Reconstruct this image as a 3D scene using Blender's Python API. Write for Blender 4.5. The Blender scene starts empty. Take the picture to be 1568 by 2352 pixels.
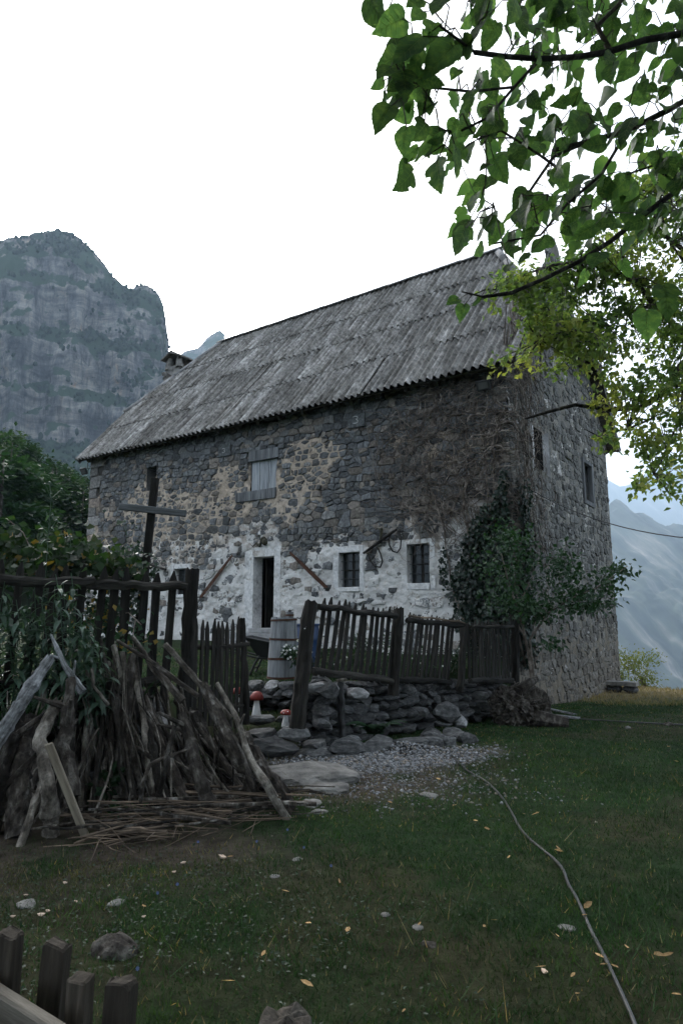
import bpy, bmesh, math, random
import numpy as np
from mathutils import Vector, Matrix, Euler

R = math.radians
rng = random.Random(7)
nr = np.random.default_rng(7)
sc = bpy.context.scene
COL = sc.collection

# ------------------------------------------------------------------ camera
FPX, PITCH, EYE = 1518.0, math.atan(246 / 1518.0), 1.62
cd = bpy.data.cameras.new('camera')
cd.sensor_fit = 'VERTICAL'; cd.sensor_height = 36; cd.lens = FPX / 2352 * 36
cd.clip_start = 0.05; cd.clip_end = 12000
cam = bpy.data.objects.new('camera', cd); COL.objects.link(cam)
cam.location = (0, 0, EYE); cam.rotation_euler = (math.pi / 2 + PITCH, 0, 0)
sc.camera = cam

# ------------------------------------------------------------------ sky, sun, exposure
SUN_EL, SUN_AZ = R(26), R(-27)          # azimuth measured from +Y towards +X: behind the cliff
w = bpy.data.worlds.new('World'); sc.world = w; w.use_nodes = True
wn = w.node_tree; wn.nodes.clear()
sky = wn.nodes.new('ShaderNodeTexSky'); sky.sky_type = 'NISHITA'; sky.sun_disc = False
sky.sun_elevation = SUN_EL; sky.sun_rotation = SUN_AZ
sky.air_density = 1.0; sky.dust_density = 5.0; sky.ozone_density = 1.0
hsv = wn.nodes.new('ShaderNodeHueSaturation'); hsv.inputs['Saturation'].default_value = 0.22
bg = wn.nodes.new('ShaderNodeBackground'); bg.inputs['Strength'].default_value = 0.13
wo = wn.nodes.new('ShaderNodeOutputWorld')
wn.links.new(sky.outputs[0], hsv.inputs['Color']); wn.links.new(hsv.outputs[0], bg.inputs[0]); wn.links.new(bg.outputs[0], wo.inputs[0])
sl = bpy.data.lights.new('sun', 'SUN'); sl.energy = 1.3; sl.angle = R(0.6); sl.color = (1, 0.93, 0.83)
so = bpy.data.objects.new('sun', sl); COL.objects.link(so)
sd = Vector((math.sin(SUN_AZ) * math.cos(SUN_EL), math.cos(SUN_AZ) * math.cos(SUN_EL), math.sin(SUN_EL)))
so.rotation_euler = (-sd).to_track_quat('-Z', 'Y').to_euler()
sc.view_settings.view_transform = 'Standard'; sc.view_settings.look = 'None'
sc.view_settings.gamma = 1.0; sc.view_settings.use_curve_mapping = False
sc.view_settings.exposure = 2.3
sc.cycles.use_denoising = True
sc.cycles.max_bounces = 6; sc.cycles.diffuse_bounces = 3; sc.cycles.glossy_bounces = 2
sc.cycles.transmission_bounces = 4; sc.cycles.volume_bounces = 0; sc.cycles.transparent_max_bounces = 4

# ------------------------------------------------------------------ design helper: photo point (1568x2352) at a known distance
CP, SP = math.cos(PITCH), math.sin(PITCH)
def ray(px, py):
    cx = (px - 784) / FPX; cy = (1176 - py) / FPX
    return Vector((cx, CP - cy * SP, SP + cy * CP))
def P(px, py, Y):
    r = ray(px, py); return Vector((0, 0, EYE)) + r * (Y / r.y)
def PZ(px, py, Z=0.0):
    r = ray(px, py); return Vector((0, 0, EYE)) + r * ((Z - EYE) / r.z)

# ------------------------------------------------------------------ numpy noise
def _h(ix, iy, iz, seed):
    n = (ix.astype(np.int64) * 374761393 + iy.astype(np.int64) * 668265263 + iz.astype(np.int64) * 2147483647 + seed * 1274126177) & 0xffffffff
    n = ((n ^ (n >> 13)) * 1274126177) & 0xffffffff
    n = ((n ^ (n >> 16)) * 2246822519) & 0xffffffff
    return ((n ^ (n >> 15)) & 0xffffff) / float(0xffffff)
def vn(x, y, z=0.0, seed=0):
    x = np.asarray(x, float); y = np.asarray(y, float) + 0 * x; z = np.asarray(z, float) + 0 * x
    x = x + 0 * y + 0 * z
    ix, iy, iz = np.floor(x), np.floor(y), np.floor(z)
    fx, fy, fz = x - ix, y - iy, z - iz
    fx, fy, fz = [t * t * (3 - 2 * t) for t in (fx, fy, fz)]
    r = 0
    for a in (0, 1):
        for b in (0, 1):
            for c in (0, 1):
                wgt = (fx if a else 1 - fx) * (fy if b else 1 - fy) * (fz if c else 1 - fz)
                r = r + wgt * _h(ix + a, iy + b, iz + c, seed)
    return r
def fbm(x, y, z=0.0, o=4, seed=0, g=0.5):
    s, a, t = 0, 1.0, 0
    for k in range(o):
        s = s + a * vn(np.asarray(x) * 2 ** k, np.asarray(y) * 2 ** k, np.asarray(z) * 2 ** k, seed + k * 13); t += a; a *= g
    return s / t
def sst(a, b, x):
    t = np.clip((x - a) / (b - a), 0, 1); return t * t * (3 - 2 * t)

# ------------------------------------------------------------------ materials
class NT:
    def __init__(s, name):
        s.m = bpy.data.materials.new(name); s.m.use_nodes = True
        s.t = s.m.node_tree; s.t.nodes.clear()
    def n(s, kind, **kw):
        nd = s.t.nodes.new('ShaderNode' + kind)
        for k, v in kw.items():
            if k.startswith('i_'):
                k = k[2:]; k = int(k) if k.isdigit() else k
                if isinstance(v, bpy.types.NodeSocket): s.t.links.new(v, nd.inputs[k])
                else: nd.inputs[k].default_value = v
            else: setattr(nd, k, v)
        return nd
    def l(s, a, b): s.t.links.new(a, b)
def c4(c): return (c[0], c[1], c[2], 1)
def mat(name, ramp, scale=3.0, rough=0.9, bump=0.4, bscale=None, stretch=(1, 1, 1), coord='Object', rand=0.3, attr=None,
        spec=0.25, trans=0.0, detail=6.0, white=None, dist=0.02, metal=0.0, speck=None, tmul=1.0):
    q = NT(name)
    out = q.n('OutputMaterial'); b = q.n('BsdfPrincipled')
    b.inputs['Roughness'].default_value = rough; b.inputs['Specular IOR Level'].default_value = spec; b.inputs['Metallic'].default_value = metal
    oi = q.n('ObjectInfo')
    if coord == 'World': vec = q.n('NewGeometry').outputs['Position']
    else:
        tc = q.n('TexCoord').outputs['Object']
        mul = q.n('Math', operation='MULTIPLY', i_0=oi.outputs['Random'], i_1=41.0).outputs[0]
        vec = q.n('VectorMath', operation='ADD', i_0=tc, i_1=mul).outputs[0]
    mp = q.n('Mapping', i_Vector=vec); mp.inputs['Scale'].default_value = stretch
    nz = q.n('TexNoise', i_Vector=mp.outputs[0], i_Scale=scale, i_Detail=detail, i_Roughness=0.62)
    cr = q.n('ValToRGB', i_Fac=nz.outputs['Fac'])
    el = cr.color_ramp.elements
    while len(el) < len(ramp): el.new(0.5)
    for e, (p, c) in zip(el, sorted(ramp)): e.position = p; e.color = c4(c)
    col = cr.outputs[0]
    if speck:                      # finer blotches on top: (scale, dark, light)
        ns = q.n('TexNoise', i_Vector=vec, i_Scale=speck[0], i_Detail=6.0, i_Roughness=0.7)
        ms = q.n('MapRange', i_Value=ns.outputs['Fac']); ms.inputs[1].default_value = .36; ms.inputs[2].default_value = .64; ms.inputs[3].default_value = speck[1]; ms.inputs[4].default_value = speck[2]
        col = q.n('MixRGB', blend_type='MULTIPLY', i_Fac=1.0, i_Color1=col, i_Color2=ms.outputs[0]).outputs[0]
    if attr:
        at = q.n('Attribute', attribute_name='Col')
        col = q.n('MixRGB', blend_type='MULTIPLY', i_Fac=1.0, i_Color1=col, i_Color2=at.outputs['Color']).outputs[0]
        if white is not None:      # flaking limewash, amount painted in the attribute's alpha
            n2 = q.n('TexNoise', i_Vector=vec, i_Scale=5.0, i_Detail=8.0, i_Roughness=0.74)
            n5 = q.n('TexNoise', i_Vector=vec, i_Scale=26.0, i_Detail=4.0, i_Roughness=0.7)
            n6 = q.n('Math', operation='MULTIPLY_ADD', i_0=n5.outputs['Fac'], i_1=.55, i_2=-.275)
            n7 = q.n('Math', operation='ADD', i_0=n2.outputs['Fac'], i_1=n6.outputs[0])
            s1 = q.n('Math', operation='ADD', i_0=n7.outputs[0], i_1=at.outputs['Alpha']).outputs[0]
            mr = q.n('MapRange', i_Value=s1); mr.inputs[1].default_value = 1.00; mr.inputs[2].default_value = 1.06
            n3 = q.n('TexNoise', i_Vector=vec, i_Scale=2.2, i_Detail=6.0)
            c3 = q.n('ValToRGB', i_Fac=n3.outputs['Fac']); e3 = c3.color_ramp.elements
            e3[0].position = .35; e3[0].color = c4(tuple(x * .72 for x in white)); e3[1].position = .6; e3[1].color = c4(white)
            col = q.n('MixRGB', i_Fac=mr.outputs[0], i_Color1=col, i_Color2=c3.outputs[0]).outputs[0]
    if rand:
        v = q.n('MapRange', i_Value=oi.outputs['Random']); v.inputs[3].default_value = 1 - rand; v.inputs[4].default_value = 1 + rand
        col = q.n('HueSaturation', i_Color=col, i_Value=v.outputs[0]).outputs[0]
    q.l(col, b.inputs['Base Color'])
    if bump:
        bn = q.n('TexNoise', i_Vector=mp.outputs[0], i_Scale=bscale or scale * 3, i_Detail=8.0, i_Roughness=0.7)
        bp = q.n('Bump', i_Height=bn.outputs['Fac'], i_Strength=bump, i_Distance=dist)
        q.l(bp.outputs[0], b.inputs['Normal'])
    if trans:
        tr = q.n('BsdfTranslucent', i_Color=q.n('MixRGB', blend_type='MULTIPLY', i_Fac=1.0, i_Color1=col, i_Color2=(1.6 * tmul, 1.7 * tmul, 0.9 * tmul, 1)).outputs[0])
        mx = q.n('MixShader', i_Fac=trans, i_1=b.outputs[0], i_2=tr.outputs[0]); q.l(mx.outputs[0], out.inputs[0])
    else: q.l(b.outputs[0], out.inputs[0])
    return q.m
def g(v, t=(1, 1, 1)): return (v * t[0], v * t[1], v * t[2])
COOL = (.90, 1.0, 1.09); WARM = (1.12, 1.0, .84)

# ------------------------------------------------------------------ mesh helpers
def link(o, parent=None):
    COL.objects.link(o)
    if parent is not None: o.parent = parent
    return o
def mesh(name, V, F, m=None, smooth=False, col=None):
    me = bpy.data.meshes.new(name)
    V = np.asarray(V, dtype=np.float32).reshape(-1, 3)
    if isinstance(F, np.ndarray):
        n, k = F.shape
        me.vertices.add(len(V)); me.vertices.foreach_set('co', V.ravel())
        me.loops.add(n * k); me.loops.foreach_set('vertex_index', F.astype(np.int32).ravel())
        me.polygons.add(n); me.polygons.foreach_set('loop_start', (np.arange(n) * k).astype(np.int32))
        try: me.polygons.foreach_set('loop_total', np.full(n, k, dtype=np.int32))
        except Exception: pass
        me.update(calc_edges=True)
    else:
        me.from_pydata(V.tolist(), [], [list(map(int, f)) for f in F]); me.update()
    if smooth: me.polygons.foreach_set('use_smooth', np.ones(len(me.polygons), dtype=bool))
    if col is not None:
        a = me.color_attributes.new('Col', 'FLOAT_COLOR', 'POINT')
        c = np.asarray(col, dtype=np.float32)
        if c.shape[1] == 3: c = np.concatenate([c, np.zeros((len(c), 1), np.float32)], 1)
        a.data.foreach_set('color', c.ravel())
    if m: me.materials.append(m)
    return me
def ob(name, me, parent=None, loc=None, rot=None, scale=None):
    o = bpy.data.objects.new(name, me)
    if loc is not None: o.location = loc
    if rot is not None: o.rotation_euler = rot
    if scale is not None: o.scale = scale
    return link(o, parent)
def tag(o, label=None, cat=None, group=None, kind=None):
    if label: o['label'] = label
    if cat: o['category'] = cat
    if group: o['group'] = group
    if kind: o['kind'] = kind
    return o
def thing(name, label, cat, loc=(0, 0, 0), rz=0, group=None):
    o = bpy.data.objects.new(name, None); o.empty_display_size = 0.1
    o.location = loc; o.rotation_euler = (0, 0, rz); link(o)
    return tag(o, label, cat, group)
class Bag:
    def __init__(s): s.V = []; s.F = []; s.C = []; s.k = 0
    def add(s, V, F, c=None):
        V = np.asarray(V, float).reshape(-1, 3)
        s.V.append(V); s.F.extend([tuple(i + s.k for i in f) for f in F]); s.k += len(V)
        if c is not None: s.C.append(np.tile(np.asarray(c, float), (len(V), 1)) if np.ndim(c) == 1 else np.asarray(c))
        return s
    def me(s, name, m=None, smooth=False):
        return mesh(name, np.concatenate(s.V), s.F, m, smooth, np.concatenate(s.C) if s.C else None)
    def ob(s, name, m, parent=None, smooth=False, loc=None, rot=None):
        return ob(name, s.me(name, m, smooth), parent, loc, rot)
def box(cx, cy, cz, sx, sy, sz, ch=0.0):
    """box centred at c with full sizes s; ch chamfers the vertical and horizontal edges a little"""
    x, y, z = sx / 2, sy / 2, sz / 2
    V = [(-x, -y, -z), (x, -y, -z), (x, y, -z), (-x, y, -z), (-x, -y, z), (x, -y, z), (x, y, z), (-x, y, z)]
    F = [(0, 3, 2, 1), (4, 5, 6, 7), (0, 1, 5, 4), (1, 2, 6, 5), (2, 3, 7, 6), (3, 0, 4, 7)]
    return np.array(V) + (cx, cy, cz), F
def tube(pts, rad, n=7, cap=True, rough=0.0, seed=0):
    pts = [Vector(p) for p in pts]
    if not hasattr(rad, '__len__'): rad = [rad] * len(pts)
    V = []; F = []
    t0 = (pts[1] - pts[0]).normalized()
    up = Vector((0, 0, 1)) if abs(t0.z) < 0.9 else Vector((1, 0, 0))
    u = t0.cross(up).normalized(); rr = random.Random(seed)
    for i, p in enumerate(pts):
        t = (pts[min(i + 1, len(pts) - 1)] - pts[max(i - 1, 0)]).normalized()
        u = (u - t * u.dot(t)).normalized(); v = t.cross(u)
        for k in range(n):
            a = 2 * math.pi * k / n
            r = rad[i] * (1 + rough * (rr.random() - .5) * 2)
            V.append(p + (u * math.cos(a) + v * math.sin(a)) * r)
    for i in range(len(pts) - 1):
        for k in range(n):
            a, b = i * n + k, i * n + (k + 1) % n
            F.append((a, b, b + n, a + n))
    if cap: F.append(tuple(range(n - 1, -1, -1))); F.append(tuple(range((len(pts) - 1) * n, len(pts) * n)))
    return np.array([tuple(v) for v in V]), F
def lathe(prof, n=20, cx=0, cy=0):
    V = []; F = []
    for r, z in prof:
        for k in range(n): V.append((cx + r * math.cos(2 * math.pi * k / n), cy + r * math.sin(2 * math.pi * k / n), z))
    for i in range(len(prof) - 1):
        for k in range(n):
            a, b = i * n + k, i * n + (k + 1) % n; F.append((a, b, b + n, a + n))
    return np.array(V), F
def leafcards(C, D, N, L, W, fold=0.25):
    """many folded leaf blades: base point C, direction D, normal N"""
    C = np.asarray(C, float); D = np.asarray(D, float); N = np.asarray(N, float)
    D = D / np.linalg.norm(D, axis=1, keepdims=True)
    S = np.cross(D, N); S /= np.linalg.norm(S, axis=1, keepdims=True) + 1e-9
    N = np.cross(S, D)
    L = np.asarray(L)[:, None]; W = np.asarray(W)[:, None]
    mid = C + D * L * 0.42
    V = np.stack([C, mid + S * W * .5 + N * W * fold, C + D * L - N * L * .08, mid - S * W * .5 + N * W * fold], 1).reshape(-1, 3)
    n = len(C); i = np.arange(n)[:, None] * 4
    F = np.concatenate([i + np.array([[0, 1, 2]]), i + np.array([[0, 2, 3]])], 0)
    return V, F
def icos(sub=1):
    bm = bmesh.new(); bmesh.ops.create_icosphere(bm, subdivisions=sub, radius=1)
    V = np.array([v.co[:] for v in bm.verts]); F = [tuple(v.index for v in f.verts) for f in bm.faces]; bm.free(); return V, F
def rockmesh(name, seed, m, sub=2, boxy=0.55, rough=0.22):
    V, F = icos(sub)
    s = np.sign(V) * np.abs(V) ** boxy
    V = V * (1 - .6) + s * .6
    rr = np.random.default_rng(seed)
    for k in range(9):      # a few flat cleavage faces
        d = rr.normal(size=3); d /= np.linalg.norm(d); h = rr.uniform(.58, .88); t = V @ d
        V = V - np.outer(np.maximum(t - h, 0), d)
    n = fbm(V[:, 0] * 1.7 + seed * 7.1, V[:, 1] * 1.7, V[:, 2] * 1.7, 3, seed) - .5
    V = V * (1 + n * rough * 2)[:, None]
    return mesh(name, V, F, m, False)
def randunit(n): v = nr.normal(size=(n, 3)); return v / np.linalg.norm(v, axis=1, keepdims=True)
# ================================================================== materials used below
M = {}
M['stone'] = mat('wall_stone', [(.3, g(.45)), (.47, g(.85)), (.6, g(1.2)), (.75, g(1.9))], 15, .92, 1.0, 34, coord='World', rand=0, attr='Col', white=(.68, .668, .648))
M['mortar'] = mat('mortar', [(.3, g(.7)), (.5, g(1.0)), (.7, g(1.25))], 9, .95, 1.0, 22, coord='World', rand=0, attr='Col', white=(.68, .666, .645), dist=.03)
M['drystone'] = mat('dry_stone', [(.3, g(.03, COOL)), (.48, g(.07)), (.63, g(.12)), (.8, g(.3))], 3.2, .93, .7, 7, rand=.45)
M['palestone'] = mat('pale_stone', [(.3, g(.12)), (.52, g(.24)), (.75, g(.5))], 2.2, .93, .7, 7, rand=.2)
M['limewash'] = mat('limewash', [(.28, g(.34, (1, .99, .95))), (.42, g(.64)), (.6, g(.76, (1.0, .99, .975)))], 3.5, .9, .5, 18, coord='World', rand=0, speck=(14, .72, 1.04))
M['concrete'] = mat('old_concrete', [(.3, g(.16)), (.6, g(.30)), (.8, g(.4))], 4, .93, .4, 20, coord='World', rand=.1)
M['dark'] = mat('painted_interior_shade', [(.3, g(.012)), (.7, g(.03))], 3, .9, 0, rand=0)  # near-black colour standing in for the shade inside rooms and openings
M['sheet'] = mat('cement_sheet', [(.34, (.095, .09, .08)), (.46, (.165, .159, .147)), (.56, (.245, .238, .225)), (.68, (.36, .352, .338))], 8.5, .95, .7, 40, stretch=(1, .10, .10), rand=.2, detail=4, speck=(8, .40, 1.4))  # streaks down the slope: lichen, plus ridge-and-valley shading put into the colour
M['cap'] = mat('ridge_cap', [(.3, g(.10)), (.6, g(.26)), (.8, g(.36))], 4, .9, .4, 18, rand=.15)
M['deckwood'] = mat('roof_timber', [(.3, g(.03, WARM)), (.6, g(.075, WARM)), (.8, g(.12, WARM))], 3, .9, .5, stretch=(1, 1, 8), rand=.2)
M['fence'] = mat('fence_wood', [(.3, (.008, .0073, .0063)), (.5, (.021, .019, .0165)), (.68, (.048, .044, .038)), (.82, (.12, .113, .103))], 5, .9, .6, 14, stretch=(3.5, 3.5, .35), rand=.35)
M['greywood'] = mat('grey_wood', [(.3, (.05, .053, .056)), (.5, (.12, .126, .132)), (.75, (.25, .26, .27))], 4, .88, .6, 14, stretch=(4, 4, .35), rand=.2)
M['shutter'] = mat('shutter_wood', [(.3, (.12, .13, .145)), (.5, (.27, .29, .31)), (.75, (.4, .42, .44))], 4, .88, .5, 14, stretch=(5, 5, .4), rand=.2)
M['bark'] = mat('bark', [(.3, (.014, .011, .009)), (.45, (.034, .028, .023)), (.57, (.075, .065, .055)), (.7, (.25, .24, .22))], 9, .95, 1.0, 16, stretch=(1.6, 1.6, .5), rand=.6, speck=(16, .4, 1.5))
M['palebark'] = mat('pale_bark', [(.32, (.03, .024, .019)), (.48, (.12, .105, .088)), (.68, (.34, .31, .27))], 8, .93, .9, 14, stretch=(1.2, 1.2, .7), rand=.3, speck=(20, .5, 1.3))
M['silver'] = mat('silver_wood', [(.32, (.06, .06, .06)), (.48, (.2, .205, .21)), (.7, (.44, .45, .46))], 8, .88, 1.0, 16, stretch=(4, 4, .25), rand=.1, speck=(18, .55, 1.2))
M['twig'] = mat('twig', [(.3, (.035, .027, .021)), (.55, (.10, .076, .056)), (.75, (.26, .19, .135))], 4, .9, .3, rand=.5)
M['cutwood'] = mat('cut_wood', [(.3, (.2, .12, .07)), (.7, (.5, .36, .24))], 6, .9, .3, rand=.2)
M['plank'] = mat('pale_plank', [(.3, (.15, .125, .095)), (.7, (.38, .33, .26))], 5, .88, .4, stretch=(4, 4, .4), rand=.1)
M['rust'] = mat('rusty_iron', [(.3, (.035, .018, .012)), (.6, (.085, .04, .025)), (.8, (.14, .07, .04))], 8, .85, .4, rand=.1)
M['iron'] = mat('black_iron', [(.3, g(.012)), (.7, g(.035))], 8, .6, .2, rand=0, spec=.4)
M['barrel'] = mat('whitewashed_barrel', [(.28, (.07, .075, .078)), (.42, (.18, .19, .2)), (.65, (.29, .305, .315))], 3.5, .85, .3, stretch=(5, 5, .5), rand=0)
M['red'] = mat('red_paint', [(.3, (.07, .011, .008)), (.46, (.17, .014, .009)), (.7, (.22, .022, .012))], 6, .55, .2, rand=.1, spec=.4)
M['white'] = mat('white_paint', [(.3, g(.5)), (.5, g(.74)), (.8, g(.8))], 5, .7, .2, rand=0)
M['blue'] = mat('blue_plastic', [(.3, (.006, .025, .08)), (.7, (.008, .04, .12))], 3, .45, 0, rand=0, spec=.5)
M['plastic'] = mat('black_plastic', [(.3, g(.010)), (.7, g(.022))], 3, .5, .1, rand=0, spec=.4)
M['hose'] = mat('hose_rubber', [(.3, g(.02)), (.7, g(.05))], 5, .38, .1, rand=0, spec=.5)
M['glass'] = mat('window_glass', [(.3, (.006, .010, .011)), (.7, (.012, .017, .018))], 1, .2, 0, rand=0, spec=.5)
M['bottle'] = mat('jar_glass', [(.3, (.08, .03, .015)), (.7, (.25, .16, .08))], 2, .2, 0, rand=.5, spec=.6)
M['ground'] = mat('soil_and_turf', [(.3, g(.55)), (.5, g(1.0)), (.72, g(1.5))], 7, .97, 1.0, 26, coord='World', rand=0, attr='Col', dist=.03, spec=.08)
M['rock'] = mat('bedrock', [(.3, (.07, .068, .065)), (.5, (.16, .155, .145)), (.75, (.3, .29, .27))], 5, .94, 1.0, 12, rand=.15)
M['pebble'] = mat('pebble', [(.3, g(.8)), (.7, g(1.15))], 30, .9, .2, rand=0, attr='Col', coord='World')
M['grass'] = mat('grass_blade', [(.3, g(.8)), (.7, g(1.2))], 2, .6, 0, rand=0, attr='Col', coord='World', trans=.25, spec=.2)
def leafmat(name, cols, rough=.5, trans=.35, rand=.3, spec=.35, scale=1.5): return mat(name, cols, scale, rough, 0, rand=rand, trans=trans, spec=spec, coord='World')
M['mulberry'] = mat('mulberry_leaf', [(.3, (.020, .046, .021)), (.52, (.036, .075, .028)), (.72, (.085, .135, .042))], 5, .5, .25, 60, rand=.4, trans=.5, spec=.35, dist=.004, tmul=1.5)
M['vein'] = mat('leaf_vein', [(.3, (.13, .2, .06)), (.7, (.17, .25, .08))], 5, .5, 0, rand=.1, trans=.3)
M['smallleaf'] = leafmat('small_leaf', [(.3, (.05, .095, .034)), (.5, (.095, .145, .045)), (.68, (.24, .24, .07))], trans=.55, scale=.9)
M['forest'] = mat('forest_leaf', [(.3, (.007, .020, .010)), (.5, (.013, .036, .014)), (.7, (.036, .066, .018))], .35, .6, 0, rand=.35, trans=.35, coord='World', spec=.2)
M['ivy'] = leafmat('ivy_leaf', [(.3, (.007, .020, .012)), (.7, (.018, .042, .023))], .4, .15)
M['shrub'] = leafmat('shrub_leaf', [(.3, (.010, .03, .014)), (.7, (.026, .062, .024))], .5, .3)
M['lance'] = leafmat('lance_leaf', [(.3, (.035, .075, .05)), (.7, (.075, .125, .085))], .38, .25, spec=.5)
M['vineleaf'] = leafmat('vine_leaf', [(.3, (.011, .028, .013)), (.55, (.022, .05, .016)), (.72, (.07, .07, .022))], .5, .35, scale=3)
M['yellow'] = leafmat('yellow_leaf', [(.3, (.16, .11, .02)), (.7, (.3, .2, .04))], .6, .35)
M['fern'] = leafmat('fern_leaf', [(.3, (.012, .04, .016)), (.7, (.025, .07, .028))], .5, .3)
M['bush'] = leafmat('bush_leaf', [(.3, (.07, .1, .025)), (.6, (.13, .15, .035)), (.75, (.3, .24, .06))], .6, .35)
M['vinestem'] = mat('dry_vine_stem', [(.3, (.05, .040, .033)), (.48, (.13, .108, .09)), (.66, (.34, .295, .255))], 6, .92, .3, rand=0, coord='World')
M['deadleaf'] = mat('fallen_leaf', [(.3, (.3, .15, .05)), (.7, (.6, .42, .22))], 8, .8, .2, rand=.4, trans=.2)
M['chip'] = mat('wood_chip', [(.3, (.4, .28, .2)), (.7, (.66, .52, .42))], 8, .8, .2, rand=.25)
M['petal'] = mat('white_petal', [(.3, g(.6)), (.7, g(.8))], 8, .6, 0, rand=0, trans=.2)
M['bluepetal'] = mat('blue_petal', [(.3, (.07, .10, .26)), (.7, (.11, .15, .34))], 8, .6, 0, rand=0, trans=.2)
M['lamp'] = mat('lamp_glass', [(.3, g(.07)), (.7, g(.12))], 3, .15, 0, rand=0, spec=.6)
M['horn'] = mat('dark_horn', [(.3, (.02, .02, .015)), (.7, (.07, .065, .04))], 14, .6, .6, rand=0)
M['root'] = mat('root_wood', [(.32, (.014, .011, .009)), (.5, (.045, .038, .032)), (.68, (.15, .138, .122))], 9, .92, 1.0, 20, stretch=(1.5, 1.5, 1), rand=.1)

def cliffmat():
    q = NT('limestone_cliff'); out = q.n('OutputMaterial'); b = q.n('BsdfPrincipled'); b.inputs['Roughness'].default_value = .95; b.inputs['Specular IOR Level'].default_value = .1
    geo = q.n('NewGeometry'); pos = geo.outputs['Position']
    mp = q.n('Mapping', i_Vector=pos); mp.inputs['Scale'].default_value = (.035, .035, .012)
    n1 = q.n('TexNoise', i_Vector=mp.outputs[0], i_Scale=1.0, i_Detail=10.0, i_Roughness=.78)
    cr = q.n('ValToRGB', i_Fac=n1.outputs['Fac']); e = cr.color_ramp.elements
    for k in range(3): e.new(.5)
    for el, (p, c) in zip(e, [(.33, (.05, .052, .055)), (.44, (.11, .112, .115)), (.52, (.235, .23, .22)), (.60, (.31, .285, .25)), (.66, (.46, .30, .175))]): el.position = p; el.color = c4(c)
    mp2 = q.n('Mapping', i_Vector=pos); mp2.inputs['Scale'].default_value = (.012, .012, .13)
    n2 = q.n('TexNoise', i_Vector=mp2.outputs[0], i_Scale=1.0, i_Detail=7.0, i_Roughness=.75)
    st = q.n('MapRange', i_Value=n2.outputs['Fac']); st.inputs[1].default_value = .38; st.inputs[2].default_value = .62; st.inputs[3].default_value = .4; st.inputs[4].default_value = 1.3
    col = q.n('HueSaturation', i_Color=cr.outputs[0], i_Value=st.outputs[0]).outputs[0]
    mp4 = q.n('Mapping', i_Vector=pos); mp4.inputs['Scale'].default_value = (.11, .11, .011)
    n4 = q.n('TexNoise', i_Vector=mp4.outputs[0], i_Scale=1.0, i_Detail=7.0, i_Roughness=.8)
    ck = q.n('MapRange', i_Value=n4.outputs['Fac']); ck.inputs[1].default_value = .36; ck.inputs[2].default_value = .5; ck.inputs[3].default_value = .2; ck.inputs[4].default_value = 1.15
    col = q.n('HueSaturation', i_Color=col, i_Value=ck.outputs[0]).outputs[0]
    # scrub on ledges: wherever the face is flat enough, broken by noise
    n3 = q.n('TexNoise', i_Vector=pos, i_Scale=.03, i_Detail=8.0, i_Roughness=.7)
    sx = q.n('SeparateXYZ', i_0=geo.outputs['Normal'])
    a = q.n('Math', operation='MULTIPLY_ADD', i_0=n3.outputs['Fac'], i_1=1.5, i_2=sx.outputs['Z'])
    mr = q.n('MapRange', i_Value=a.outputs[0]); mr.inputs[1].default_value = 1.04; mr.inputs[2].default_value = 1.12
    col = q.n('MixRGB', i_Fac=mr.outputs[0], i_Color1=col, i_Color2=(.032, .062, .03, 1)).outputs[0]
    q.l(col, b.inputs['Base Color'])
    bm_ = q.n('TexNoise', i_Vector=mp.outputs[0], i_Scale=3.0, i_Detail=8.0, i_Roughness=.75)
    bp = q.n('Bump', i_Height=bm_.outputs['Fac'], i_Strength=1.0, i_Distance=6.0); q.l(bp.outputs[0], b.inputs['Normal'])
    q.l(b.outputs[0], out.inputs[0]); return q.m
M['cliff'] = cliffmat()
def slopemat():
    q = NT('far_slope'); out = q.n('OutputMaterial'); b = q.n('BsdfPrincipled'); b.inputs['Roughness'].default_value = .95; b.inputs['Specular IOR Level'].default_value = .1
    pos = q.n('NewGeometry').outputs['Position']
    mp = q.n('Mapping', i_Vector=pos); mp.inputs['Scale'].default_value = (.034, .0016, .004)
    n1 = q.n('TexNoise', i_Vector=mp.outputs[0], i_Scale=1.0, i_Detail=9.0, i_Roughness=.72, i_Distortion=.2)
    cr = q.n('ValToRGB', i_Fac=n1.outputs['Fac']); e = cr.color_ramp.elements
    for k in range(2): e.new(.5)
    for el, (p, c) in zip(e, [(.42, (.007, .014, .011)), (.52, (.03, .045, .03)), (.60, (.10, .10, .09)), (.68, (.26, .25, .225))]): el.position = p; el.color = c4(c)
    q.l(cr.outputs[0], b.inputs['Base Color']); q.l(b.outputs[0], out.inputs[0]); return q.m
M['slope'] = slopemat()

# ================================================================== frame of the house (front right corner, turned to the facade)
A2 = np.array((-.81834, .57473)); B2 = np.array((.57473, .81834))   # along the facade to the left, and into the house
FR = np.array((3.4055, 13.0289))
HROT = math.atan2(-A2[1], -A2[0])
def HW(u, v, z=0.0):           # house coordinates -> world
    p = FR + A2 * u + B2 * v; return Vector((p[0], p[1], z))

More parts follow.
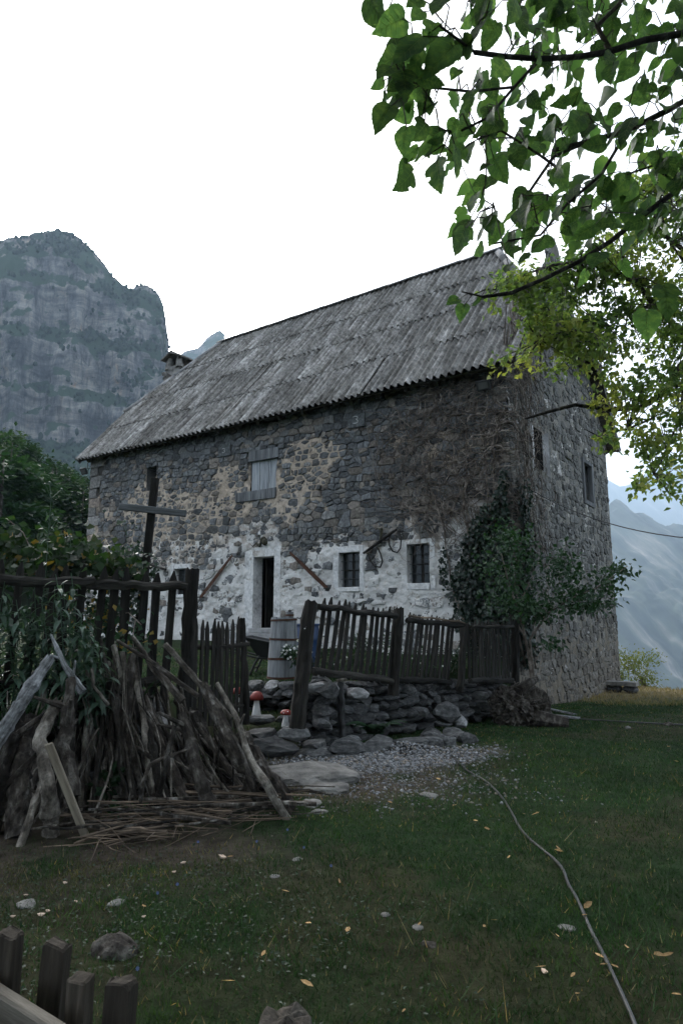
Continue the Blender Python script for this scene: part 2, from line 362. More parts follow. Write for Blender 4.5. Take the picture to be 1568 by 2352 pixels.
# ================================================================== ground
TERR = np.array([(-9.5, 2.9), (-5.1, 5.4), (-3.2, 6.45), (-1.85, 7.25), (-1.62, 9.9), (-.72, 9.75), (-.52, 9.0), (-.15, 9.1), (.40, 9.85), (1.58, 11.1), (3.0, 12.65),
                 (3.9, 14.2), (-8, 24), (-12, 40), (-40, 40), (-40, 2.6)])
def inpoly(x, y, poly):
    c = np.zeros(np.shape(x), bool); n = len(poly); j = n - 1
    for i in range(n):
        xi, yi = poly[i]; xj, yj = poly[j]
        t = ((yi > y) != (yj > y)) & (x < (xj - xi) * (y - yi) / (yj - yi + 1e-12) + xi); c ^= t; j = i
    return c
def hgt(x, y):
    x = np.asarray(x, float); y = np.asarray(y, float)
    z = (fbm(x * .5, y * .5, 0, 3, 5) - .5) * .10 + (fbm(x * 3, y * 3, 0, 2, 9) - .5) * .025 * (np.abs(y) < 40)
    z = z - .034 * np.clip(y - 9, 0, 14)
    z = z + .10 * np.clip(-x - .2, 0, 1.2) * sst(5.5, 8.2, y) * (x < 0)      # rises towards the steps
    s = (x - 9.07) * .97 + (y - 22) * .24
    z = z - .62 * np.clip(s, 0, 230)
    z = z + np.clip(-x - 12, 0, 200) * .33 * sst(26, 60, y) + np.clip(y - 30, 0, 110) * .07 * sst(0, 25, -x)
    z = z - .35 * np.clip(y - 170, 0, 250)
    z = z + .12 * np.clip(-6 - y, 0, 60)
    t = inpoly(x, y, TERR)
    tz = .70 + (fbm(x * .8, y * .8, 0, 3, 21) - .5) * .08 + .045 * np.clip(y - 10, 0, 8)
    z = np.where(t & (y < 30), np.maximum(tz, z), z)
    ramp = (x > -1.62) & (x < -.5) & (y > 8.0) & (y < 10.0) & ~t
    z = np.where(ramp, .12 + .22 * sst(8.0, 9.6, y), z)
    return z
def hz(x, y): return float(hgt(np.array([x]), np.array([y]))[0])
def axis(lo, hi, step, far, growth=1.22):
    a = list(np.arange(lo, hi, step)); d = step; v = hi
    while v < far: a.append(v); d *= growth; v += d
    d = step; v = lo - step; pre = []
    while v > -far: pre.append(v); d *= growth; v -= d
    return np.array(pre[::-1] + a)
gx = axis(-7.5, 12.0, .13, 2700); gy = axis(1.6, 22.5, .13, 2700)
GX, GY = np.meshgrid(gx, gy); GZ = hgt(GX, GY)
nx_, ny_ = len(gx), len(gy)
idx = np.arange(nx_ * ny_).reshape(ny_, nx_)
F = np.stack([idx[:-1, :-1], idx[:-1, 1:], idx[1:, 1:], idx[1:, :-1]], -1).reshape(-1, 4)
def gcol(x, y):
    """turf, worn earth and straw, by place"""
    n = fbm(x * .9, y * .9, 0, 4, 31); n2 = fbm(x * 3.1, y * 3.1, 0, 3, 37)
    grass = np.array((.017, .032, .012)); dry = np.array((.043, .037, .021)); dirt = np.array((.06, .049, .039)); straw = np.array((.20, .155, .085)); grit = np.array((.075, .069, .06))
    c = np.ones(np.shape(x) + (3,)) * grass
    def mix(c, k, f): return c * (1 - f[..., None]) + k * f[..., None]
    c = mix(c, dry, sst(.54, .70, n) * .6)
    c = mix(c, dry, sst(.55, .75, n2) * .35)
    c = mix(c, dirt, sst(1.5, .4, np.hypot((x + .1) / 1.5, (y - 7.1) / 1.0)) * sst(.38, .58, n2 + .1))
    c = mix(c, dirt, sst(1.2, .5, np.hypot((x + 2.2) / 2.1, (y - 4.9) / 1.0)) * sst(.3, .55, n2 + .12))
    gr = np.hypot((x - .5) / 1.4, (y - 8.1 - .25 * (x - .5)) / .72)
    c = mix(c, grit, sst(1.15, .7, gr + (n2 - .5) * .8))
    c = mix(c, straw, sst(14.5, 18.5, y) * sst(3.5, 6, x) * (.55 + .45 * sst(.4, .6, n2)))
    c = mix(c, np.array((.02, .03, .015)), sst(24, 34, y) * sst(-4, -10, x))
    far = sst(60, 200, np.hypot(x, y)); c = mix(c, np.array((.03, .045, .025)), far)
    return c
cc = gcol(GX, GY).reshape(-1, 3)
gr_o = ob('ground', mesh('ground', np.stack([GX, GY, GZ], -1).reshape(-1, 3), F, M['ground'], True, cc)); gr_o['kind'] = 'structure'

# ================================================================== mountains
def resample(pts, n):
    pts = np.array(pts, float); d = np.r_[0, np.cumsum(np.hypot(*np.diff(pts, axis=0).T))]
    s = np.linspace(0, d[-1], n); return np.stack([np.interp(s, d, pts[:, 0]), np.interp(s, d, pts[:, 1])], 1), s
def cliff(name, sky_px, Y0, plan, ns, nt, z0, talus, amp, seed, m, lean=.22, tal_lean=1.0):
    top = [P(x, y, Y0) for x, y in sky_px]
    tx = np.array([p.x for p in top]); tz = np.array([p.z for p in top]); o_ = np.argsort(tx); tx, tz = tx[o_], tz[o_]
    C, s = resample(plan, ns)
    T = np.gradient(C, axis=0); T /= np.linalg.norm(T, axis=1, keepdims=True)
    Nn = np.stack([T[:, 1], -T[:, 0]], 1)               # towards the valley
    zt = np.interp(C[:, 0] * Y0 / np.maximum(C[:, 1], 1), tx, tz) * C[:, 1] / Y0
    # keep the crest at the same apparent height although the face leans back
    t = np.linspace(0, 1, nt)
    S, TT = np.meshgrid(s, t); Z = z0 + TT * (zt[None, :] - z0)
    f1 = fbm(S / 95, Z / 420, 0, 4, seed); f2 = fbm(S / 26, Z / 150, 0, 4, seed + 3); f3 = fbm(S / 130, Z / 38, 0, 4, seed + 7); f4 = fbm(S / 9, Z / 14, 0, 3, seed + 9)
    ridg = 1 - np.abs(f1 * 2 - 1)
    zr = Z + 26 * (fbm(S / 150, Z / 300, 0, 2, seed + 11) - .5)
    band = zr / 62.0; stepz = (np.floor(band) + sst(.72, 1.0, band - np.floor(band))) * 62.0
    back = lean * .45 * Z + lean * .9 * stepz
    ta = np.clip(talus + 60 * (f1 - .5) - Z, 0, None)
    out = amp * (ridg - .5) * 1.5 + amp * .7 * (f2 - .5) + amp * .45 * (f3 - .5) + amp * .28 * (f4 - .5) + ta * tal_lean - back
    e = sst(1.0, .93, TT)                                # quieten the displacement at the very crest
    out = out * (.35 + .65 * e) + (1 - e) * (-lean * zt[None, :] * .9)
    X = C[None, :, 0] + Nn[None, :, 0] * out; Yy = C[None, :, 1] + Nn[None, :, 1] * out
    # match the skyline after leaning back: scale heights by distance
    k = Yy / C[None, :, 1]; Zs = EYE + (Z - EYE) * np.where(Z > 0, k, 1)
    Zs = Zs + (TT > .94) * (fbm(S / 7, TT * 0, 0, 3, seed + 15) - .5) * 5
    ids = np.arange(ns * nt).reshape(nt, ns)
    F = np.stack([ids[:-1, :-1], ids[:-1, 1:], ids[1:, 1:], ids[1:, :-1]], -1).reshape(-1, 4)
    V = np.stack([X, Yy, Zs], -1)
    o = ob(name, mesh(name, V.reshape(-1, 3), F, m, False)); o['kind'] = 'structure'
    return V
CLV = cliff('cliff_mountain', [(-900, 800), (-500, 650), (-250, 590), (-50, 548), (0, 541), (30, 533), (60, 530), (100, 526), (130, 534), (165, 553), (200, 582), (225, 607), (245, 632), (262, 648), (282, 660), (297, 664), (304, 655), (318, 652), (340, 664), (358, 680), (370, 704), (376, 740), (384, 790), (392, 830), (420, 850)],
            700, [(-900, 520), (-520, 610), (-330, 660), (-230, 690), (-190, 700), (-178, 722), (-180, 800), (-230, 950)], 330, 230, -60, 175, 46, 3, M['cliff'])
CL2 = cliff('far_peak', [(330, 900), (385, 815), (402, 806), (420, 793), (432, 779), (445, 768), (458, 761), (470, 760), (482, 768), (500, 780), (520, 800), (560, 850), (640, 900)],
            1250, [(-520, 1230), (-330, 1250), (-260, 1250), (-150, 1260), (0, 1300)], 160, 120, -60, 140, 26, 23, M['cliff'])
def spread(V, n, steep, zlo, zhi, hmin, hmax, seed, prob=None):
    """tree positions on the flatter ledges of a cliff sheet"""
    nt, ns, _ = V.shape
    du = V[1:-1, 2:] - V[1:-1, :-2]; dv = V[2:, 1:-1] - V[:-2, 1:-1]
    nn = np.cross(du, dv); nz_ = np.abs(nn[..., 2]) / (np.linalg.norm(nn, axis=-1) + 1e-9); ar = np.linalg.norm(nn, axis=-1)
    p = V[1:-1, 1:-1]
    clump = fbm(p[..., 0] / 60, p[..., 2] / 45, 0, 3, seed)
    wgt = ar * sst(steep, steep + .3, nz_ + .5 * (clump - .5)) * (p[..., 2] > zlo) * (p[..., 2] < zhi)
    wgt = wgt.ravel() / wgt.sum(); r = np.random.default_rng(seed)
    k = r.choice(len(wgt), n, p=wgt); Q = p.reshape(-1, 3)[k] + r.normal(size=(n, 3)) * (1.5, 1.5, .5)
    return Q, r.uniform(hmin, hmax, n)
def blobs(name, Q, H, m, seed, label, cat, slim=.34):
    V0, F0 = icos(1); F0 = np.array(F0); r = np.random.default_rng(seed); n = len(Q)
    Vt = V0[None] * (1 + r.uniform(-.4, .4, (n, len(V0), 1))); Vt[..., 2] = Vt[..., 2] * .5 + .42
    Vt = Vt * np.stack([H * slim, H * slim, H], 1)[:, None, :] + Q[:, None, :]
    F = (F0[None] + (np.arange(n) * len(V0))[:, None, None]).reshape(-1, 3)
    o = ob(name, mesh(name, Vt.reshape(-1, 3), F, m)); tag(o, label, cat, kind='stuff'); return o
Q, H = spread(CLV, 15000, .30, -40, 560, 3, 8.5, 5); blobs('cliff_scrub', Q, H, M['forest'], 6, 'dark scrub and small trees growing on the ledges of the cliff', 'scrub')
nt_, ns_, _ = CLV.shape
crest = CLV[-2, ::1][60:300]; pick = nr.choice(len(crest), 110); blobs('crest_trees', crest[pick] + (0, 0, -1), nr.uniform(3, 7, 110), M['forest'], 8, 'fringe of small trees along the crest of the cliff', 'trees')
Q, H = spread(CL2, 900, .45, -40, 560, 7, 15, 9); blobs('peak_scrub', Q, H, M['forest'], 10, 'hazy scrub covering the small peak behind the chimney', 'scrub')

def farslope(name, sky_px, Y0, Yn, zn, seed, nX=150, nT=110, x1=None, ext=900):
    top = [P(x, y, Y0) for x, y in sky_px]; tx = np.array([p.x for p in top]); tz = np.array([p.z for p in top])
    X = np.linspace(tx[0], tx[-1], nX); t = np.linspace(0, 1, nT); XX, TT = np.meshgrid(X, t)
    Zt = np.interp(XX, tx, tz)
    rib = np.abs(fbm(XX / 260, TT * 1.2, 0, 4, seed) * 2 - 1); rough_ = fbm(XX / 60, TT * 9, 0, 4, seed + 4) - .5
    Z = zn + (Zt - zn) * TT ** 1.05 + (rough_ * 60 + rib * -110 + 40) * np.sin(np.pi * np.clip(TT, 0, 1)) ** .6 + (TT > .97) * (fbm(XX / 16, 0 * XX, 0, 3, seed + 8) - .5) * 26
    Yy = Yn + (Y0 - Yn) * TT - rib * 160 * TT * (1 - TT) * 4
    ids = np.arange(nX * nT).reshape(nT, nX); F = np.stack([ids[:-1, :-1], ids[:-1, 1:], ids[1:, 1:], ids[1:, :-1]], -1).reshape(-1, 4)
    o = ob(name, mesh(name, np.stack([XX, Yy, Z], -1).reshape(-1, 3), F, M['slope'], False)); o['kind'] = 'structure'; return np.stack([XX, Yy, Z], -1)
FS = farslope('valley_mountain', [(1000, 1330), (1250, 1230), (1360, 1185), (1392, 1160), (1408, 1150), (1425, 1153), (1440, 1170), (1455, 1182), (1475, 1180), (1500, 1196), (1525, 1210), (1545, 1207), (1568, 1212), (1700, 1225), (2200, 1150)], 1900, 820, -250, 41, 260, 170)
farslope('far_ridge', [(900, 1260), (1250, 1130), (1390, 1096), (1425, 1118), (1450, 1112), (1490, 1085), (1530, 1070), (1568, 1068), (1800, 1000), (2400, 1100)], 4300, 3000, -100, 51, 90, 50)
# ================================================================== stone house
HOUSE = thing('stone_house', 'old two-storey rubble stone house with corrugated half-hipped roof', 'house', (FR[0], FR[1], 0), HROT)
LU, DV = 14.2, 8.1          # facade length, gable depth
OS, OV, ZE, RISE, MID = .35, .40, 6.69, 5.16, 4.456
KS = RISE / MID
def fz(u, v): return np.stack([-u, v, 0 * u], -1)
DOOR = (6.2, 6.9, 1.4, 3.19); DOORO = (6.0, 7.2, .6, 3.44)
W1 = (3.64, 4.23, 2.34, 3.15); W1O = (3.53, 4.38, 2.24, 3.29)
W2 = (1.85, 2.40, 2.38, 3.23); W2O = (1.72, 2.54, 2.24, 3.33)
W0 = (9.35, 9.92, 2.3, 3.02); W0O = (9.25, 10.03, 2.2, 3.14)
SH = (6.2, 7.1, 4.93, 5.76); HOLE = (10.9, 11.32, 5.42, 6.13)
G1 = (1.45, 2.3, 4.95, 5.86); G2 = (5.35, 6.25, 4.72, 5.88)
def rectin(u, z, r, e=0): return (u > r[0] - e) & (u < r[1] + e) & (z > r[2] - e) & (z < r[3] + e)
# where the facade is dry-jointed stone (0), flush beige pointing (.5), limewashed plaster (1)
def plaster(u, z):
    n = fbm(u * 1.1, z * 1.3, 0, 5, 61, .62) - .5
    edge = np.interp(u, [0, 1.7, 3, 5, 7.3, 9, 11, 14.2], [3.75, 3.75, 3.72, 3.75, 3.85, 3.45, 3.2, 3.3])
    return sst(.55, -.60, z - edge - n * 2.4)
def pointing(u, z):
    n = fbm(u * .8 + 9, z * .9, 0, 4, 67)
    d = np.maximum.reduce([np.exp(-(((u - 5.3) / 1.2) ** 2 + ((z - 5.2) / .9) ** 2)), np.exp(-(((u - 8.0) / 1.0) ** 2 + ((z - 5.4) / .55) ** 2)),
                           np.exp(-(((u - 9.3) / 1.9) ** 2 + ((z - 4.4) / .75) ** 2)), .8 * np.exp(-(((u - 11.5) / 1.3) ** 2 + ((z - 4.9) / .5) ** 2))])
    fine = fbm(u * 2.6, z * 3.2, 0, 4, 69, .65) - .5
    return np.clip(sst(.26, .62, d * .55 + .34 * sst(6.4, 5.4, z + .5 * sst(10.5, 12.5, u)) + (n - .5) * .9 + fine * 1.1), 0, 1)
def fdepth(u, z):
    p = plaster(u, z); q = pointing(u, z)
    n1 = fbm(u * 3.2, z * 3.2, 0, 3, 71) - .5; n2 = fbm(u * 11, z * 11, 0, 2, 73) - .5
    rec = -.042 * (1 - q) + .004 * q
    return rec * (1 - p) + .018 * p + n1 * (.05 + .03 * p) + n2 * (.034 + .012 * p) + .05 * (fbm(u * .5, z * .5, 0, 2, 75) - .5)
def fcol(u, z):
    p = plaster(u, z); q = pointing(u, z); n = fbm(u * 5, z * 5, 0, 3, 77)
    c = np.array((.055, .052, .047)) * (1 - q[..., None]) + np.array((.42, .35, .28)) * q[..., None] * (.75 + .5 * n[..., None])
    c = c * (1 - p[..., None]) + np.array((.46, .42, .38)) * p[..., None]
    lowp = sst(5.0, 3.6, z)          # older thin limewash higher up
    return np.concatenate([c, np.maximum(p * .63, q * lowp * .54)[..., None]], -1)
def gtop(v): return ZE + (np.minimum(v + OV, 8.912 - v - OV)) * KS - .1
def gdepth(v, z):
    n1 = fbm(v * 3.0, z * 3.0, 0, 3, 171) - .5; n2 = fbm(v * 10, z * 10, 0, 2, 173) - .5
    return -.01 + n1 * .055 + n2 * .035
def gcolr(v, z):
    n = fbm(v * 2.2, z * 2.2, 0, 4, 177); lo = sst(2.4, .2, z + (n - .5) * 1.5)
    c = np.array((.19, .182, .16)) * (.55 + .9 * n[..., None]); c = c * (1 - .55 * lo[..., None]) + np.array((.15, .115, .075)) * .55 * lo[..., None]
    wsh = sst(.42, .62, fbm(v * 1.5, z * 1.5, 0, 4, 179)) * .48 * sst(1.0, 3.0, z)
    return np.concatenate([c, wsh[..., None]], -1)
def wallgrid(U0, U1, Z0, Z1, step, opens, dfun, cfun, topf=None):
    us = np.unique(np.r_[np.arange(U0, U1, step), U1, [e for r in opens for e in r[:2]]]); zs = np.unique(np.r_[np.arange(Z0, Z1, step), Z1, [e for r in opens for e in r[2:]]])
    us = us[np.r_[True, np.diff(us) > 1e-4]]; zs = zs[np.r_[True, np.diff(zs) > 1e-4]]
    U, Z = np.meshgrid(us, zs)
    if topf is not None: Z = np.minimum(Z, topf(U))
    d = dfun(U, Z)
    ids = np.arange(U.size).reshape(U.shape); F = np.stack([ids[:-1, :-1], ids[:-1, 1:], ids[1:, 1:], ids[1:, :-1]], -1).reshape(-1, 4)
    uc = (U[:-1, :-1] + U[1:, 1:]).ravel() / 2; zc = (Z[:-1, :-1] + Z[1:, 1:]).ravel() / 2
    keep = np.ones(len(F), bool)
    for r in opens: keep &= ~rectin(uc, zc, r, -1e-3)
    if topf is not None: keep &= (Z[1:, :-1] - Z[:-1, :-1]).ravel() + (Z[1:, 1:] - Z[:-1, 1:]).ravel() > 1e-4
    return U.ravel(), Z.ravel(), d.ravel(), F[keep], cfun(U, Z).reshape(-1, 4)
U, Z, D, F, C = wallgrid(0, LU, -.3, 6.85, .032, [DOOR, W1, W2, W0, SH, HOLE], fdepth, fcol)
front = ob('front_wall', mesh('front_wall', np.stack([-U, -D, Z], -1), F[:, ::-1], M['mortar'], False, C), HOUSE)
U, Z, D, F, C = wallgrid(0, DV, -.9, 12, .05, [G1, G2], gdepth, gcolr, gtop)
gable = ob('gable_wall', mesh('gable_wall', np.stack([D, U, Z], -1), F, M['mortar'], False, C), HOUSE)
# plain far walls (seen from the side only)
bg_ = Bag()
bg_.add([(-LU, 0, -.3), (-LU, DV, -.3), (-LU, DV, 6.8), (-LU, DV - 1.4, 8.6), (-LU, 4.05, 11.2), (-LU, 1.4, 8.6), (-LU, 0, 6.8)], [(0, 6, 5, 4, 3, 2, 1)], (.2, .2, .19, .2))
bg_.ob('back_gable_wall', M['mortar'], HOUSE)
Bag().add([(-LU, DV, -.9), (0, DV, -.9), (0, DV, 6.8), (-LU, DV, 6.8)], [(0, 3, 2, 1)], (.2, .2, .19, .2)).ob('rear_wall', M['mortar'], HOUSE)

# ---- rubble stones: anisotropic Voronoi cells, each its own block
def clip(poly, n, c):
    out = []; L = len(poly)
    for i in range(L):
        p, q = poly[i], poly[(i + 1) % L]; dp = p[0] * n[0] + p[1] * n[1] - c; dq = q[0] * n[0] + q[1] * n[1] - c
        if dp <= 0: out.append(p)
        if (dp < 0 < dq) or (dq < 0 < dp):
            t = dp / (dp - dq); out.append((p[0] + (q[0] - p[0]) * t, p[1] + (q[1] - p[1]) * t))
    return out
def cells(U0, U1, Z0, Z1, rows, wmin, wmax, ky, opens, seed, topf=None):
    r = random.Random(seed); S = []; z = Z0; k = 0
    while z < Z1:
        h = r.uniform(*rows); u = U0 - r.uniform(0, wmax); k += 1
        while u < U1 + .2:
            wd = min(wmax, max(wmin, h * r.uniform(.8, 2.9) * (1.5 if r.random() < .12 else 1))); S.append((u + wd / 2, (z + h / 2 + r.uniform(-.24, .24) * h + .06 * math.sin(u * 1.3 + k)) * ky)); u += wd
        z += h
    S = np.array(S); out = []
    for i in range(len(S)):
        s = S[i]; u, zz = s[0], s[1] / ky
        if u < U0 or u > U1 or zz > Z1: continue
        if any(rectin(u, zz, o_, .03) for o_ in opens): continue
        if topf is not None and zz > float(topf(np.array(u))) - .05: continue
        d = S - s; dd = (d ** 2).sum(1); nb = np.argpartition(dd, 18)[:18]; nb = nb[nb != i]; nb = nb[np.argsort(dd[nb])]
        poly = [(u - .6, s[1] - .6), (u + .6, s[1] - .6), (u + .6, s[1] + .6), (u - .6, s[1] + .6)]
        for j in nb:
            n = d[j]; m = (s + S[j]) / 2; poly = clip(poly, n, n @ m)
            if not poly: break
        poly = clip(poly, (1, 0), U1); poly = clip(poly, (-1, 0), -U0); poly = clip(poly, (0, 1), Z1 * ky)
        for o_ in opens:       # trim against the side of an opening that faces this stone
            if not rectin(u, zz, o_, .45): continue
            ds = [(o_[0] - u, (1, 0), o_[0] - .005), (u - o_[1], (-1, 0), -o_[1] - .005), (o_[2] - zz, (0, 1), (o_[2] - .005) * ky), (zz - o_[3], (0, -1), -(o_[3] + .005) * ky)]
            b = max(ds, key=lambda t: t[0]); poly = clip(poly, b[1], b[2])
        if len(poly) < 3: continue
        poly = [(p[0], p[1] / ky) for p in poly]
        ar = .5 * abs(sum(poly[a][0] * poly[(a + 1) % len(poly)][1] - poly[(a + 1) % len(poly)][0] * poly[a][1] for a in range(len(poly))))
        if ar > .003: out.append((np.mean([p[0] for p in poly]), np.mean([p[1] for p in poly]), poly, ar))
    return out
def block(poly, h, gap, r, bulge=.02):
    """one rough block: side ring, rounded shoulder, uneven face (heights are outwards)"""
    c = np.mean(poly, axis=0); p = np.array(poly)
    # cut long edges in two with a little irregularity so the outline is not a clean polygon
    q = []
    for a, b in zip(p, np.roll(p, -1, 0)):
        q.append(a)
        if np.hypot(*(b - a)) > .09: q.append((a + b) / 2 + np.array([r.uniform(-.01, .01), r.uniform(-.008, .008)]))
    p = np.array(q); d = p - c; L = np.linalg.norm(d, axis=1, keepdims=True) + 1e-6
    o1 = c + d * np.clip((L - gap) / L, .3, 1); o2 = c + d * np.clip((L - gap - .012) / L, .25, .97) * np.array([[r.uniform(.92, 1.02)] for _ in p]); n = len(p)
    tilt = (r.uniform(-.06, .06), r.uniform(-.1, .1))
    def hh(x, k): return h + k + (x[0] - c[0]) * tilt[0] + (x[1] - c[1]) * tilt[1]
    V = [(x[0], x[1], -.09) for x in o1] + [(x[0], x[1], hh(x, -.010)) for x in o1] + [(x[0], x[1], hh(x, r.uniform(-.006, .006))) for x in o2] + [(c[0] + r.uniform(-.02, .02), c[1], hh(c, r.uniform(0, bulge)))]
    F = []
    for i in range(n):
        j = (i + 1) % n
        F += [(i, j, n + j, n + i), (n + i, n + j, 2 * n + j, 2 * n + i), (2 * n + i, 2 * n + j, 3 * n)]
    return np.array(V), F
rs = random.Random(11)
def stonecol(u, z, warm=.12):
    v = rs.uniform(.07, .19); k = rs.random()
    if k < warm: return tuple(g(rs.uniform(.12, .24), (1.12, 1.0, .88)))
    return tuple(g(v, (.96, 1.0, 1.03))) if k < .75 else tuple(g(v * 1.15, (1.0, 1.0, .97)))
ALLST = []
def centre_dist(p): return (Vector(p) - Vector((0, 0, EYE))).length
opens = [DOORO, W1O, W2O, W0O, (SH[0] - .06, SH[1] + .08, SH[2] - .25, SH[3] + .24), HOLE]
QUO = 13.62
cl = cells(0, QUO, .5, 6.8, (.06, .20), .09, .45, 1.65, opens, 3)
for (u, z, poly, ar) in cl:
    p = float(plaster(np.array(u), np.array(z))); q = float(pointing(np.array(u), np.array(z)))
    h = rs.uniform(-.005, .035) * (1 - p) + rs.uniform(-.03, .05) * p - .004 * q * (1 - p)
    big = 1.0
    sh_k = 1 - .22 * q * rs.random() * (p < .6); poly = [((a - u) * sh_k + u, (b - z) * sh_k + z) for a, b in poly]
    V, F = block(poly, h, .002 + .006 * rs.random(), rs, .012)
    c = stonecol(u, z, .2); al = min(1, p * rs.choice([.2, .42, .55, .62])) if p > .25 else p * .5
    W = np.stack([-V[:, 0], -(V[:, 2] + .05 * (float(fbm(np.array(u) * .5, np.array(z) * .5, 0, 2, 75)) - .5)), V[:, 1]], -1)
    vis = ar / centre_dist(HW(u, 0, z)) ** 2 * (1.0 if h > .0 else .3) * (1 - .6 * p)
    if (u < 2.6 and z > 3.6 - .4 * u): vis *= .3          # behind the dry creeper
    ALLST.append((vis, W, [f[::-1] for f in F], c + (al,), 'f'))
# dressed quoins at the far left corner
z = .4; k = 0
while z < 6.6:
    h = rs.uniform(.24, .42); wd = .60 if k % 2 else .40
    V, F = block([(QUO + .58 - wd, z + .008), (QUO + .575, z + .008), (QUO + .575, z + h), (QUO + .58 - wd, z + h)], .012 + rs.uniform(0, .012), .006, rs, .004)
    W = np.stack([-V[:, 0], -V[:, 2], V[:, 1]], -1)
    c = tuple(g(rs.uniform(.16, .26), (1.0, .98, .94) if rs.random() < .6 else (1.2, 1.0, .86)))
    ALLST.append((9.0, W, [f[::-1] for f in F], c + (.25 if z < 3.4 else 0,), 'f')); z += h; k += 1
cg = cells(0, DV, -.6, 11.2, (.11, .2), .13, .34, 1.4, [(G1[0] - .13, G1[1] + .12, G1[2] - .1, G1[3] + .08), (G2[0] - .05, G2[1] + .05, G2[2] - .05, G2[3] + .05)], 5, gtop)
for (u, z, poly, ar) in cg:
    h = rs.uniform(-.022, .03); poly = [((a - u) * .97 + u, (b - z) * .96 + z) for a, b in poly]
    V, F = block(poly, h, .006, rs); v = rs.uniform(.075, .18); c = tuple(g(v, (1.0, 1.0, .95))); lo = max(0, min(1, (2.2 - z) / 2))
    c = tuple(a * (1 - .4 * lo) + b * .4 * lo for a, b in zip(c, (.14, .11, .075)))
    W = np.stack([V[:, 2], V[:, 0], V[:, 1]], -1)
    dcam = HW(0, u, z) - Vector((0, 0, EYE)); fac = abs(dcam.normalized().dot(Vector((A2[0], A2[1], 0))))
    vis = ar * fac / dcam.length ** 2 * (1 if h > .01 else .25) * (.3 if u < 2 and z > 3 else 1)
    ALLST.append((vis, W, F, c + (rs.choice([0, .1, .2, .4]),), 'g'))
ALLST.sort(key=lambda t: -t[0])
bags = {'f': Bag(), 'g': Bag()}
for i, (vis, W, F, c, side) in enumerate(ALLST):
    if i < 300:
        ctr = W.mean(0); me = mesh('stone', W - ctr, F, M['stone'], False, np.tile(c, (len(W), 1)))
        ob('stone', me, front if side == 'f' else gable, loc=ctr)
    else: bags[side].add(W, F, np.array(c))
for side, par in (('f', front), ('g', gable)):
    o = bags[side].ob('rubble_stones', M['stone'], par); o['kind'] = 'stuff'

# ---- openings
def facebox(name, u0, u1, z0, z1, d0, d1, m, par, gablew=False, jit=0.0):
    """box on the facade: u/z extents, d outward from the wall plane"""
    r = lambda: rs.uniform(-jit, jit)
    pts = [(u0 + r(), z0 + r()), (u1 + r(), z0 + r()), (u1 + r(), z1 + r()), (u0 + r(), z1 + r())]
    V = [(a, b, d0) for a, b in pts] + [(a, b, d1) for a, b in pts]
    F = [(0, 1, 2, 3), (7, 6, 5, 4), (0, 4, 5, 1), (1, 5, 6, 2), (2, 6, 7, 3), (3, 7, 4, 0)]
    V = np.array(V); W = np.stack([V[:, 2], V[:, 0], V[:, 1]], -1) if gablew else np.stack([-V[:, 0], -V[:, 2], V[:, 1]], -1)
    ctr = W.mean(0); F = F if not gablew else [f[::-1] for f in F]
    me = mesh(name, W - ctr, F, m); o = ob(name, me, par, loc=ctr)
    b = o.modifiers.new('b', 'BEVEL'); b.width = .008; b.segments = 1
    return o
def reveal(name, r, depth, m, par, gablew=False, splay=0.0):
    u0, u1, z0, z1 = r; B = Bag()
    V = np.array([(u0, z0, .015), (u1, z0, .015), (u1, z1, .015), (u0, z1, .015), (u0 + splay, z0, -depth), (u1 - splay, z0, -depth), (u1 - splay, z1, -depth), (u0 + splay, z1, -depth)])
    F = [(0, 4, 5, 1), (1, 5, 6, 2), (2, 6, 7, 3), (3, 7, 4, 0)]
    W = np.stack([V[:, 2], V[:, 0], V[:, 1]], -1) if gablew else np.stack([-V[:, 0], -V[:, 2], V[:, 1]], -1)
    return ob(name, mesh(name, W, F, m), par)
def surround(o, i, m, par, proud=.035, bottom=True):
    e = .004
    facebox('jamb', o[0], i[0], o[2], o[3], -.1, proud, m, par, jit=.012); facebox('jamb', i[1], o[1], o[2], o[3], -.1, proud, m, par, jit=.012)
    facebox('lintel', i[0] + e, i[1] - e, i[3], o[3], -.1, proud - .004, m, par, jit=.004)
    if bottom: facebox('sill', i[0] + e, i[1] - e, o[2], i[2], -.1, proud + .02, m, par, jit=.006)
def barwindow(r, o, depth=.14, glass=True):
    w_ = facebox('window', r[0] + .002, r[1] - .002, r[2] + .002, r[3] - .002, -depth - .06, -depth - .03, M['glass'], HOUSE)
    surround(o, r, M['limewash'], w_); reveal('reveal', r, depth + .1, M['limewash'], HOUSE)
    u0, u1, z0, z1 = r; f = .035
    for a in (facebox('frame', u0 + .003, u0 + f, z0, z1, -depth - .02, -depth, M['fence'], w_), facebox('frame', u1 - f, u1 - .003, z0, z1, -depth - .02, -depth, M['greywood'], w_),
              facebox('frame', (u0 + u1) / 2 - .03, (u0 + u1) / 2 + .02, z0 + .01, z1 - .01, -depth - .022, -depth - .002, M['fence'], w_), facebox('frame', u0 + f, u1 - f, z0 + (z1 - z0) * .48, z0 + (z1 - z0) * .52, -depth - .021, -depth - .001, M['fence'], w_)): pass
    for k in range(1, 4): facebox('bar', u0 + .004, u1 - .004, z0 + (z1 - z0) * k / 4 - .007, z0 + (z1 - z0) * k / 4 + .007, -.075, -.061, M['iron'], w_)
    for k in range(1, 3): facebox('bar', u0 + (u1 - u0) * k / 3 - .007, u0 + (u1 - u0) * k / 3 + .007, z0, z1, -.060, -.046, M['iron'], w_)
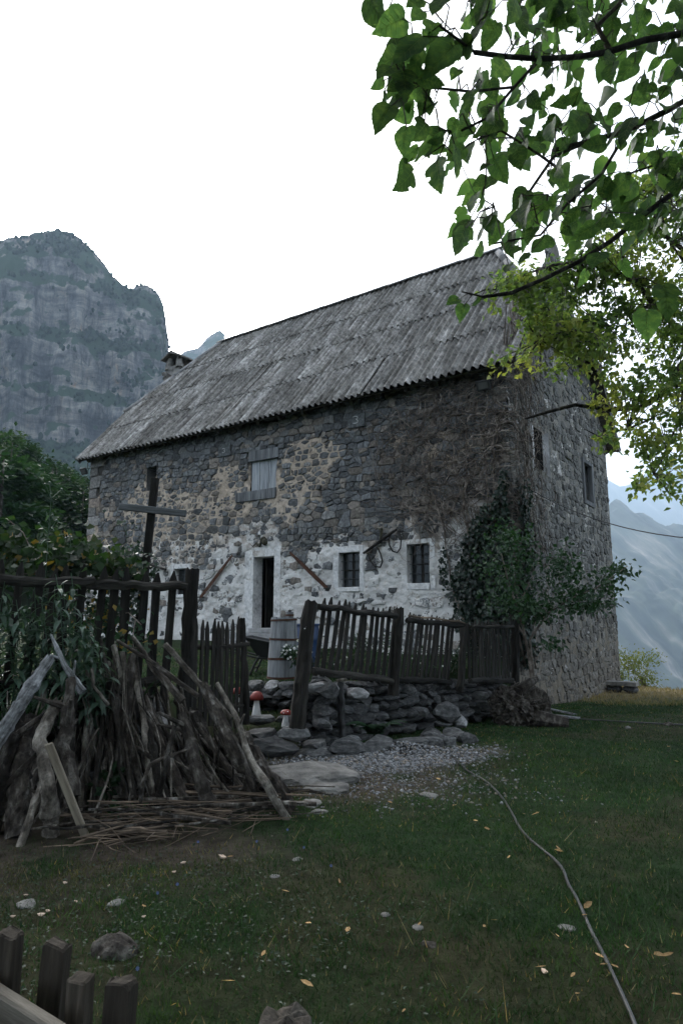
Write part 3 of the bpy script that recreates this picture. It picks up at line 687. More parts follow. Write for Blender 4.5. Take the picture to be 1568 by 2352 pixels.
# parents of an object with an offset: children are placed in its frame
def reparent_fix():
    for o in list(bpy.data.objects):
        p = o.parent
        if p is not None and p.type == 'MESH' and p.name.split('.')[0] in ('window', 'shutter', 'door'):
            o.location = Vector(o.location) - Vector(p.location)
for r, o in ((W1, W1O), (W2, W2O), (W0, W0O)): barwindow(r, o)
# door: limewashed surround, deep reveal, dark room with shelves behind
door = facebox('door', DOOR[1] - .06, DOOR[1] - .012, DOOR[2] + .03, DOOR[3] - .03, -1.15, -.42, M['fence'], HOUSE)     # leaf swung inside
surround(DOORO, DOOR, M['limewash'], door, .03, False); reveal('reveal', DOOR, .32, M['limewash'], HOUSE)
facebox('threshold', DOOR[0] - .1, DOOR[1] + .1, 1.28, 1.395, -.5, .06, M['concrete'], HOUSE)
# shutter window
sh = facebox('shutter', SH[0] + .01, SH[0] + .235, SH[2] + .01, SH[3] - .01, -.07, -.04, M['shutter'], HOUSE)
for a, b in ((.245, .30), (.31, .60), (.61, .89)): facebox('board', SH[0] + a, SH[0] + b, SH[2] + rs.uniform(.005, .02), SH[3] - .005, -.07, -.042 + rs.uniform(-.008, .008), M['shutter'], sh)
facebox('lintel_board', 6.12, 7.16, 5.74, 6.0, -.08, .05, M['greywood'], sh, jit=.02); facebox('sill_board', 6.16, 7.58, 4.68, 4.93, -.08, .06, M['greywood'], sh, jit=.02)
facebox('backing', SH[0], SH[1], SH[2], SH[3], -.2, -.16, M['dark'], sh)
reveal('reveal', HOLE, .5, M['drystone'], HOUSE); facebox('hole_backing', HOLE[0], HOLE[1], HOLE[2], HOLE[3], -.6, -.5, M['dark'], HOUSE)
# gable slit with splayed, plastered cheeks and the framed window
reveal('slit_reveal', (G1[0], G1[1] - .26, G1[2], G1[3]), .5, M['dark'], HOUSE, True); facebox('slit_backing', G1[0], G1[1], G1[2], G1[3], -.6, -.5, M['dark'], HOUSE, True)  # slit sides and backing coloured near-black to paint in the dimness inside
B = Bag(); B.add([(.05, G1[1] + .12, G1[2] - .1), (.05, G1[1] + .1, G1[3] + .06), (-.02, G1[1] - .02, G1[3] + .02), (-.16, G1[1] - .26, G1[3]), (-.16, G1[1] - .26, G1[2]), (-.02, G1[1] - .02, G1[2] - .04)], [(0, 1, 2, 5), (5, 2, 3, 4)]); B.ob('slit_cheek', M['palestone'], HOUSE)
facebox('slit_cheek', G1[0] - .12, G1[0] - .004, G1[2] - .05, G1[3] + .02, -.1, .03, M['limewash'], HOUSE, True, .03)
gw = facebox('gable_window', G2[0], G2[1], G2[2], G2[3], -.3, -.26, M['glass'], HOUSE, True)
reveal('reveal', G2, .3, M['palestone'], HOUSE, True)
gf = []
for a in ((G2[0] - .06, G2[0] + .06, G2[2] - .05, G2[3] + .05), (G2[1] - .06, G2[1] + .06, G2[2] - .05, G2[3] + .05), (G2[0] + .062, G2[1] - .062, G2[2] - .05, G2[2] + .06), (G2[0] + .062, G2[1] - .062, G2[3] - .07, G2[3] + .05)):
    facebox('window_frame', *a, -.08, .05, M['greywood'], HOUSE, True, .012)
facebox('window_frame', (G2[0] + G2[1]) / 2 - .03, (G2[0] + G2[1]) / 2 + .03, G2[2] + .06, G2[3] - .07, -.2, -.14, M['greywood'], HOUSE, True)
reparent_fix()
# dark room behind the door (floor, ceiling, walls), its shade also painted near-black
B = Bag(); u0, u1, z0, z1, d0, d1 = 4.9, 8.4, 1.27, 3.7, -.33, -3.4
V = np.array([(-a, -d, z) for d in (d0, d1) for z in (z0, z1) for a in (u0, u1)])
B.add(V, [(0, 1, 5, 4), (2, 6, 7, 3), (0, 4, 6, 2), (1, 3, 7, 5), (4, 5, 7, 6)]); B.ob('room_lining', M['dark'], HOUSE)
# walls thickness behind window glass kept dark by the closed shell
# ---- painted marks on the facade stones
def stroke(name, pts, wd, m, par, off=.062):
    B = Bag()
    for a, b in zip(pts[:-1], pts[1:]):
        a, b = np.array(a), np.array(b); d = b - a; L = np.hypot(*d); n = np.array((-d[1], d[0])) / L * wd / 2; e = d / L * wd * .3
        q = [a - n - e, b - n + e, b + n + e, a + n - e]
        B.add([(-x[0], -off, x[1]) for x in q] + [(-x[0], -off + .004, x[1]) for x in q], [(0, 1, 2, 3), (7, 6, 5, 4), (0, 4, 5, 1), (1, 5, 6, 2), (2, 6, 7, 3), (3, 7, 4, 0)][::1])
    return B.ob(name, m, par)
M['paint'] = mat('faded_paint', [(.35, g(.3)), (.6, g(.6))], 20, .9, 0, rand=0)
def three(u, z, s): return [(u + .5 * s, z + .95 * s), (u + .2 * s, z + 1.02 * s), (u - .2 * s, z + .95 * s), (u - .3 * s, z + .75 * s), (u - .05 * s, z + .55 * s), (u - .3 * s, z + .32 * s), (u - .25 * s, z + .08 * s), (u + .1 * s, z), (u + .5 * s, z + .06 * s)]
for k, (u, z, s) in enumerate(((3.70, 6.20, .17), (8.05, 6.12, .12))):
    V, F = block([(u - .22, z - .10), (u + .24, z - .1), (u + .26, z + .2), (u + .12, z + .28), (u - .24, z + .22)], .05, .0, rs, .002)
    W = np.stack([-V[:, 0], -V[:, 2], V[:, 1]], -1)
    st_ = ob('stone', mesh('stone', W, F, M['stone'], False, np.tile((.11, .118, .12, 0), (len(W), 1))), front); stroke('painted_number', three(u, z, s), .016, M['paint'], st_, .064)
stroke('painted_number', [(1.98, 6.42), (2.0, 6.24)], .035, M['paint'], front, .05)
# steps up to the door
for k in range(4): facebox('door_step', DOOR[0] - .35, DOOR[1] + .55, .6 - .01 * k, 1.275 - .17 * k, .05 + .3 * k, .347 + .3 * k, M['concrete'], HOUSE, jit=.01)

# ---- roof
def rp(ue, s, n=0.0, side=0):
    """roof plane point: ue along the eave from the right, s up the slope, n off the plane"""
    L = math.hypot(MID, RISE); ct, st = MID / L, RISE / L
    ve = s * ct - n * st; z = ZE + s * st + n * ct
    if side: ve = 8.912 - ve
    return (-(ue - OS), ve - OV, z)
SL = math.hypot(MID, RISE); TOT = 14.79; HIPV = 1.8; RE = 1.95
def deckpoly(side):
    s1 = HIPV / MID * SL; q = [(0, .06), (TOT, .06), (TOT, s1), (TOT - RE, SL - .05), (RE, SL - .05), (0, s1)]
    return [rp(a, b, -.055, side) for a, b in q]
B = Bag()
for side in (0, 1): B.add(deckpoly(side), [tuple(range(6)) if side else tuple(range(5, -1, -1))])
hz0 = ZE + HIPV * KS - .08
for ue, re in ((0, RE), (TOT, TOT - RE)):
    B.add([(-(ue - OS), HIPV - OV, hz0), (-(ue - OS), 8.912 - HIPV - OV, hz0), (-(re - OS), MID - OV, ZE + RISE - .09)], [(0, 1, 2)])
roof = B.ob('roof', M['deckwood'], HOUSE)
sm = roof.modifiers.new('s', 'SOLIDIFY'); sm.thickness = .03; sm.offset = 0
def sheetmesh(ue0, ue1, s0, s1, side, lift, seed, bis=()):
    r = random.Random(seed); nu = int((ue1 - ue0) / .177 * 6) + 1; us = np.linspace(ue0, ue1, nu); ss = np.linspace(s0, s1, 6)
    tw = r.uniform(-.018, .018); V = []; sg = r.uniform(.0, .012); du = r.uniform(-.012, .012)
    edge = [r.uniform(-.02, .02) for _ in range(3)]
    for j, s in enumerate(ss):
        t = j / 5
        for i, u in enumerate(us):
            a = (i / (nu - 1))
            n = .05 * math.cos(2 * math.pi * (u) / .177) + .035 + lift * (1 - t) + tw * (a - .5) - sg * math.sin(math.pi * t)
            so_ = (edge[0] * (1 - a) + edge[1] * a) if j == 0 else 0
            V.append(rp(u + du, s + so_, n, side))
    F = [(j * nu + i, j * nu + i + 1, (j + 1) * nu + i + 1, (j + 1) * nu + i) for j in range(5) for i in range(nu - 1)]
    if not side: F = [f[::-1] for f in F]
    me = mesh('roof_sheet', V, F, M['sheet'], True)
    if bis:
        bm = bmesh.new(); bm.from_mesh(me)
        for co, no in bis: bmesh.ops.bisect_plane(bm, geom=bm.verts[:] + bm.edges[:] + bm.faces[:], plane_co=co, plane_no=no, clear_outer=True)
        bm.to_mesh(me); bm.free()
    return me
def hipcut(right, side):
    a = Vector(((0 if right else TOT), HIPV, 0)); b = Vector((RE if right else TOT - RE, MID, 0))
    if side: a.y = 8.912 - a.y; b.y = 8.912 - b.y
    A = Vector((-(a.x - OS), a.y - OV, 0)); Bv = Vector((-(b.x - OS), b.y - OV, 0)); d = Bv - A
    n = Vector((d.y, -d.x, 0))
    mid = Vector((-(TOT / 2 - OS), MID - OV, 0))
    if (mid - A).dot(n) > 0: n = -n
    return (A, n)
NC = 16; CW = TOT / NC; NR_ = 4; RL = SL / NR_
k = 0
for side in (0, 1):
    for r_ in range(NR_):
        for c in range(NC):
            ue0, ue1 = c * CW - .02, (c + 1) * CW + rs.choice([.02, .01, -.012, -.03]); s0, s1 = r_ * RL - (.06 if r_ else .02), min((r_ + 1) * RL + .05, SL - .01)
            ue0 = max(ue0, 0); ue1 = min(ue1, TOT)
            bis = []
            if s1 > HIPV / MID * SL - .1:
                if c < 4: bis.append(hipcut(True, side))
                if c > NC - 5: bis.append(hipcut(False, side))
            me = sheetmesh(ue0, ue1, s0, s1, side, .028 + rs.uniform(0, .012), k, bis); k += 1
            if len(me.vertices) < 6: continue
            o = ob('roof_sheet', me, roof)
for right in (True, False):       # the small hipped ends
    ue = 0 if right else TOT; re = RE if right else TOT - RE
    a = Vector((-(ue - OS), HIPV - OV, hz0 + .1)); b = Vector((-(ue - OS), 8.912 - HIPV - OV, hz0 + .1)); c_ = Vector((-(re - OS), MID - OV, ZE + RISE + .02))
    ex = (b - a).normalized(); ey = (c_ - (a + b) / 2); Lh = ey.length; ey.normalize(); nn_ = ex.cross(ey) * (1 if right else -1); Wd = (b - a).length; V = []; F = []
    nu, ns = 160, 8
    for j in range(ns):
        for i in range(nu):
            t = j / (ns - 1); x = Wd * (.5 + (i / (nu - 1) - .5) * (1 - t * .999)); V.append(a + ex * x + ey * (Lh * t - .05 * (j == 0)) + nn_ * (.02 * math.cos(2 * math.pi * x / .177)))
    F = [(j * nu + i, j * nu + i + 1, (j + 1) * nu + i + 1, (j + 1) * nu + i) for j in range(ns - 1) for i in range(nu - 1)]
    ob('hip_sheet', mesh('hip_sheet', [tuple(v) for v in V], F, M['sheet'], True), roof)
def capstrip(name, a, b, n, m, wd=.16):
    a, b = Vector(a), Vector(b)
    for i in range(n):
        p = a.lerp(b, i / n); q = a.lerp(b, (i + 1.06) / n); d = (q - p).normalized(); s = d.cross(Vector((0, 0, 1))).normalized(); u = s.cross(d)
        B = Bag(); V = []
        for e, x in ((0, p), (1, q)):
            for kk in range(7):
                t = -1 + kk / 3; V.append(x + s * wd * t + u * (.075 - .12 * t * t + .012 * (1 - e)))
        B.add([tuple(v) for v in V], [(kk, kk + 1, kk + 8, kk + 7) for kk in range(6)]); o = B.ob(name, m, roof, True)
        so2 = o.modifiers.new('s', 'SOLIDIFY'); so2.thickness = .012
capstrip('ridge_cap', (-(RE - OS) + .1, MID - OV, ZE + RISE + .06), (-(TOT - RE - OS) - .1, MID - OV, ZE + RISE + .06), 9, M['cap'])
for right in (True, False):
    for side in (0, 1):
        a = rp(0 if right else TOT, HIPV / MID * SL, .05, side); b = rp(RE if right else TOT - RE, SL, .05, side); capstrip('hip_cap', a, b, 4, M['cap'], .12)
# verge boards and rafter tails
def plankbetween(name, a, b, wd, th, m, par, up=(0, 0, 1)):
    a, b, up = Vector(a), Vector(b), Vector(up); d = (b - a); L = d.length; d.normalize(); s = d.cross(up).normalized(); u = s.cross(d)
    c = (a + b) / 2; V, F = box(0, 0, 0, th, wd, L)
    o = ob(name, mesh(name, V, F, m), par); o.matrix_local = Matrix(((s.x, u.x, d.x, c.x), (s.y, u.y, d.y, c.y), (s.z, u.z, d.z, c.z), (0, 0, 0, 1))); return o
s1 = HIPV / MID * SL
for ue, e in ((0.0, .012), (TOT, -.012)):
    for side in (0, 1): plankbetween('verge_board', rp(ue + e, .05, -.06, side), rp(ue + e, s1, -.06, side), .15, .022, M['greywood'], HOUSE)
    plankbetween('verge_board', (-(ue - OS) - e, HIPV - OV, hz0 - .02), (-(ue - OS) - e, 8.912 - HIPV - OV, hz0 - .02), .15, .022, M['deckwood'], HOUSE)
for i in range(20):
    ue = .4 + i * (TOT - .8) / 19
    for side in (0, 1): plankbetween('rafter', rp(ue, .1, -.14, side), rp(ue, 1.1, -.14, side), .12, .09, M['deckwood'], HOUSE)
for ve in (.5, 1.2, 1.75):
    for side in (0, 1):
        s = ve / MID * SL
        for ua, ub in ((.04, .5), (TOT - .5, TOT - .04)): plankbetween('purlin', rp(ua, s, -.12, side), rp(ub, s, -.12, side), .1, .1, M['deckwood'], HOUSE)
# wall plate closing the dark gap under the eave
plankbetween('wall_plate', (-.1, .12, 6.86), (-LU + .1, .12, 6.86), .22, .2, M['deckwood'], HOUSE)
# ---- chimney at the far gable
CHC = Vector((-13.95, 3.35, 0)); chim = []
B = Bag(); r0 = rs
V, F = lathe([(.62, 9.6), (.60, 10.4), (.50, 10.75), (.52, 10.95)], 4, 0, 0)
ch = ob('chimney', mesh('chimney', V @ np.array(Matrix.Rotation(R(45), 3, 'Z')).T, F, M['rock']), HOUSE, loc=CHC)
for a in range(4):
    x, y = [(-.3, -.3), (.3, -.3), (.3, .3), (-.3, .3)][a]
    V, F = tube([(x, y, 10.85), (x * .92, y * .92, 11.1), (x * .8, y * .8, 11.3)], [.15, .12, .10], 7, True, .15, a); ob('chimney_pillar', mesh('chimney_pillar', V, F, M['rock']), ch)
for k in range(26):
    a = k * 2.4; zz = 10.0 + (k / 26) * .8
    ob('stone', rockmesh('stone', 700 + k % 5, M['rock'], 1), ch, (.46 * (1 if k % 2 else -1) if k % 4 < 2 else rs.uniform(-.4, .4), .46 * (1 if k % 2 else -1) if k % 4 >= 2 else rs.uniform(-.4, .4), zz), (0, 0, rs.random()), (.15, .14, .09))
for k, (dx, rot) in enumerate(((-.2, .42), (.18, -.38))):
    V, F = box(0, 0, 0, .62, 1.05, .05); ob('cap_slab', mesh('cap_slab', V, F, M['rock']), ch, (dx * 1.1, 0, 11.36), (0, -rot, 0))
# ================================================================== dry stone walls
RK = [rockmesh('stone', 40 + k, M['drystone'], 2) for k in range(9)]
RKP = [rockmesh('stone', 60 + k, M['palestone'], 2) for k in range(4)]
def drywall(name, label, a, b, z0a, z0b, z1a, z1b, thick, hmin, hmax, wmin, wmax, seed, pale=.08, nmax=290, lean=.06):
    r = random.Random(seed); a, b = Vector(a), Vector(b); d = (b - a); L = d.length; d.normalize(); nrm = Vector((d.y, -d.x, 0)); rz = math.atan2(d.y, d.x)
    T = thing(name, label, 'stone wall', (a.x, a.y, z0a), rz)
    z = 0.0; cnt = 0
    while z < 2.0:
        h = r.uniform(hmin, hmax); x = r.uniform(-.05, .05); any_ = False
        while x < L and cnt < nmax:
            wd = r.uniform(wmin, wmax) * (1.35 if z < .15 else 1); xm = x + wd / 2; t = min(1, max(0, xm / L))
            base = z0a * (1 - t) + z0b * t; top = z1a * (1 - t) + z1b * t
            zz = base + z + h / 2
            if zz < top + .03:
                any_ = True; cnt += 1
                me = r.choice(RKP) if r.random() < pale else r.choice(RK)
                hh = h * r.uniform(.85, 1.2)
                ob('stone', me, T, (xm, -lean * -z + r.uniform(-.03, .03) + thick * .5, zz - z0a), (r.uniform(-.2, .2), r.uniform(-.14, .14), r.uniform(-.25, .25)), (wd * .56, thick * .5 * r.uniform(.85, 1.1), hh * .58))
            x += wd * .96
        z += h * .93
        if not any_: break
    return T
# front garden wall (below the leaning fence), stepping down towards the house corner
wall_a = drywall('garden_wall', 'dry stone garden wall below the leaning picket fence', (-.42, 8.55, 0), (3.05, 12.25, 0), .0, -.1, .82, .50, .36, .09, .19, .14, .36, 3, .07)
wall_b = drywall('barrel_wall', 'short dry stone wall under the white barrel', (-1.40, 9.62, 0), (-.50, 9.40, 0), .28, .28, .70, .72, .34, .09, .16, .14, .30, 4, .10)
wall_c = drywall('side_wall', 'dry stone wall end beside the gate post', (-.5, 9.35, 0), (-.42, 8.62, 0), .1, .05, .80, .80, .3, .1, .18, .15, .3, 5, .05)
wall_d = drywall('terrace_wall', 'stone terrace wall mostly hidden behind the firewood', (-5.0, 5.1, 0), (-1.75, 6.95, 0), 0, 0, .72, .74, .36, .1, .2, .16, .36, 6, .25)
# big pale coping blocks near the gate post
cop = thing('coping_stones', 'two long pale lichened blocks on top of the garden wall', 'stones', (0, 8.6, .75))
for k, (px, py, Y, s) in enumerate(((735, 1580, 8.62, (.27, .16, .085)), (820, 1592, 9.1, (.17, .15, .08)))):
    p = P(px, py, Y); ob('stone', RKP[k], cop, p - Vector((0, 8.6, .75)), (0, .06, .72), s)
# kerb of big flat stones in front of the wall and the steps at the gate
kerb = thing('kerb_stones', 'low kerb of large flat stones in front of the garden wall', 'kerb', (0, 8, 0))
KB = [(622, 1712, 7.95, .36, .16, .14), (725, 1708, 8.35, .19, .15, .09), (722, 1728, 8.25, .22, .15, .08), (790, 1730, 8.35, .24, .16, .14), (860, 1725, 8.5, .32, .18, .15), (935, 1722, 8.75, .28, .2, .10), (985, 1732, 8.8, .18, .15, .09),
      (1030, 1740, 8.9, .16, .14, .09), (1072, 1735, 9.1, .14, .12, .10), (1000, 1715, 9.2, .2, .16, .10), (1048, 1712, 9.3, .18, .15, .09)]
for k, (px, py, Y, sx, sy, sz) in enumerate(KB):
    p = P(px, py, Y); p.z = max(hz(p.x, p.y) + sz * .35, p.z - sz * .3)
    ob('stone', RK[k % 9], kerb, p - Vector((0, 8, 0)), (0, 0, .35 + rng.uniform(-.25, .25)), (sx, sy, sz))
step = thing('garden_steps', 'worn stone steps leading up between the gate posts', 'steps', (-1.0, 8.3, 0))
for k, (px, py, Y, sx, sy, sz) in enumerate(((603, 1690, 8.15, .23, .2, .10), (668, 1688, 8.2, .22, .2, .10), (595, 1655, 8.75, .22, .18, .08), (660, 1652, 8.8, .2, .16, .07), (590, 1600, 9.6, .25, .2, .08), (575, 1575, 10.1, .3, .22, .08))):
    p = P(px, py, Y); ob('stone', RK[(k * 2 + 1) % 9], step, p - Vector((-1.0, 8.3, 0)), (0, 0, .1 * k), (sx, sy, sz))
# fallen blocks at the wall's end
for k, (px, py, Y, s, lab) in enumerate(((1020, 1640, 10.2, (.22, .2, .17), 'large squarish boulder sitting at the far end of the garden wall'), (990, 1690, 9.7, (.22, .18, .12), 'flat-topped block below the squarish boulder'), (1055, 1655, 10.3, (.16, .14, .11), 'smaller tan block beside the squarish boulder'),
                                         (1040, 1690, 9.9, (.17, .15, .12), 'grey block right of the flat-topped block'))):
    p = P(px, py, Y); p.z = min(p.z, hz(p.x, p.y) + s[2] * (1.6 if k in (0, 2) else .7)); tag(ob('boulder', RK[(k + 3) % 9].copy() if k != 2 else RKP[1], None, p, (.05, .05, k * .8), s), lab, 'boulder')

# ================================================================== picket fences
def picket_mesh(L, wd, th, seed, point=.08, m=None, round_=False):
    r = random.Random(seed); n = 5; V = []; F = []
    for i in range(n):
        t = i / (n - 1); z = t * (L - point); ww = wd * (1 - .05 * t) * r.uniform(.93, 1.05); bx = r.uniform(-.005, .005)
        for sx, sy in ((-1, -1), (1, -1), (1, 1), (-1, 1)): V.append((bx + sx * ww / 2, sy * th / 2, z))
    V += [(-wd * .10 + r.uniform(-.008, .008), -th * .3, L), (wd * .10, -th * .3, L - r.uniform(0, .01)), (wd * .10, th * .3, L), (-wd * .10, th * .3, L)]
    for i in range(n):
        for k in range(4): a = i * 4 + k; b = i * 4 + (k + 1) % 4; F.append((a, b, b + 4, a + 4))
    F.append((3, 2, 1, 0)); F.append(tuple(range(n * 4, n * 4 + 4)))
    return mesh('picket', V, F, m or M['fence'])
def rail(parent, a, b, r1, seed, m=None, name='rail', n=9, wob=.02, flat=1.0):
    r = random.Random(seed); a, b = Vector(a), Vector(b); d = b - a; L = d.length; d.normalize()
    pts = [(0, 0, 0)] ; pts = []
    for i in range(n): pts.append((r.uniform(-wob, wob) * .5, r.uniform(-wob, wob), L * i / (n - 1)))
    n2_ = n * 2; ts = np.linspace(0, 1, n2_); pp = np.array(pts); pts = np.stack([np.interp(ts, np.linspace(0, 1, n), pp[:, i]) for i in range(3)], 1)
    V, F = tube(pts, [r1 * r.uniform(.92, 1.06) for _ in range(n2_)], 12, True, .05, seed); cx_ = np.repeat(pts, 12, 0); V = cx_ + (V - cx_) * (1 + (fbm(V[:, 0] * 40 + seed, V[:, 1] * 40, V[:, 2] * 2.5, 3, seed) - .5) * .9)[:, None]; V[:, 0] *= flat
    o = ob(name, mesh(name, V, F, m or M['fence']), parent)
    s = d.cross(Vector((0, 0, 1))).normalized(); u = s.cross(d); off = parent.location
    o.matrix_local = Matrix(((s.x, u.x, d.x, a.x - off.x), (s.y, u.y, d.y, a.y - off.y), (s.z, u.z, d.z, a.z - off.z), (0, 0, 0, 1))); return o
def stake(parent, base, top, r0, r1, seed, m=None, name='post', n=7, sides=9, rough=.08):
    r = random.Random(seed); a, b = Vector(base), Vector(top); d = b - a; L = d.length; d.normalize()
    n, sides = 14, 14; q0 = np.array([(r.uniform(-.008, .008), r.uniform(-.008, .008), L * i / (n - 1)) for i in range(n)])
    V, F = tube(q0, [r0 + (r1 - r0) * i / (n - 1) for i in range(n)], sides, True, rough * .5, seed); cx_ = np.repeat(q0, sides, 0); V = cx_ + (V - cx_) * (1 + (fbm(V[:, 0] * 30 + seed, V[:, 1] * 30, V[:, 2] * 2.2, 3, seed) - .5) * .9)[:, None]; V[-sides:, 2] += np.array([r.uniform(-.35, .25) for _ in range(sides)]) * r1
    o = ob(name, mesh(name, V, F, m or M['fence']), parent); q = d.to_track_quat('Z', 'Y')
    off = parent.location if parent is not None else Vector()
    o.location = a - off; o.rotation_mode = 'QUATERNION'; o.rotation_quaternion = q; return o
PM_N = [picket_mesh(1.0, .066, .022, 90 + k) for k in range(5)]
def pickets(parent, a, b, n, zb0, zb1, zt0, zt1, lean, seed, wscale=1.0, ljit=.02, hj=.03, meshes=PM_N):
    r = random.Random(seed); a, b = Vector(a), Vector(b); d = (b - a).normalized(); rz = math.atan2(d.y, d.x)
    for i in range(n):
        t = (i + .5) / n; p = a.lerp(b, t); zb = zb0 + (zb1 - zb0) * t; zt = zt0 + (zt1 - zt0) * t + r.uniform(-hj, hj); l_ = lean(t) + r.uniform(-ljit, ljit)
        o = ob('picket', r.choice(meshes), parent, Vector((p.x, p.y, zb)) - parent.location, None, (wscale * r.uniform(.88, 1.1), 1, (zt - zb) / math.cos(l_)))
        o.rotation_euler = (r.uniform(-.02, .02), l_, rz)
# front fence: three leaning bays
ff = thing('picket_fence', 'dark weathered picket fence leaning above the garden wall', 'fence', (-.5, 8.5, 0))
PO = [(P(712, 1380, 8.35), P(680, 1694, 8.2)), (P(916, 1396, 9.72), P(903, 1598, 9.66)), (P(1066, 1432, 10.95), P(1056, 1588, 10.9)), (P(1180, 1392, 12.3), P(1182, 1586, 12.3))]
for k, (t_, b_) in enumerate(PO): stake(ff, b_, t_, [.095, .075, .06, .075][k], [.085, .07, .055, .07][k], 20 + k)
BAY = [(13, .17, (728, 1372, 8.47), (905, 1400, 9.66), (716, 1552), (897, 1572), 1), (12, .21, (930, 1408, 9.85), (1058, 1422, 10.85), (905, 1570), (1030, 1572), 1), (13, .03, (1074, 1424, 11.05), (1174, 1424, 12.25), (1074, 1570), (1172, 1570), .95)]
for k, (n, ln, t0, t1, b0, b1, ws) in enumerate(BAY):
    T0, T1 = P(*t0), P(*t1); B0, B1 = P(b0[0], b0[1], t0[2]), P(b1[0], b1[1], t1[2])
    sh_ = Vector((math.tan(ln) * (T0.z - B0.z), 0, 0))
    pickets(ff, Vector((B0.x, B0.y, 0)), Vector((B1.x, B1.y, 0)), n, B0.z, B1.z, T0.z, T1.z, lambda t, ln=ln: ln, 30 + k, ws)
    off = Vector((.02, -.05, 0))
    rail(ff, Vector((T0.x, T0.y, T0.z - .11)) + off, Vector((T1.x, T1.y, T1.z - .10)) + off, .042 if k < 2 else .032, 50 + k)
    rail(ff, Vector((B0.x, B0.y, B0.z + .06)) + off, Vector((B1.x, B1.y, B1.z + .05)) + off, .045, 60 + k)
    if k == 1:
        rail(ff, Vector((T0.x, T0.y, T0.z - .03)) + off * 1.9, Vector((T1.x, T1.y, T1.z - .05)) + off * 1.9, .016, 70, M['twig'], 'lashed_pole')
# white painted cross on the gate-side post, white paint dash on a wall stone
tp, bp_ = PO[0]; cpt = P(705, 1447, 8.35)
B = Bag(); B.add(*box(0, 0, 0, .016, .006, .085)); B.add(*box(0, -.001, .018, .052, .006, .014)); B.ob('painted_cross', M['white'], ff, False, Vector(cpt) + Vector((-.005, -.115, 0)) - ff.location, (0, .1, .2))
# left garden fence with wide pickets and a split rail
lf = thing('garden_fence', 'tall dark garden fence with wide pointed pickets behind the firewood', 'fence', (-1.7, 7.2, .7))
PW = [picket_mesh(1.0, .084, .024, 190 + k, .075) for k in range(4)]
LA, LB = Vector((-1.78, 7.12, 0)), Vector((-4.6, 5.5, 0))
stake(lf, (-1.64, 7.16, .4), P(441, 1305, 7.2), .082, .068, 80, rough=.14)
pickets(lf, LA, LB, 22, .72, .80, 2.13, 2.17, lambda t: -.03, 81, 1.0, .03, .035, PW)
rail(lf, P(432, 1350, 7.1) + Vector((0, -.06, 0)), P(208, 1340, 6.7) + Vector((0, -.08, 0)), .047, 82, n=12, flat=.7); rail(lf, P(225, 1341, 6.72) + Vector((0, -.09, .01)), P(-120, 1330, 5.85) + Vector((0, -.06, 0)), .046, 83, n=12, flat=.7)
rail(lf, LA + Vector((0, -.06, .98)), LB + Vector((0, -.06, 1.05)), .05, 84)
# little gate, half open
ga = thing('garden_gate', 'narrow picket gate leaf standing half open by the tall post', 'gate', (-1.62, 7.35, .3))
GA, GB = Vector((-1.66, 7.3, 0)), P(562, 1500, 8.0)
GB = Vector((GB.x, GB.y, 0))
pickets(ga, GA, GB, 11, .52, .36, 1.60, 1.62, lambda t: .0, 91, .72, .015, .05)
for zf, s in ((.62, 92), (1.32, 93)): rail(ga, GA + Vector((0, .05, zf)), GB + Vector((.03, .05, zf)), .03, s)
stake(ga, P(566, 1664, 8.02), P(557, 1420, 8.02), .042, .036, 94)
# wooden cross standing behind the fence
cr_ = thing('wooden_cross', 'tall grey wooden cross standing behind the left fence', 'cross', (-1.95, 7.5, .7))
def beam(name, a, b, wd, th, m, par):
    a, b = Vector(a), Vector(b); d = b - a; L = d.length; d.normalize(); f = Vector((0, -1, 0)); s = d.cross(f).normalized(); f = s.cross(d)
    V, F = box(0, 0, 0, wd, th, L); o = ob(name, mesh(name, V, F, m), par); c = (a + b) / 2 - par.location
    o.matrix_local = Matrix(((s.x, f.x, d.x, c.x), (s.y, f.y, d.y, c.y), (s.z, f.z, d.z, c.z), (0, 0, 0, 1)))
    bv = o.modifiers.new('b', 'BEVEL'); bv.width = .006; return o
cb = P(330, 1345, 7.5); ct_ = P(357, 1098, 7.5)
beam('upright', cb + (cb - ct_) * .9, ct_, .085, .06, M['fence'], cr_); beam('crossbar', P(274, 1163, 7.43), P(428, 1180, 7.43), .078, .04, M['greywood'], cr_)
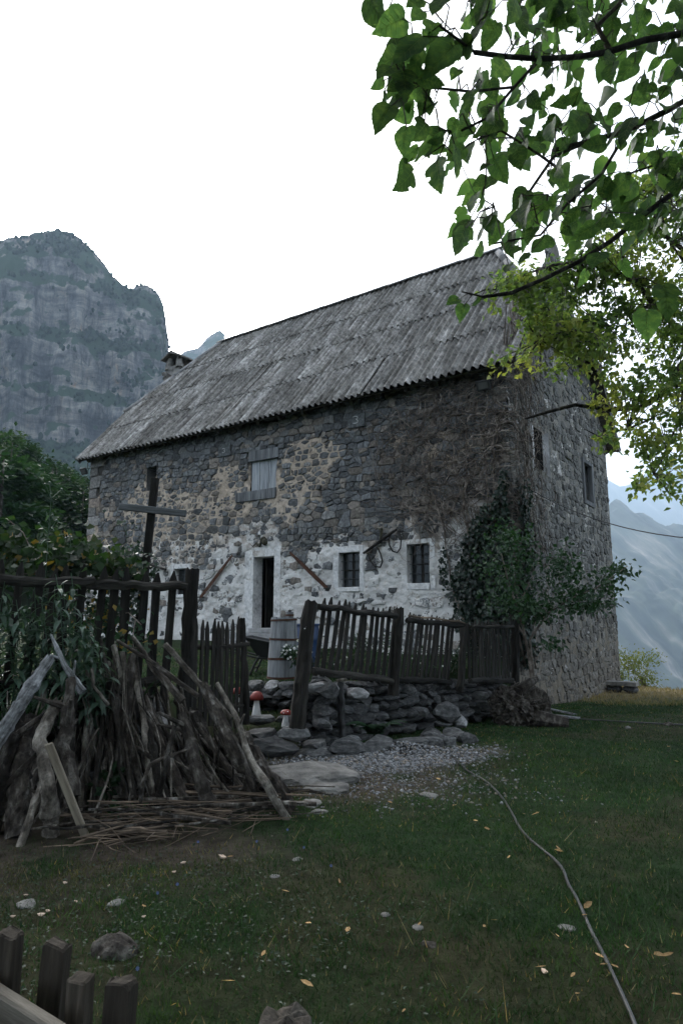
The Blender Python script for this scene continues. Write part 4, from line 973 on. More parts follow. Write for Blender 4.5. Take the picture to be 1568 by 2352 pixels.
# near fence at the bottom left
nf = thing('near_fence', 'sawn-off picket fence in the near left corner', 'fence', (-1.0, 1.75, 0))
M['nearpicket'] = mat('near_picket_wood', [(.3, (.02, .016, .012)), (.5, (.05, .041, .032)), (.75, (.12, .102, .082))], 6, .9, .5, 14, stretch=(4, 4, .4), rand=.2)
for k, (px, py, Y, wd) in enumerate(((22, 2132, 1.85, .058), (104, 2172, 1.80, .068), (183, 2228, 1.72, .052), (252, 2256, 1.66, .066), (-55, 2105, 1.9, .06))):
    t = P(px, py, Y); r = random.Random(k); h = t.z; S_, N2 = 18, 15; ang = np.linspace(0, 2 * math.pi, S_, endpoint=False); ex = np.sign(np.cos(ang)) * np.abs(np.cos(ang)) ** .35; ey = np.sign(np.sin(ang)) * np.abs(np.sin(ang)) ** .35; V = []; F = []
    for i in range(N2):
        z = h * min(1, i / (N2 - 2)) if i < N2 - 1 else h + .004; sc_ = 1 if i < N2 - 1 else .8
        q = np.stack([ex * wd / 2 * sc_, ey * .02 * sc_, 0 * ex + z], 1); gv = fbm(ang * 6 + k * 9, z * 3 + 0 * ang, 0, 3, 40 + k) - .5; q[:, :2] *= (1 + gv * .28)[:, None]
        if i >= N2 - 2: q[:, 2] += (fbm(q[:, 0] * 60 + k, q[:, 1] * 60, 0, 2, 3) - .5) * .022
        V += [tuple(v) for v in q]
    for i in range(N2 - 1):
        for q in range(S_): a = i * S_ + q; b = i * S_ + (q + 1) % S_; F.append((a, b, b + S_, a + S_))
    F.append(tuple(range((N2 - 1) * S_, N2 * S_))); o = ob('picket', mesh('picket', V, F, M['nearpicket']), nf, Vector((t.x, t.y, 0)) - nf.location, (r.uniform(-.03, .03), .03, -.35))
M['nearrail'] = mat('near_rail_wood', [(.3, (.06, .05, .04)), (.55, (.14, .125, .105)), (.75, (.26, .24, .21))], 6, .9, .5, 14, stretch=(4, 4, .4), rand=.1)
a, b = P(-60, 2236, 1.80), P(230, 2420, 1.50); pl = None
d = (b - a); L = d.length; d.normalize(); s = d.cross(Vector((0, 0, 1))).normalized(); u = s.cross(d); c = (a + b) / 2 - nf.location - u * .045
V, F = box(0, 0, 0, .035, .10, L); o = ob('rail', mesh('rail', V, F, M['nearrail']), nf)
o.matrix_local = Matrix(((s.x, u.x, d.x, c.x), (s.y, u.y, d.y, c.y), (s.z, u.z, d.z, c.z), (0, 0, 0, 1))); bv = o.modifiers.new('b', 'BEVEL'); bv.width = .006
# broken pale post top at the bottom edge
pt = P(657, 2338, 1.55)
V, F = lathe([(.062, 0), (.06, pt.z - .10), (.06, pt.z - .05), (.058, pt.z - .02), (.054, pt.z - .004), (.048, pt.z), (.034, pt.z - .002), (.018, pt.z - .004), (.002, pt.z - .003)], 28)
V[:, :2] *= (1 + (fbm(V[:, 0] * 60, V[:, 1] * 60, V[:, 2] * 6, 3, 4) - .5) * .45)[:, None]; V[84:, 2] += (fbm(V[84:, 0] * 55, V[84:, 1] * 55, 0, 3, 8) - .5) * .035
tag(ob('broken_post', mesh('broken_post', V, F, M['palebark']), None, (pt.x, pt.y, 0)), 'broken pale post top poking up at the bottom edge', 'post')

# ================================================================== firewood
def logobj(name, pts, r0, r1, m, label, group, seed, sides=9, fork=None, bend=.03):
    """one log, modelled along its own Z so bark and grain follow it"""
    a = Vector(pts[0]); ax = (Vector(pts[-1]) - a).normalized(); q = ax.to_track_quat('Z', 'Y'); qi = q.inverted(); r = random.Random(seed); thick = r0 > .04; n = 26 if thick else 13; sides = 16 if thick else sides
    P3 = [qi @ (Vector(p) - a) for p in pts]; d = np.r_[0, np.cumsum([(P3[i + 1] - P3[i]).length for i in range(len(P3) - 1)])]; t = np.linspace(0, d[-1], n)
    Q = np.stack([np.interp(t, d, [p[i] for p in P3]) for i in range(3)], 1)
    wob = np.array([[r.uniform(-bend, bend) for _ in range(3)] for _ in range(n)]) * (r0 * 7); wob[0] = wob[-1] = 0; wob[1:-1] = (wob[:-2] + wob[1:-1] + wob[2:]) / 2; Q += wob
    rad = [(r0 + (r1 - r0) * k / (n - 1)) * r.uniform(.9, 1.1) for k in range(n)]
    if r.random() < .6: k = r.randint(2, n - 3); rad[k] *= 1.3; rad[k + 1] *= 1.12
    V, F = tube(Q, rad, sides, True, .07 if thick else .13, seed)
    if thick:
        cx_ = np.repeat(Q, sides, 0); dv = V - cx_; kk = fbm(V[:, 0] * 34 + seed, V[:, 1] * 34, V[:, 2] * 3.5, 3, seed) - .5; k2 = fbm(V[:, 0] * 9 + seed, V[:, 1] * 9, V[:, 2] * 3, 2, seed + 1) - .5; V = cx_ + dv * (1 + kk * .75 + k2 * .2)[:, None]
    V[-sides:, 2] += np.array([r.uniform(-.5, .5) for _ in range(sides)]) * r1          # split, uneven top
    T = ob(name, mesh(name, V, F, m), None, a); T.rotation_mode = 'QUATERNION'; T.rotation_quaternion = q; tag(T, label, 'log', group)
    for j in range(r.choice([0, 1, 2, 3])):                     # snapped side branches
        if r0 < .015: break
        k = r.randint(3, n - 3); an = r.uniform(0, 6.28); dr = Vector((math.cos(an), math.sin(an), r.uniform(.3, 1.2))).normalized(); p = Vector(Q[k])
        V, F = tube([p, p + dr * r0 * 1.8, p + dr * r0 * r.uniform(2.5, 5)], [r0 * .42, r0 * .33, r0 * .18], 6, True, .1, seed + 1 + j); ob('side_branch', mesh('side_branch', V, F, m), T)
    return T
def lg(name, path, r0, r1, m, label, seed, group=None, **kw): return logobj(name, [PZ(p[0], p[1], 0) if p[2] is None else P(*p) for p in path], r0, r1, m, label, group, seed, **kw)
lg('silver_log', [(-30, 1735, 5.25), (60, 1600, 5.5), (116, 1512, 5.7)], .062, .045, M['silver'], 'thick silvery weathered log leaning at the left end of the firewood', 1, bend=.006)
lg('pale_log', [(118, 1925, None), (112, 1800, 5.2), (92, 1700, 5.35), (132, 1612, 5.6)], .058, .050, M['palebark'], 'crooked pale-barked log standing left of the leaning plank', 2, bend=.012)
lg('knotty_log', [(165, 1830, 5.3), (145, 1720, 5.45), (160, 1640, 5.55), (165, 1560, 5.7)], .066, .04, M['root'], 'knotty brown trunk piece with split top beside the pale-barked log', 3)
lg('thin_log', [(46, 1948, None), (75, 1860, 5.2), (108, 1770, 5.4)], .03, .026, M['palebark'], 'thin pale stick propped at the front left of the firewood', 4, bend=.01)
lg('lichen_log', [(-40, 1935, None), (-10, 1800, 5.4), (40, 1640, 5.8)], .095, .08, M['bark'], 'very thick lichen-covered log under the silvery one', 5, bend=.01)
lg('lichen_log', [(40, 1930, None), (45, 1800, 5.45), (70, 1650, 5.85)], .085, .07, M['bark'], 'stout mossy log left of the thin pale stick', 6, bend=.01)
lg('long_log', [(602, 1862, None), (540, 1725, 5.95), (466, 1572, 6.2)], .062, .046, M['bark'], 'long straight dark log leaning from the right side of the firewood', 7, bend=.008)
lg('gnarled_branch', [(662, 1885, None), (612, 1800, 5.65), (570, 1740, 5.85), (545, 1650, 6.05), (498, 1570, 6.25)], .036, .02, M['palebark'], 'gnarled branch with peeling orange bark at the right edge of the firewood', 8, bend=.02)
lg('dark_log', [(672, 1868, None), (610, 1770, 6.0), (556, 1690, 6.25)], .075, .06, M['bark'], 'short thick blackish log at the far right foot of the firewood', 9)
lg('forked_log', [(495, 1885, None), (462, 1790, 5.75), (440, 1700, 5.9), (418, 1640, 6.0)], .065, .04, M['root'], 'thick forked stump-like log in the middle right of the firewood', 10)
lg('bent_stick', [(318, 1885, None), (330, 1790, 5.45), (348, 1752, 5.5), (430, 1722, 5.6)], .017, .014, M['bark'], 'thin dark stick bent sharply like an elbow', 11, bend=.004)
lg('y_stick', [(352, 1875, None), (380, 1770, 5.5), (402, 1668, 5.65)], .024, .02, M['bark'], 'slim upright stick crossing in front of the middle logs', 12)
lg('tall_stake', [(190, 1590, 5.85), (150, 1530, 5.9), (118, 1458, 6.0)], .036, .012, M['silver'], 'splintered pale branch sticking up out of the left firewood', 13, bend=.01)
lg('tall_stake', [(250, 1620, 5.95), (215, 1575, 5.95), (212, 1535, 6.0)], .016, .014, M['palebark'], 'short pale peg poking up behind the knotty trunk', 14)
lg('tall_stake', [(455, 1600, 6.0), (350, 1520, 6.1), (270, 1472, 6.15)], .022, .016, M['bark'], 'long reddish pole lying diagonally over the log tops', 15, bend=.01)
lg('tall_stake', [(530, 1650, 6.1), (450, 1560, 6.2), (380, 1480, 6.3)], .028, .026, M['palebark'], 'pale-ended pole reaching up to the left above the long log', 16, bend=.01)
lg('tall_stake', [(420, 1610, 6.1), (350, 1530, 6.2), (305, 1462, 6.3)], .035, .02, M['bark'], 'dark forked branch standing over the middle of the firewood', 17, bend=.015)
# sawn plank leaning in front
a, b = PZ(200, 1922, .0) + Vector((0, -.02, 0)), P(112, 1708, 5.08); pk = thing('leaning_plank', 'pale sawn plank leaning at the front of the firewood', 'plank', a)
beam('board', a, b, .062, .022, M['plank'], pk)
# the rest of the stack
rl = random.Random(99)
for k in range(120):
    t = (k + rl.random()) / 120; bx_ = 12 + t * 640; by_ = 1905 - 42 * t - rl.uniform(0, 70)
    base = PZ(bx_, by_, 0.0); 
    topx = 40 + t * 470 + rl.uniform(-45, 45) + (60 if t < .4 else 0); topy = 1470 + abs(t - .5) * 230 + rl.uniform(-10, 150) + (70 if t > .7 else 0)
    Yt = base.y + .45 + rl.uniform(0, .5) + .25 * t
    top = P(topx, topy, min(Yt, 6.45)); rad = rl.choice([.012, .015, .018, .022, .028, .034, .042, .055])
    logobj('firewood_log', [base, (base + top) / 2 + Vector((rl.uniform(-.03, .03), 0, 0)), top], rad, rad * rl.uniform(.55, .9), M['bark'] if rl.random() < .66 else rl.choice([M['palebark'], M['root']]),
           'firewood log or branch among the many leaning in the stack', 'logs leaning in the firewood stack', 300 + k, 7, bend=.02)
rl = random.Random(199)
for k in range(64):          # thin crooked branches woven over the logs
    t = (k + rl.random()) / 64; base = PZ(20 + t * 620 + rl.uniform(-20, 20), 1925 - 55 * t - rl.uniform(0, 60), 0.0); top = P(60 + t * 470 + rl.uniform(-80, 80), 1480 + abs(t - .45) * 250 + rl.uniform(0, 190), min(base.y + .35 + rl.uniform(0, .4) + .2 * t, 6.2)); mid = (base + top) / 2
    rad = rl.choice([.007, .009, .011, .014]); m1 = base.lerp(top, .35) + Vector((rl.uniform(-.09, .09), rl.uniform(-.05, .03), rl.uniform(-.05, .05))); m2 = base.lerp(top, .7) + Vector((rl.uniform(-.09, .09), rl.uniform(-.05, .03), rl.uniform(-.05, .05)))
    logobj('thin_branch', [base, m1, m2, top], rad, rad * .5, M['bark'] if rl.random() < .6 else M['palebark'], 'thin crooked branch woven among the stacked firewood', 'thin branches in the firewood stack', 700 + k, 6, bend=.08)
# brushwood bundle on the ground in front
TW = []
for k in range(46):
    r = random.Random(500 + k); L = r.uniform(.5, 1.5); n = 6; y = 0; z = 0; pts = []
    for i in range(n): pts.append((L * i / (n - 1), y, z)); y += r.uniform(-.045, .045) * L; z += r.uniform(-.012, .02)
    rad = r.choice([.006, .008, .01, .013, .017, .021]); V, F = tube(pts, [rad * (1 - .5 * i / (n - 1)) for i in range(n)], 5, True, .1, k)
    t = r.random(); c = PZ(240 + 330 * t + r.uniform(-40, 60), 1925 - 62 * t + r.uniform(-32, 24), .0); z = hz(c.x, c.y) + .02 + r.uniform(0, .15) * (1 - abs(t - .55))
    rz = .16 + r.gauss(0, .3) + (math.pi if r.random() < .5 else 0)
    c = c - Vector((math.cos(rz), math.sin(rz), 0)) * L * .5
    tag(ob('stick', mesh('stick', V, F, M['twig'] if r.random() < .5 else M['bark']), None, (c.x, c.y, z), (0, r.uniform(-.04, .02), rz)), 'dry stick in the brushwood heap before the firewood', 'stick', 'sticks in the brushwood heap')
B = Bag(); r = random.Random(77)
for k in range(110):
    L = r.uniform(.2, .7); t = r.random(); c = PZ(230 + 400 * t + r.uniform(-50, 30), 1935 - 60 * t + r.uniform(-25, 30), 0); rz = .16 + r.gauss(0, .7); z = hz(c.x, c.y) + r.uniform(0, .11); d = Vector((math.cos(rz), math.sin(rz), r.uniform(-.1, .12))); s = Vector((-d.y, d.x, 0))
    c = Vector((c.x, c.y, z)) - d * L / 2; B.add(*tube([c, c + d * L * .5 + s * r.uniform(-.05, .05), c + d * L + s * r.uniform(-.06, .06)], [.0045, .0035, .002], 4))
tag(B.ob('fine_twigs', M['twig']), 'tangle of fine dry twigs in the brushwood heap', 'twigs', kind='stuff')
# ================================================================== things in the yard and on the house
# whitewashed barrel with rusty hoops
bb = P(650, 1560, 10.05); BZ = bb.z
bar = thing('barrel', 'whitewashed tapering wooden barrel with rusty hoops by the steps', 'barrel', (bb.x, bb.y, BZ))
prof = [(.235, .02), (.233, .12), (.222, .35), (.208, .6), (.196, .80), (.190, .90)]
NS = 15
for k in range(NS):
    a0, a1 = 2 * math.pi * k / NS + .006, 2 * math.pi * (k + 1) / NS - .006; V = []; F = []
    dz = rng.uniform(-.01, .012)
    for r_, z in prof:
        for a in (a0, (a0 + a1) / 2, a1): V.append((r_ * math.cos(a), r_ * math.sin(a), z + (dz if z > .85 else 0)))
        for a in (a1, (a0 + a1) / 2, a0): V.append(((r_ - .02) * math.cos(a), (r_ - .02) * math.sin(a), z + (dz if z > .85 else 0)))
    for i in range(len(prof) - 1):
        for q in range(6): x = i * 6 + q; y = i * 6 + (q + 1) % 6; F.append((x, y, y + 6, x + 6))
    F.append((30, 31, 32, 33, 34, 35)); ob('stave', mesh('stave', V, F, M['barrel']), bar)
V, F = lathe([(.18, .84), (.001, .85)], 20); ob('barrel_head', mesh('barrel_head', V, F, M['barrel']), bar)
for z, r_, h in ((.035, .237, .03), (.30, .2275, .032), (.585, .2125, .03), (.865, .196, .028)):
    V, F = lathe([(r_, z - h / 2), (r_ + .005, z - h / 2), (r_ + .003, z + h / 2), (r_ - .002, z + h / 2)], 26); V[:, 2] += .006 * np.sin(np.arange(len(V)) % 26 / 26 * 2 * math.pi + z * 9); ob('hoop', mesh('hoop', V, F, M['rust']), bar)
kg = thing('keg', 'tiny wooden keg with rusty band on the barrel top', 'keg', (bb.x + .085, bb.y + .02, BZ + .865))
V, F = lathe([(.058, 0), (.062, .03), (.058, .12), (.052, .122), (.001, .12)], 14); ob('body', mesh('body', V, F, M['greywood']), kg)
V, F = lathe([(.0625, .055), (.065, .056), (.0635, .085), (.06, .086)], 14); ob('band', mesh('band', V, F, M['rust']), kg)
V, F = icos(2); ob('stopper', mesh('stopper', V * (.03, .03, .022) + (0, 0, .135), F, M['iron']), kg)
# blue drum
p = P(700, 1560, 11.3); dr = thing('blue_drum', 'blue plastic drum half hidden behind the fence and barrel', 'drum', (p.x, p.y, .74))
V, F = lathe([(.001, 0), (.22, 0), (.235, .03), (.235, .25), (.242, .27), (.235, .29), (.235, .52), (.242, .54), (.235, .56), (.225, .78), (.2, .8), (.001, .8)], 24); ob('body', mesh('body', V, F, M['blue'], True), dr)
V, F = lathe([(.238, .77), (.246, .775), (.246, .80), (.23, .805)], 24); ob('rim', mesh('rim', V, F, M['blue'], True), dr)
# wheelbarrow standing with its tray towards the barrel
p = P(594, 1548, 11.0); wb = thing('wheelbarrow', 'black wheelbarrow parked between the door steps and the barrel', 'wheelbarrow', (p.x, p.y, p.z), -.1)
B = Bag(); top = [(-.19, -.28, .60), (-.19, .28, .60), (.62, .30, .44), (.62, -.30, .44)]; bot = [(.02, -.16, .28), (.02, .16, .28), (.4, .18, .22), (.4, -.18, .22)]
B.add(top + bot + [(x * .98, y * .96, z + .004) for x, y, z in top] + [(x, y * .95, z + .012) for x, y, z in bot], [(0, 1, 5, 4), (1, 2, 6, 5), (2, 3, 7, 6), (3, 0, 4, 7), (4, 5, 6, 7), (8, 12, 13, 9), (9, 13, 14, 10), (10, 14, 15, 11), (11, 15, 12, 8), (12, 15, 14, 13), (0, 8, 9, 1), (1, 9, 10, 2), (2, 10, 11, 3), (3, 11, 8, 0)]); B.ob('tray', M['plastic'], wb)
B = Bag(); B.add(*tube([top[k] for k in (0, 1, 2, 3, 0)], .013, 6)); B.ob('tray_rim', M['hose'], wb)
for sy in (-1, 1):
    V, F = tube([(.05, sy * .18, .30), (-.02, sy * .2, .18), (-.10, sy * .2, .0)], [.02, .02, .018], 7); ob('leg', mesh('leg', V, F, M['plastic']), wb)
    V, F = tube([(-.55, sy * .26, .40), (.0, sy * .2, .27), (.7, sy * .05, .2)], .016, 7); ob('handle', mesh('handle', V, F, M['plastic']), wb)
V, F = tube([(-.06, -.2, .1), (-.06, .2, .1)], .012, 6); ob('brace', mesh('brace', V, F, M['plastic']), wb)
wl = ob('wheel', mesh('wheel', *[lathe([(.10, -.04), (.17, -.045), (.18, 0), (.17, .045), (.10, .04), (.10, -.04)], 20)][0], M['plastic'], True), wb, (.72, 0, .18), (math.pi / 2, 0, 0))
V, F = lathe([(.001, -.02), (.1, -.02), (.1, .02), (.001, .02)], 16); ob('rim', mesh('rim', V, F, M['rust']), wl)
# toadstools
def toadstool(px, py, Y, h, capr, label, dome, dots, tilt=0):
    p = P(px, py, Y); z = p.z; T = thing('toadstool', label, 'garden ornament', (p.x, p.y, z), 0, 'toadstool ornaments on the steps'); T.rotation_euler = (0, tilt, 0)
    V, F = lathe([(.001, 0), (capr * .68, 0), (capr * .66, h * .08), (capr * .52, h * .3), (capr * .40, h * .55), (capr * .36, h * .72)], 16); ob('stem', mesh('stem', V, F, M['white'], True), T)
    c = h * .70; pr = [(capr * .34, c), (capr * .9, c - .005), (capr, c + capr * .14 * dome), (capr * .93, c + capr * .42 * dome), (capr * .7, c + capr * .72 * dome), (capr * .38, c + capr * .9 * dome), (.001, c + capr * .97 * dome)]
    V, F = lathe(pr, 20); cap = ob('cap', mesh('cap', V, F, M['red'], True), T)
    r = random.Random(int(px))
    for k in range(dots):
        a = -math.pi / 2 + (k - dots / 2 + .5) * .8; e = .35 + .35 * (k % 2); rr = capr * math.cos(e) * .97; zz = c + capr * dome * math.sin(e) * .98; d = Vector((math.cos(a) * math.cos(e), math.sin(a) * math.cos(e), math.sin(e) / max(.5, dome)))
        V, F = lathe([(.001, .004), (.009, .002), (.012, -.004)], 9); o = ob('dot', mesh('dot', V * (capr / .09), F, M['white']), cap, (rr * math.cos(a), rr * math.sin(a), zz)); o.rotation_mode = 'QUATERNION'; o.rotation_quaternion = d.to_track_quat('Z', 'Y')
toadstool(589, 1644, 9.15, .30, .092, 'largest round-capped red toadstool ornament with scuffed paint', 1.25, 0)
toadstool(655, 1670, 8.62, .225, .076, 'small red toadstool ornament with white dots beside the post', .8, 6, .06)
toadstool(545, 1640, 9.6, .40, .085, 'red toadstool ornament half hidden behind the gate pickets', 1.1, 0)
# iron straps leaning beside the door
def strap(label, ua, za, ub, zb, pxw):
    a, b = HW(ua, -.11, za), HW(ub, -.07, zb); T = thing('saw_blade', label, 'tool', b)
    d = a - b; L = d.length; d.normalize(); n = Vector((-B2[0], -B2[1], 0)); s = d.cross(n).normalized(); n = s.cross(d)
    V = []; F = []; N_ = 9
    for i in range(N_):
        t = i / (N_ - 1); wd = pxw * (.55 + .45 * math.sin(math.pi * min(1, t * .8 + .2)))
        for sx, sn in ((-1, -1), (1, -1), (1, 1), (-1, 1)): V.append((sx * wd / 2, sn * .006, t * L))
    for i in range(N_ - 1):
        for k in range(4): x = i * 4 + k; y = i * 4 + (k + 1) % 4; F.append((x, y, y + 4, x + 4))
    F += [(3, 2, 1, 0), tuple(range(4 * N_ - 4, 4 * N_))]
    o = ob('blade', mesh('blade', V, F, M['rust']), T); o.matrix_local = Matrix(((s.x, n.x, d.x, 0), (s.y, n.y, d.y, 0), (s.z, n.z, d.z, 0), (0, 0, 0, 1)))
    for z_, nm in ((0, 'handle_pin'), (L, 'handle_pin')):
        V, F = tube([(-.09, 0, z_), (.09, 0, z_)], .014, 6); q = ob(nm, mesh(nm, V, F, M['iron']), T); q.matrix_local = o.matrix_local.copy()
strap('rusty crosscut saw blade hung slanting left of the door', 7.58, 3.27, 8.76, 2.2, .10); strap('rusty crosscut saw blade hung slanting between door and window', 5.64, 3.24, 4.52, 2.33, .10)
# horn-shaped ornament above the door
T = thing('horn_ornament', 'dark twisted horn ornament resting above the door frame', 'ornament', HW(6.62, -.06, 3.46), HROT)
V, F = tube([(-.36, 0, .06), (-.29, 0, .01), (-.22, 0, .05), (-.17, 0, .09), (-.11, 0, .03), (-.05, 0, -.0), (-.01, 0, .08), (.0, 0, .16), (.05, 0, .20), (.11, 0, .17)], [.008, .014, .02, .024, .026, .03, .034, .036, .045, .055], 8, True, .08); ob('horn', mesh('horn', V, F, M['horn'], True), T)
V, F = icos(2); ob('skull', mesh('skull', V * (.085, .075, .10) + (.13, -.01, .10), F, M['horn'], True), T)
# ox yoke hanging between the windows
a, b = HW(3.47, -.12, 3.09), HW(2.60, -.12, 3.57); T = thing('ox_yoke', 'wooden ox yoke with two looped bows hung between the windows', 'yoke', a)
V, F = tube([(0, 0, 0)] + [tuple((b - a) * t) for t in (.25, .5, .75, 1)], [.028, .034, .038, .036, .028], 8, True, .05); ob('beam', mesh('beam', V, F, M['fence']), T)
def uz(u, z): return HW(u, -.1, z) - a
for pts in ([(3.36, 3.10), (3.30, 2.92), (3.18, 2.78), (3.04, 2.76), (2.98, 2.88), (3.03, 3.06), (3.12, 3.22)], [(2.80, 3.44), (2.80, 3.24), (2.72, 3.10), (2.60, 3.06), (2.52, 3.15), (2.50, 3.34), (2.54, 3.54)]):
    V, F = tube([uz(*q) for q in pts], .017, 7); ob('bow', mesh('bow', V, F, M['fence'], True), T)
V, F = tube([uz(3.02, 3.62), uz(3.0, 3.5), uz(3.03, 3.38), uz(3.0, 3.28)], [.05, .035, .025, .02], 7, True, .3); ob('strap', mesh('strap', V, F, M['horn']), T)
# iron hook and chain bits above the small left window
T = thing('iron_hook', 'thin iron hook hanging above the small left window', 'hook', HW(9.38, -.07, 3.2))
V, F = tube([(0, 0, .3), (0, -.01, .1), (.01, -.02, .02), (.03, -.02, 0)], .009, 6); ob('hook', mesh('hook', V, F, M['iron']), T)
T = thing('horseshoe', 'small horseshoe nailed left of the door frame', 'horseshoe', HW(7.42, -.06, 3.28), HROT)
V, F = tube([(.05 * math.cos(t), 0, .06 * math.sin(t)) for t in np.linspace(-.7, math.pi + .7, 10)], .009, 6); ob('shoe', mesh('shoe', V, F, M['iron']), T)
T = thing('plank_shelf', 'dark slanted plank with iron rings on the wall behind the cross', 'plank', HW(11.0, -.1, 3.2))
beam('board', T.location + Vector(), HW(10.15, -.12, 3.0), .07, .05, M['fence'], T)
for k in range(3):
    V, F = tube([(.07 * math.cos(t), 0, .07 * math.sin(t)) for t in np.linspace(0, 2 * math.pi, 12)], .012, 5); ob('ring', mesh('ring', V, F, M['iron']), T, HW(10.75 - k * .25, -.13, 3.28 - .05 * k) - T.location, (0, 0, HROT))
# flood lights under the eaves
for u, v, lab in ((14.35, -.05, 'floodlight under the far left eave corner'), (.42, -.12, 'floodlight under the eave near the creeper')):
    T = thing('floodlight', 'small black square ' + lab, 'lamp', HW(u, v, 6.42), HROT)
    T.location = HW(u, v - .1, 6.40)
    V, F = box(0, 0, 0, .30, .06, .22); o = ob('housing', mesh('housing', V, F, M['iron']), T, (0, 0, 0), (.5, 0, 0)); bv = o.modifiers.new('b', 'BEVEL'); bv.width = .012
    V, F = box(0, -.031, 0, .2, .008, .13); ob('lens', mesh('lens', V, F, M['lamp']), o)
    V, F = tube([(-.13, .05, 0), (-.13, .12, .12), (.13, .12, .12), (.13, .05, 0)], .01, 5); ob('bracket', mesh('bracket', V, F, M['iron']), T)
    V, F = tube([(0, .12, .12), (0, .12, .3)], .012, 5); ob('bracket', mesh('bracket', V, F, M['iron']), T)
# wire from the wall to the right edge, and along the facade
w0 = HW(3.6, -.06, 4.02); w1 = HW(-.0, -.08, 4.35); w2 = HW(-.12, 2.0, 4.42); wE = P(1640, 1240, 9.0)
pts = [w0.lerp(w1, t) + Vector((0, 0, -.12 * 4 * t * (1 - t))) for t in np.linspace(0, 1, 7)]; a = HW(-.08, .3, 4.36); pts += [a.lerp(wE, t) + Vector((0, 0, -.25 * 4 * t * (1 - t))) for t in np.linspace(0.02, 1, 14)]
V, F = tube(pts, .009, 5); tag(ob('cable', mesh('cable', V, F, M['iron'])), 'thin black cable running from the facade past the house corner to the right', 'cable')
# hose across the lawn
hp = [(1030, 1722), (1040, 1742), (1062, 1765), (1085, 1782), (1120, 1802), (1150, 1828), (1172, 1862), (1198, 1912), (1236, 1952), (1272, 1985), (1292, 2012), (1306, 2048), (1330, 2092), (1352, 2140), (1385, 2205), (1420, 2280), (1452, 2352), (1490, 2450), (1540, 2600)]
hp3 = []
for x, y in hp: q = PZ(x, y, 0); q.z = hz(q.x, q.y) + .025; hp3.append(q)
cv = []
for i in range(len(hp3) - 1):
    for t in (0, .34, .67): 
        p0, p1, p2, p3 = hp3[max(i - 1, 0)], hp3[i], hp3[i + 1], hp3[min(i + 2, len(hp3) - 1)]
        q = .5 * ((2 * p1) + (p2 - p0) * t + (2 * p0 - 5 * p1 + 4 * p2 - p3) * t * t + (3 * p1 - p0 - 3 * p2 + p3) * t ** 3); q.z = hz(q.x, q.y) + .014; cv.append(q)
V, F = tube(cv, .0095, 8); tag(ob('garden_hose', mesh('garden_hose', V, F, M['hose'], True)), 'grey garden hose snaking across the lawn', 'hose')
# thin second cable lying by the stump
hp3 = []
for x, y in ((1260, 1640), (1330, 1652), (1420, 1662), (1500, 1668), (1600, 1672)): q = PZ(x, y, -.1); q.z = hz(q.x, q.y) + .02; hp3.append(q)
V, F = tube(hp3, .012, 6); tag(ob('ground_cable', mesh('ground_cable', V, F, M['hose'])), 'straight thin pipe lying on the grass right of the stump', 'pipe')
# root stump at the house corner
SQ = P(1195, 1640, 11.4); SQ.z = hz(SQ.x, SQ.y)
T = thing('root_stump', 'gnarled upturned root stump lying at the house corner', 'stump', SQ)
V, F = icos(5); n = fbm(V[:, 0] * 1.6 + 3, V[:, 1] * 1.6, V[:, 2] * 1.6, 3, 5); rid = 1 - np.abs(fbm(V[:, 0] * 5 + V[:, 2] * 1, V[:, 1] * 5, V[:, 2] * 1.4, 4, 9) * 2 - 1)
V = V * (.55 + .5 * n + .55 * rid ** 2)[:, None] * (.40, .30, .32) + (0, 0, .24); V[:, 2] = np.maximum(V[:, 2], -.05); ob('root_mass', mesh('root_mass', V, F, M['root']), T)
rr_ = random.Random(17)
for k in range(34):
    an = rr_.uniform(math.pi * .85, math.pi * 2.15); el = rr_.uniform(-.2, 1.3); p = Vector((math.cos(an) * .22, math.sin(an) * .18, .2 + .22 * math.sin(el))); d = Vector((math.cos(an) * math.cos(el), math.sin(an) * math.cos(el), math.sin(el))); pts = [p]; L = rr_.uniform(.16, .42)
    for i in range(6): d = (d + Vector((rr_.gauss(0, .38), rr_.gauss(0, .38), rr_.gauss(-.12, .38)))).normalized(); p = p + d * L / 6; p.z = max(p.z, .0); pts.append(p.copy())
    r_ = rr_.choice([.02, .03, .04, .06, .075]); V, F = tube(pts, [r_ * (1 - .75 * i / 6) for i in range(7)], 8, True, .28, k); ob('root', mesh('root', V, F, M['root']), T)
V, F = tube([(-.05, -.05, .4), (.05, -.1, .6), (.16, -.12, .70), (.28, -.06, .74)], [.12, .10, .07, .04], 9, True, .25, 3); ob('root', mesh('root', V, F, M['root']), T)
V, F = tube([(.15, -.2, .12), (.4, -.32, .09), (.66, -.36, .06)], [.14, .12, .09], 10, True, .2, 4); ob('root', mesh('root', V, F, M['root']), T)
# planks and a low slab by the gable
for k, (pa, pb, wd, lab) in enumerate((((1242, 1642), (1328, 1652), .12, 'pale split board lying on the grass right of the stump'), ((1262, 1628), (1318, 1640), .08, 'second shorter board behind the pale split one'))):
    a, b = PZ(*pa, -.1), PZ(*pb, -.1); a.z, b.z = hz(a.x, a.y) + .04, hz(b.x, b.y) + .04; T = thing('loose_board', lab, 'board', a)
    d = b - a; V, F = box(d.length / 2, 0, 0, d.length, wd, .03); V += nr.normal(size=V.shape) * .008; o = ob('board', mesh('board', V, F, M['silver']), T, None, (0, 0, math.atan2(d.y, d.x)))
p = P(1428, 1588, 18.2); T = thing('stone_bench', 'low dark slab seat against the rear corner of the gable', 'bench', (p.x, p.y, hz(p.x, p.y)), HROT); V, F = box(0, 0, .24, .8, .4, .1); ob('slab', mesh('slab', V, F, M['rock']), T)
for s in (-.2, .2): ob('support', RK[3], T, (s, 0, .08), None, (.2, .2, .14))
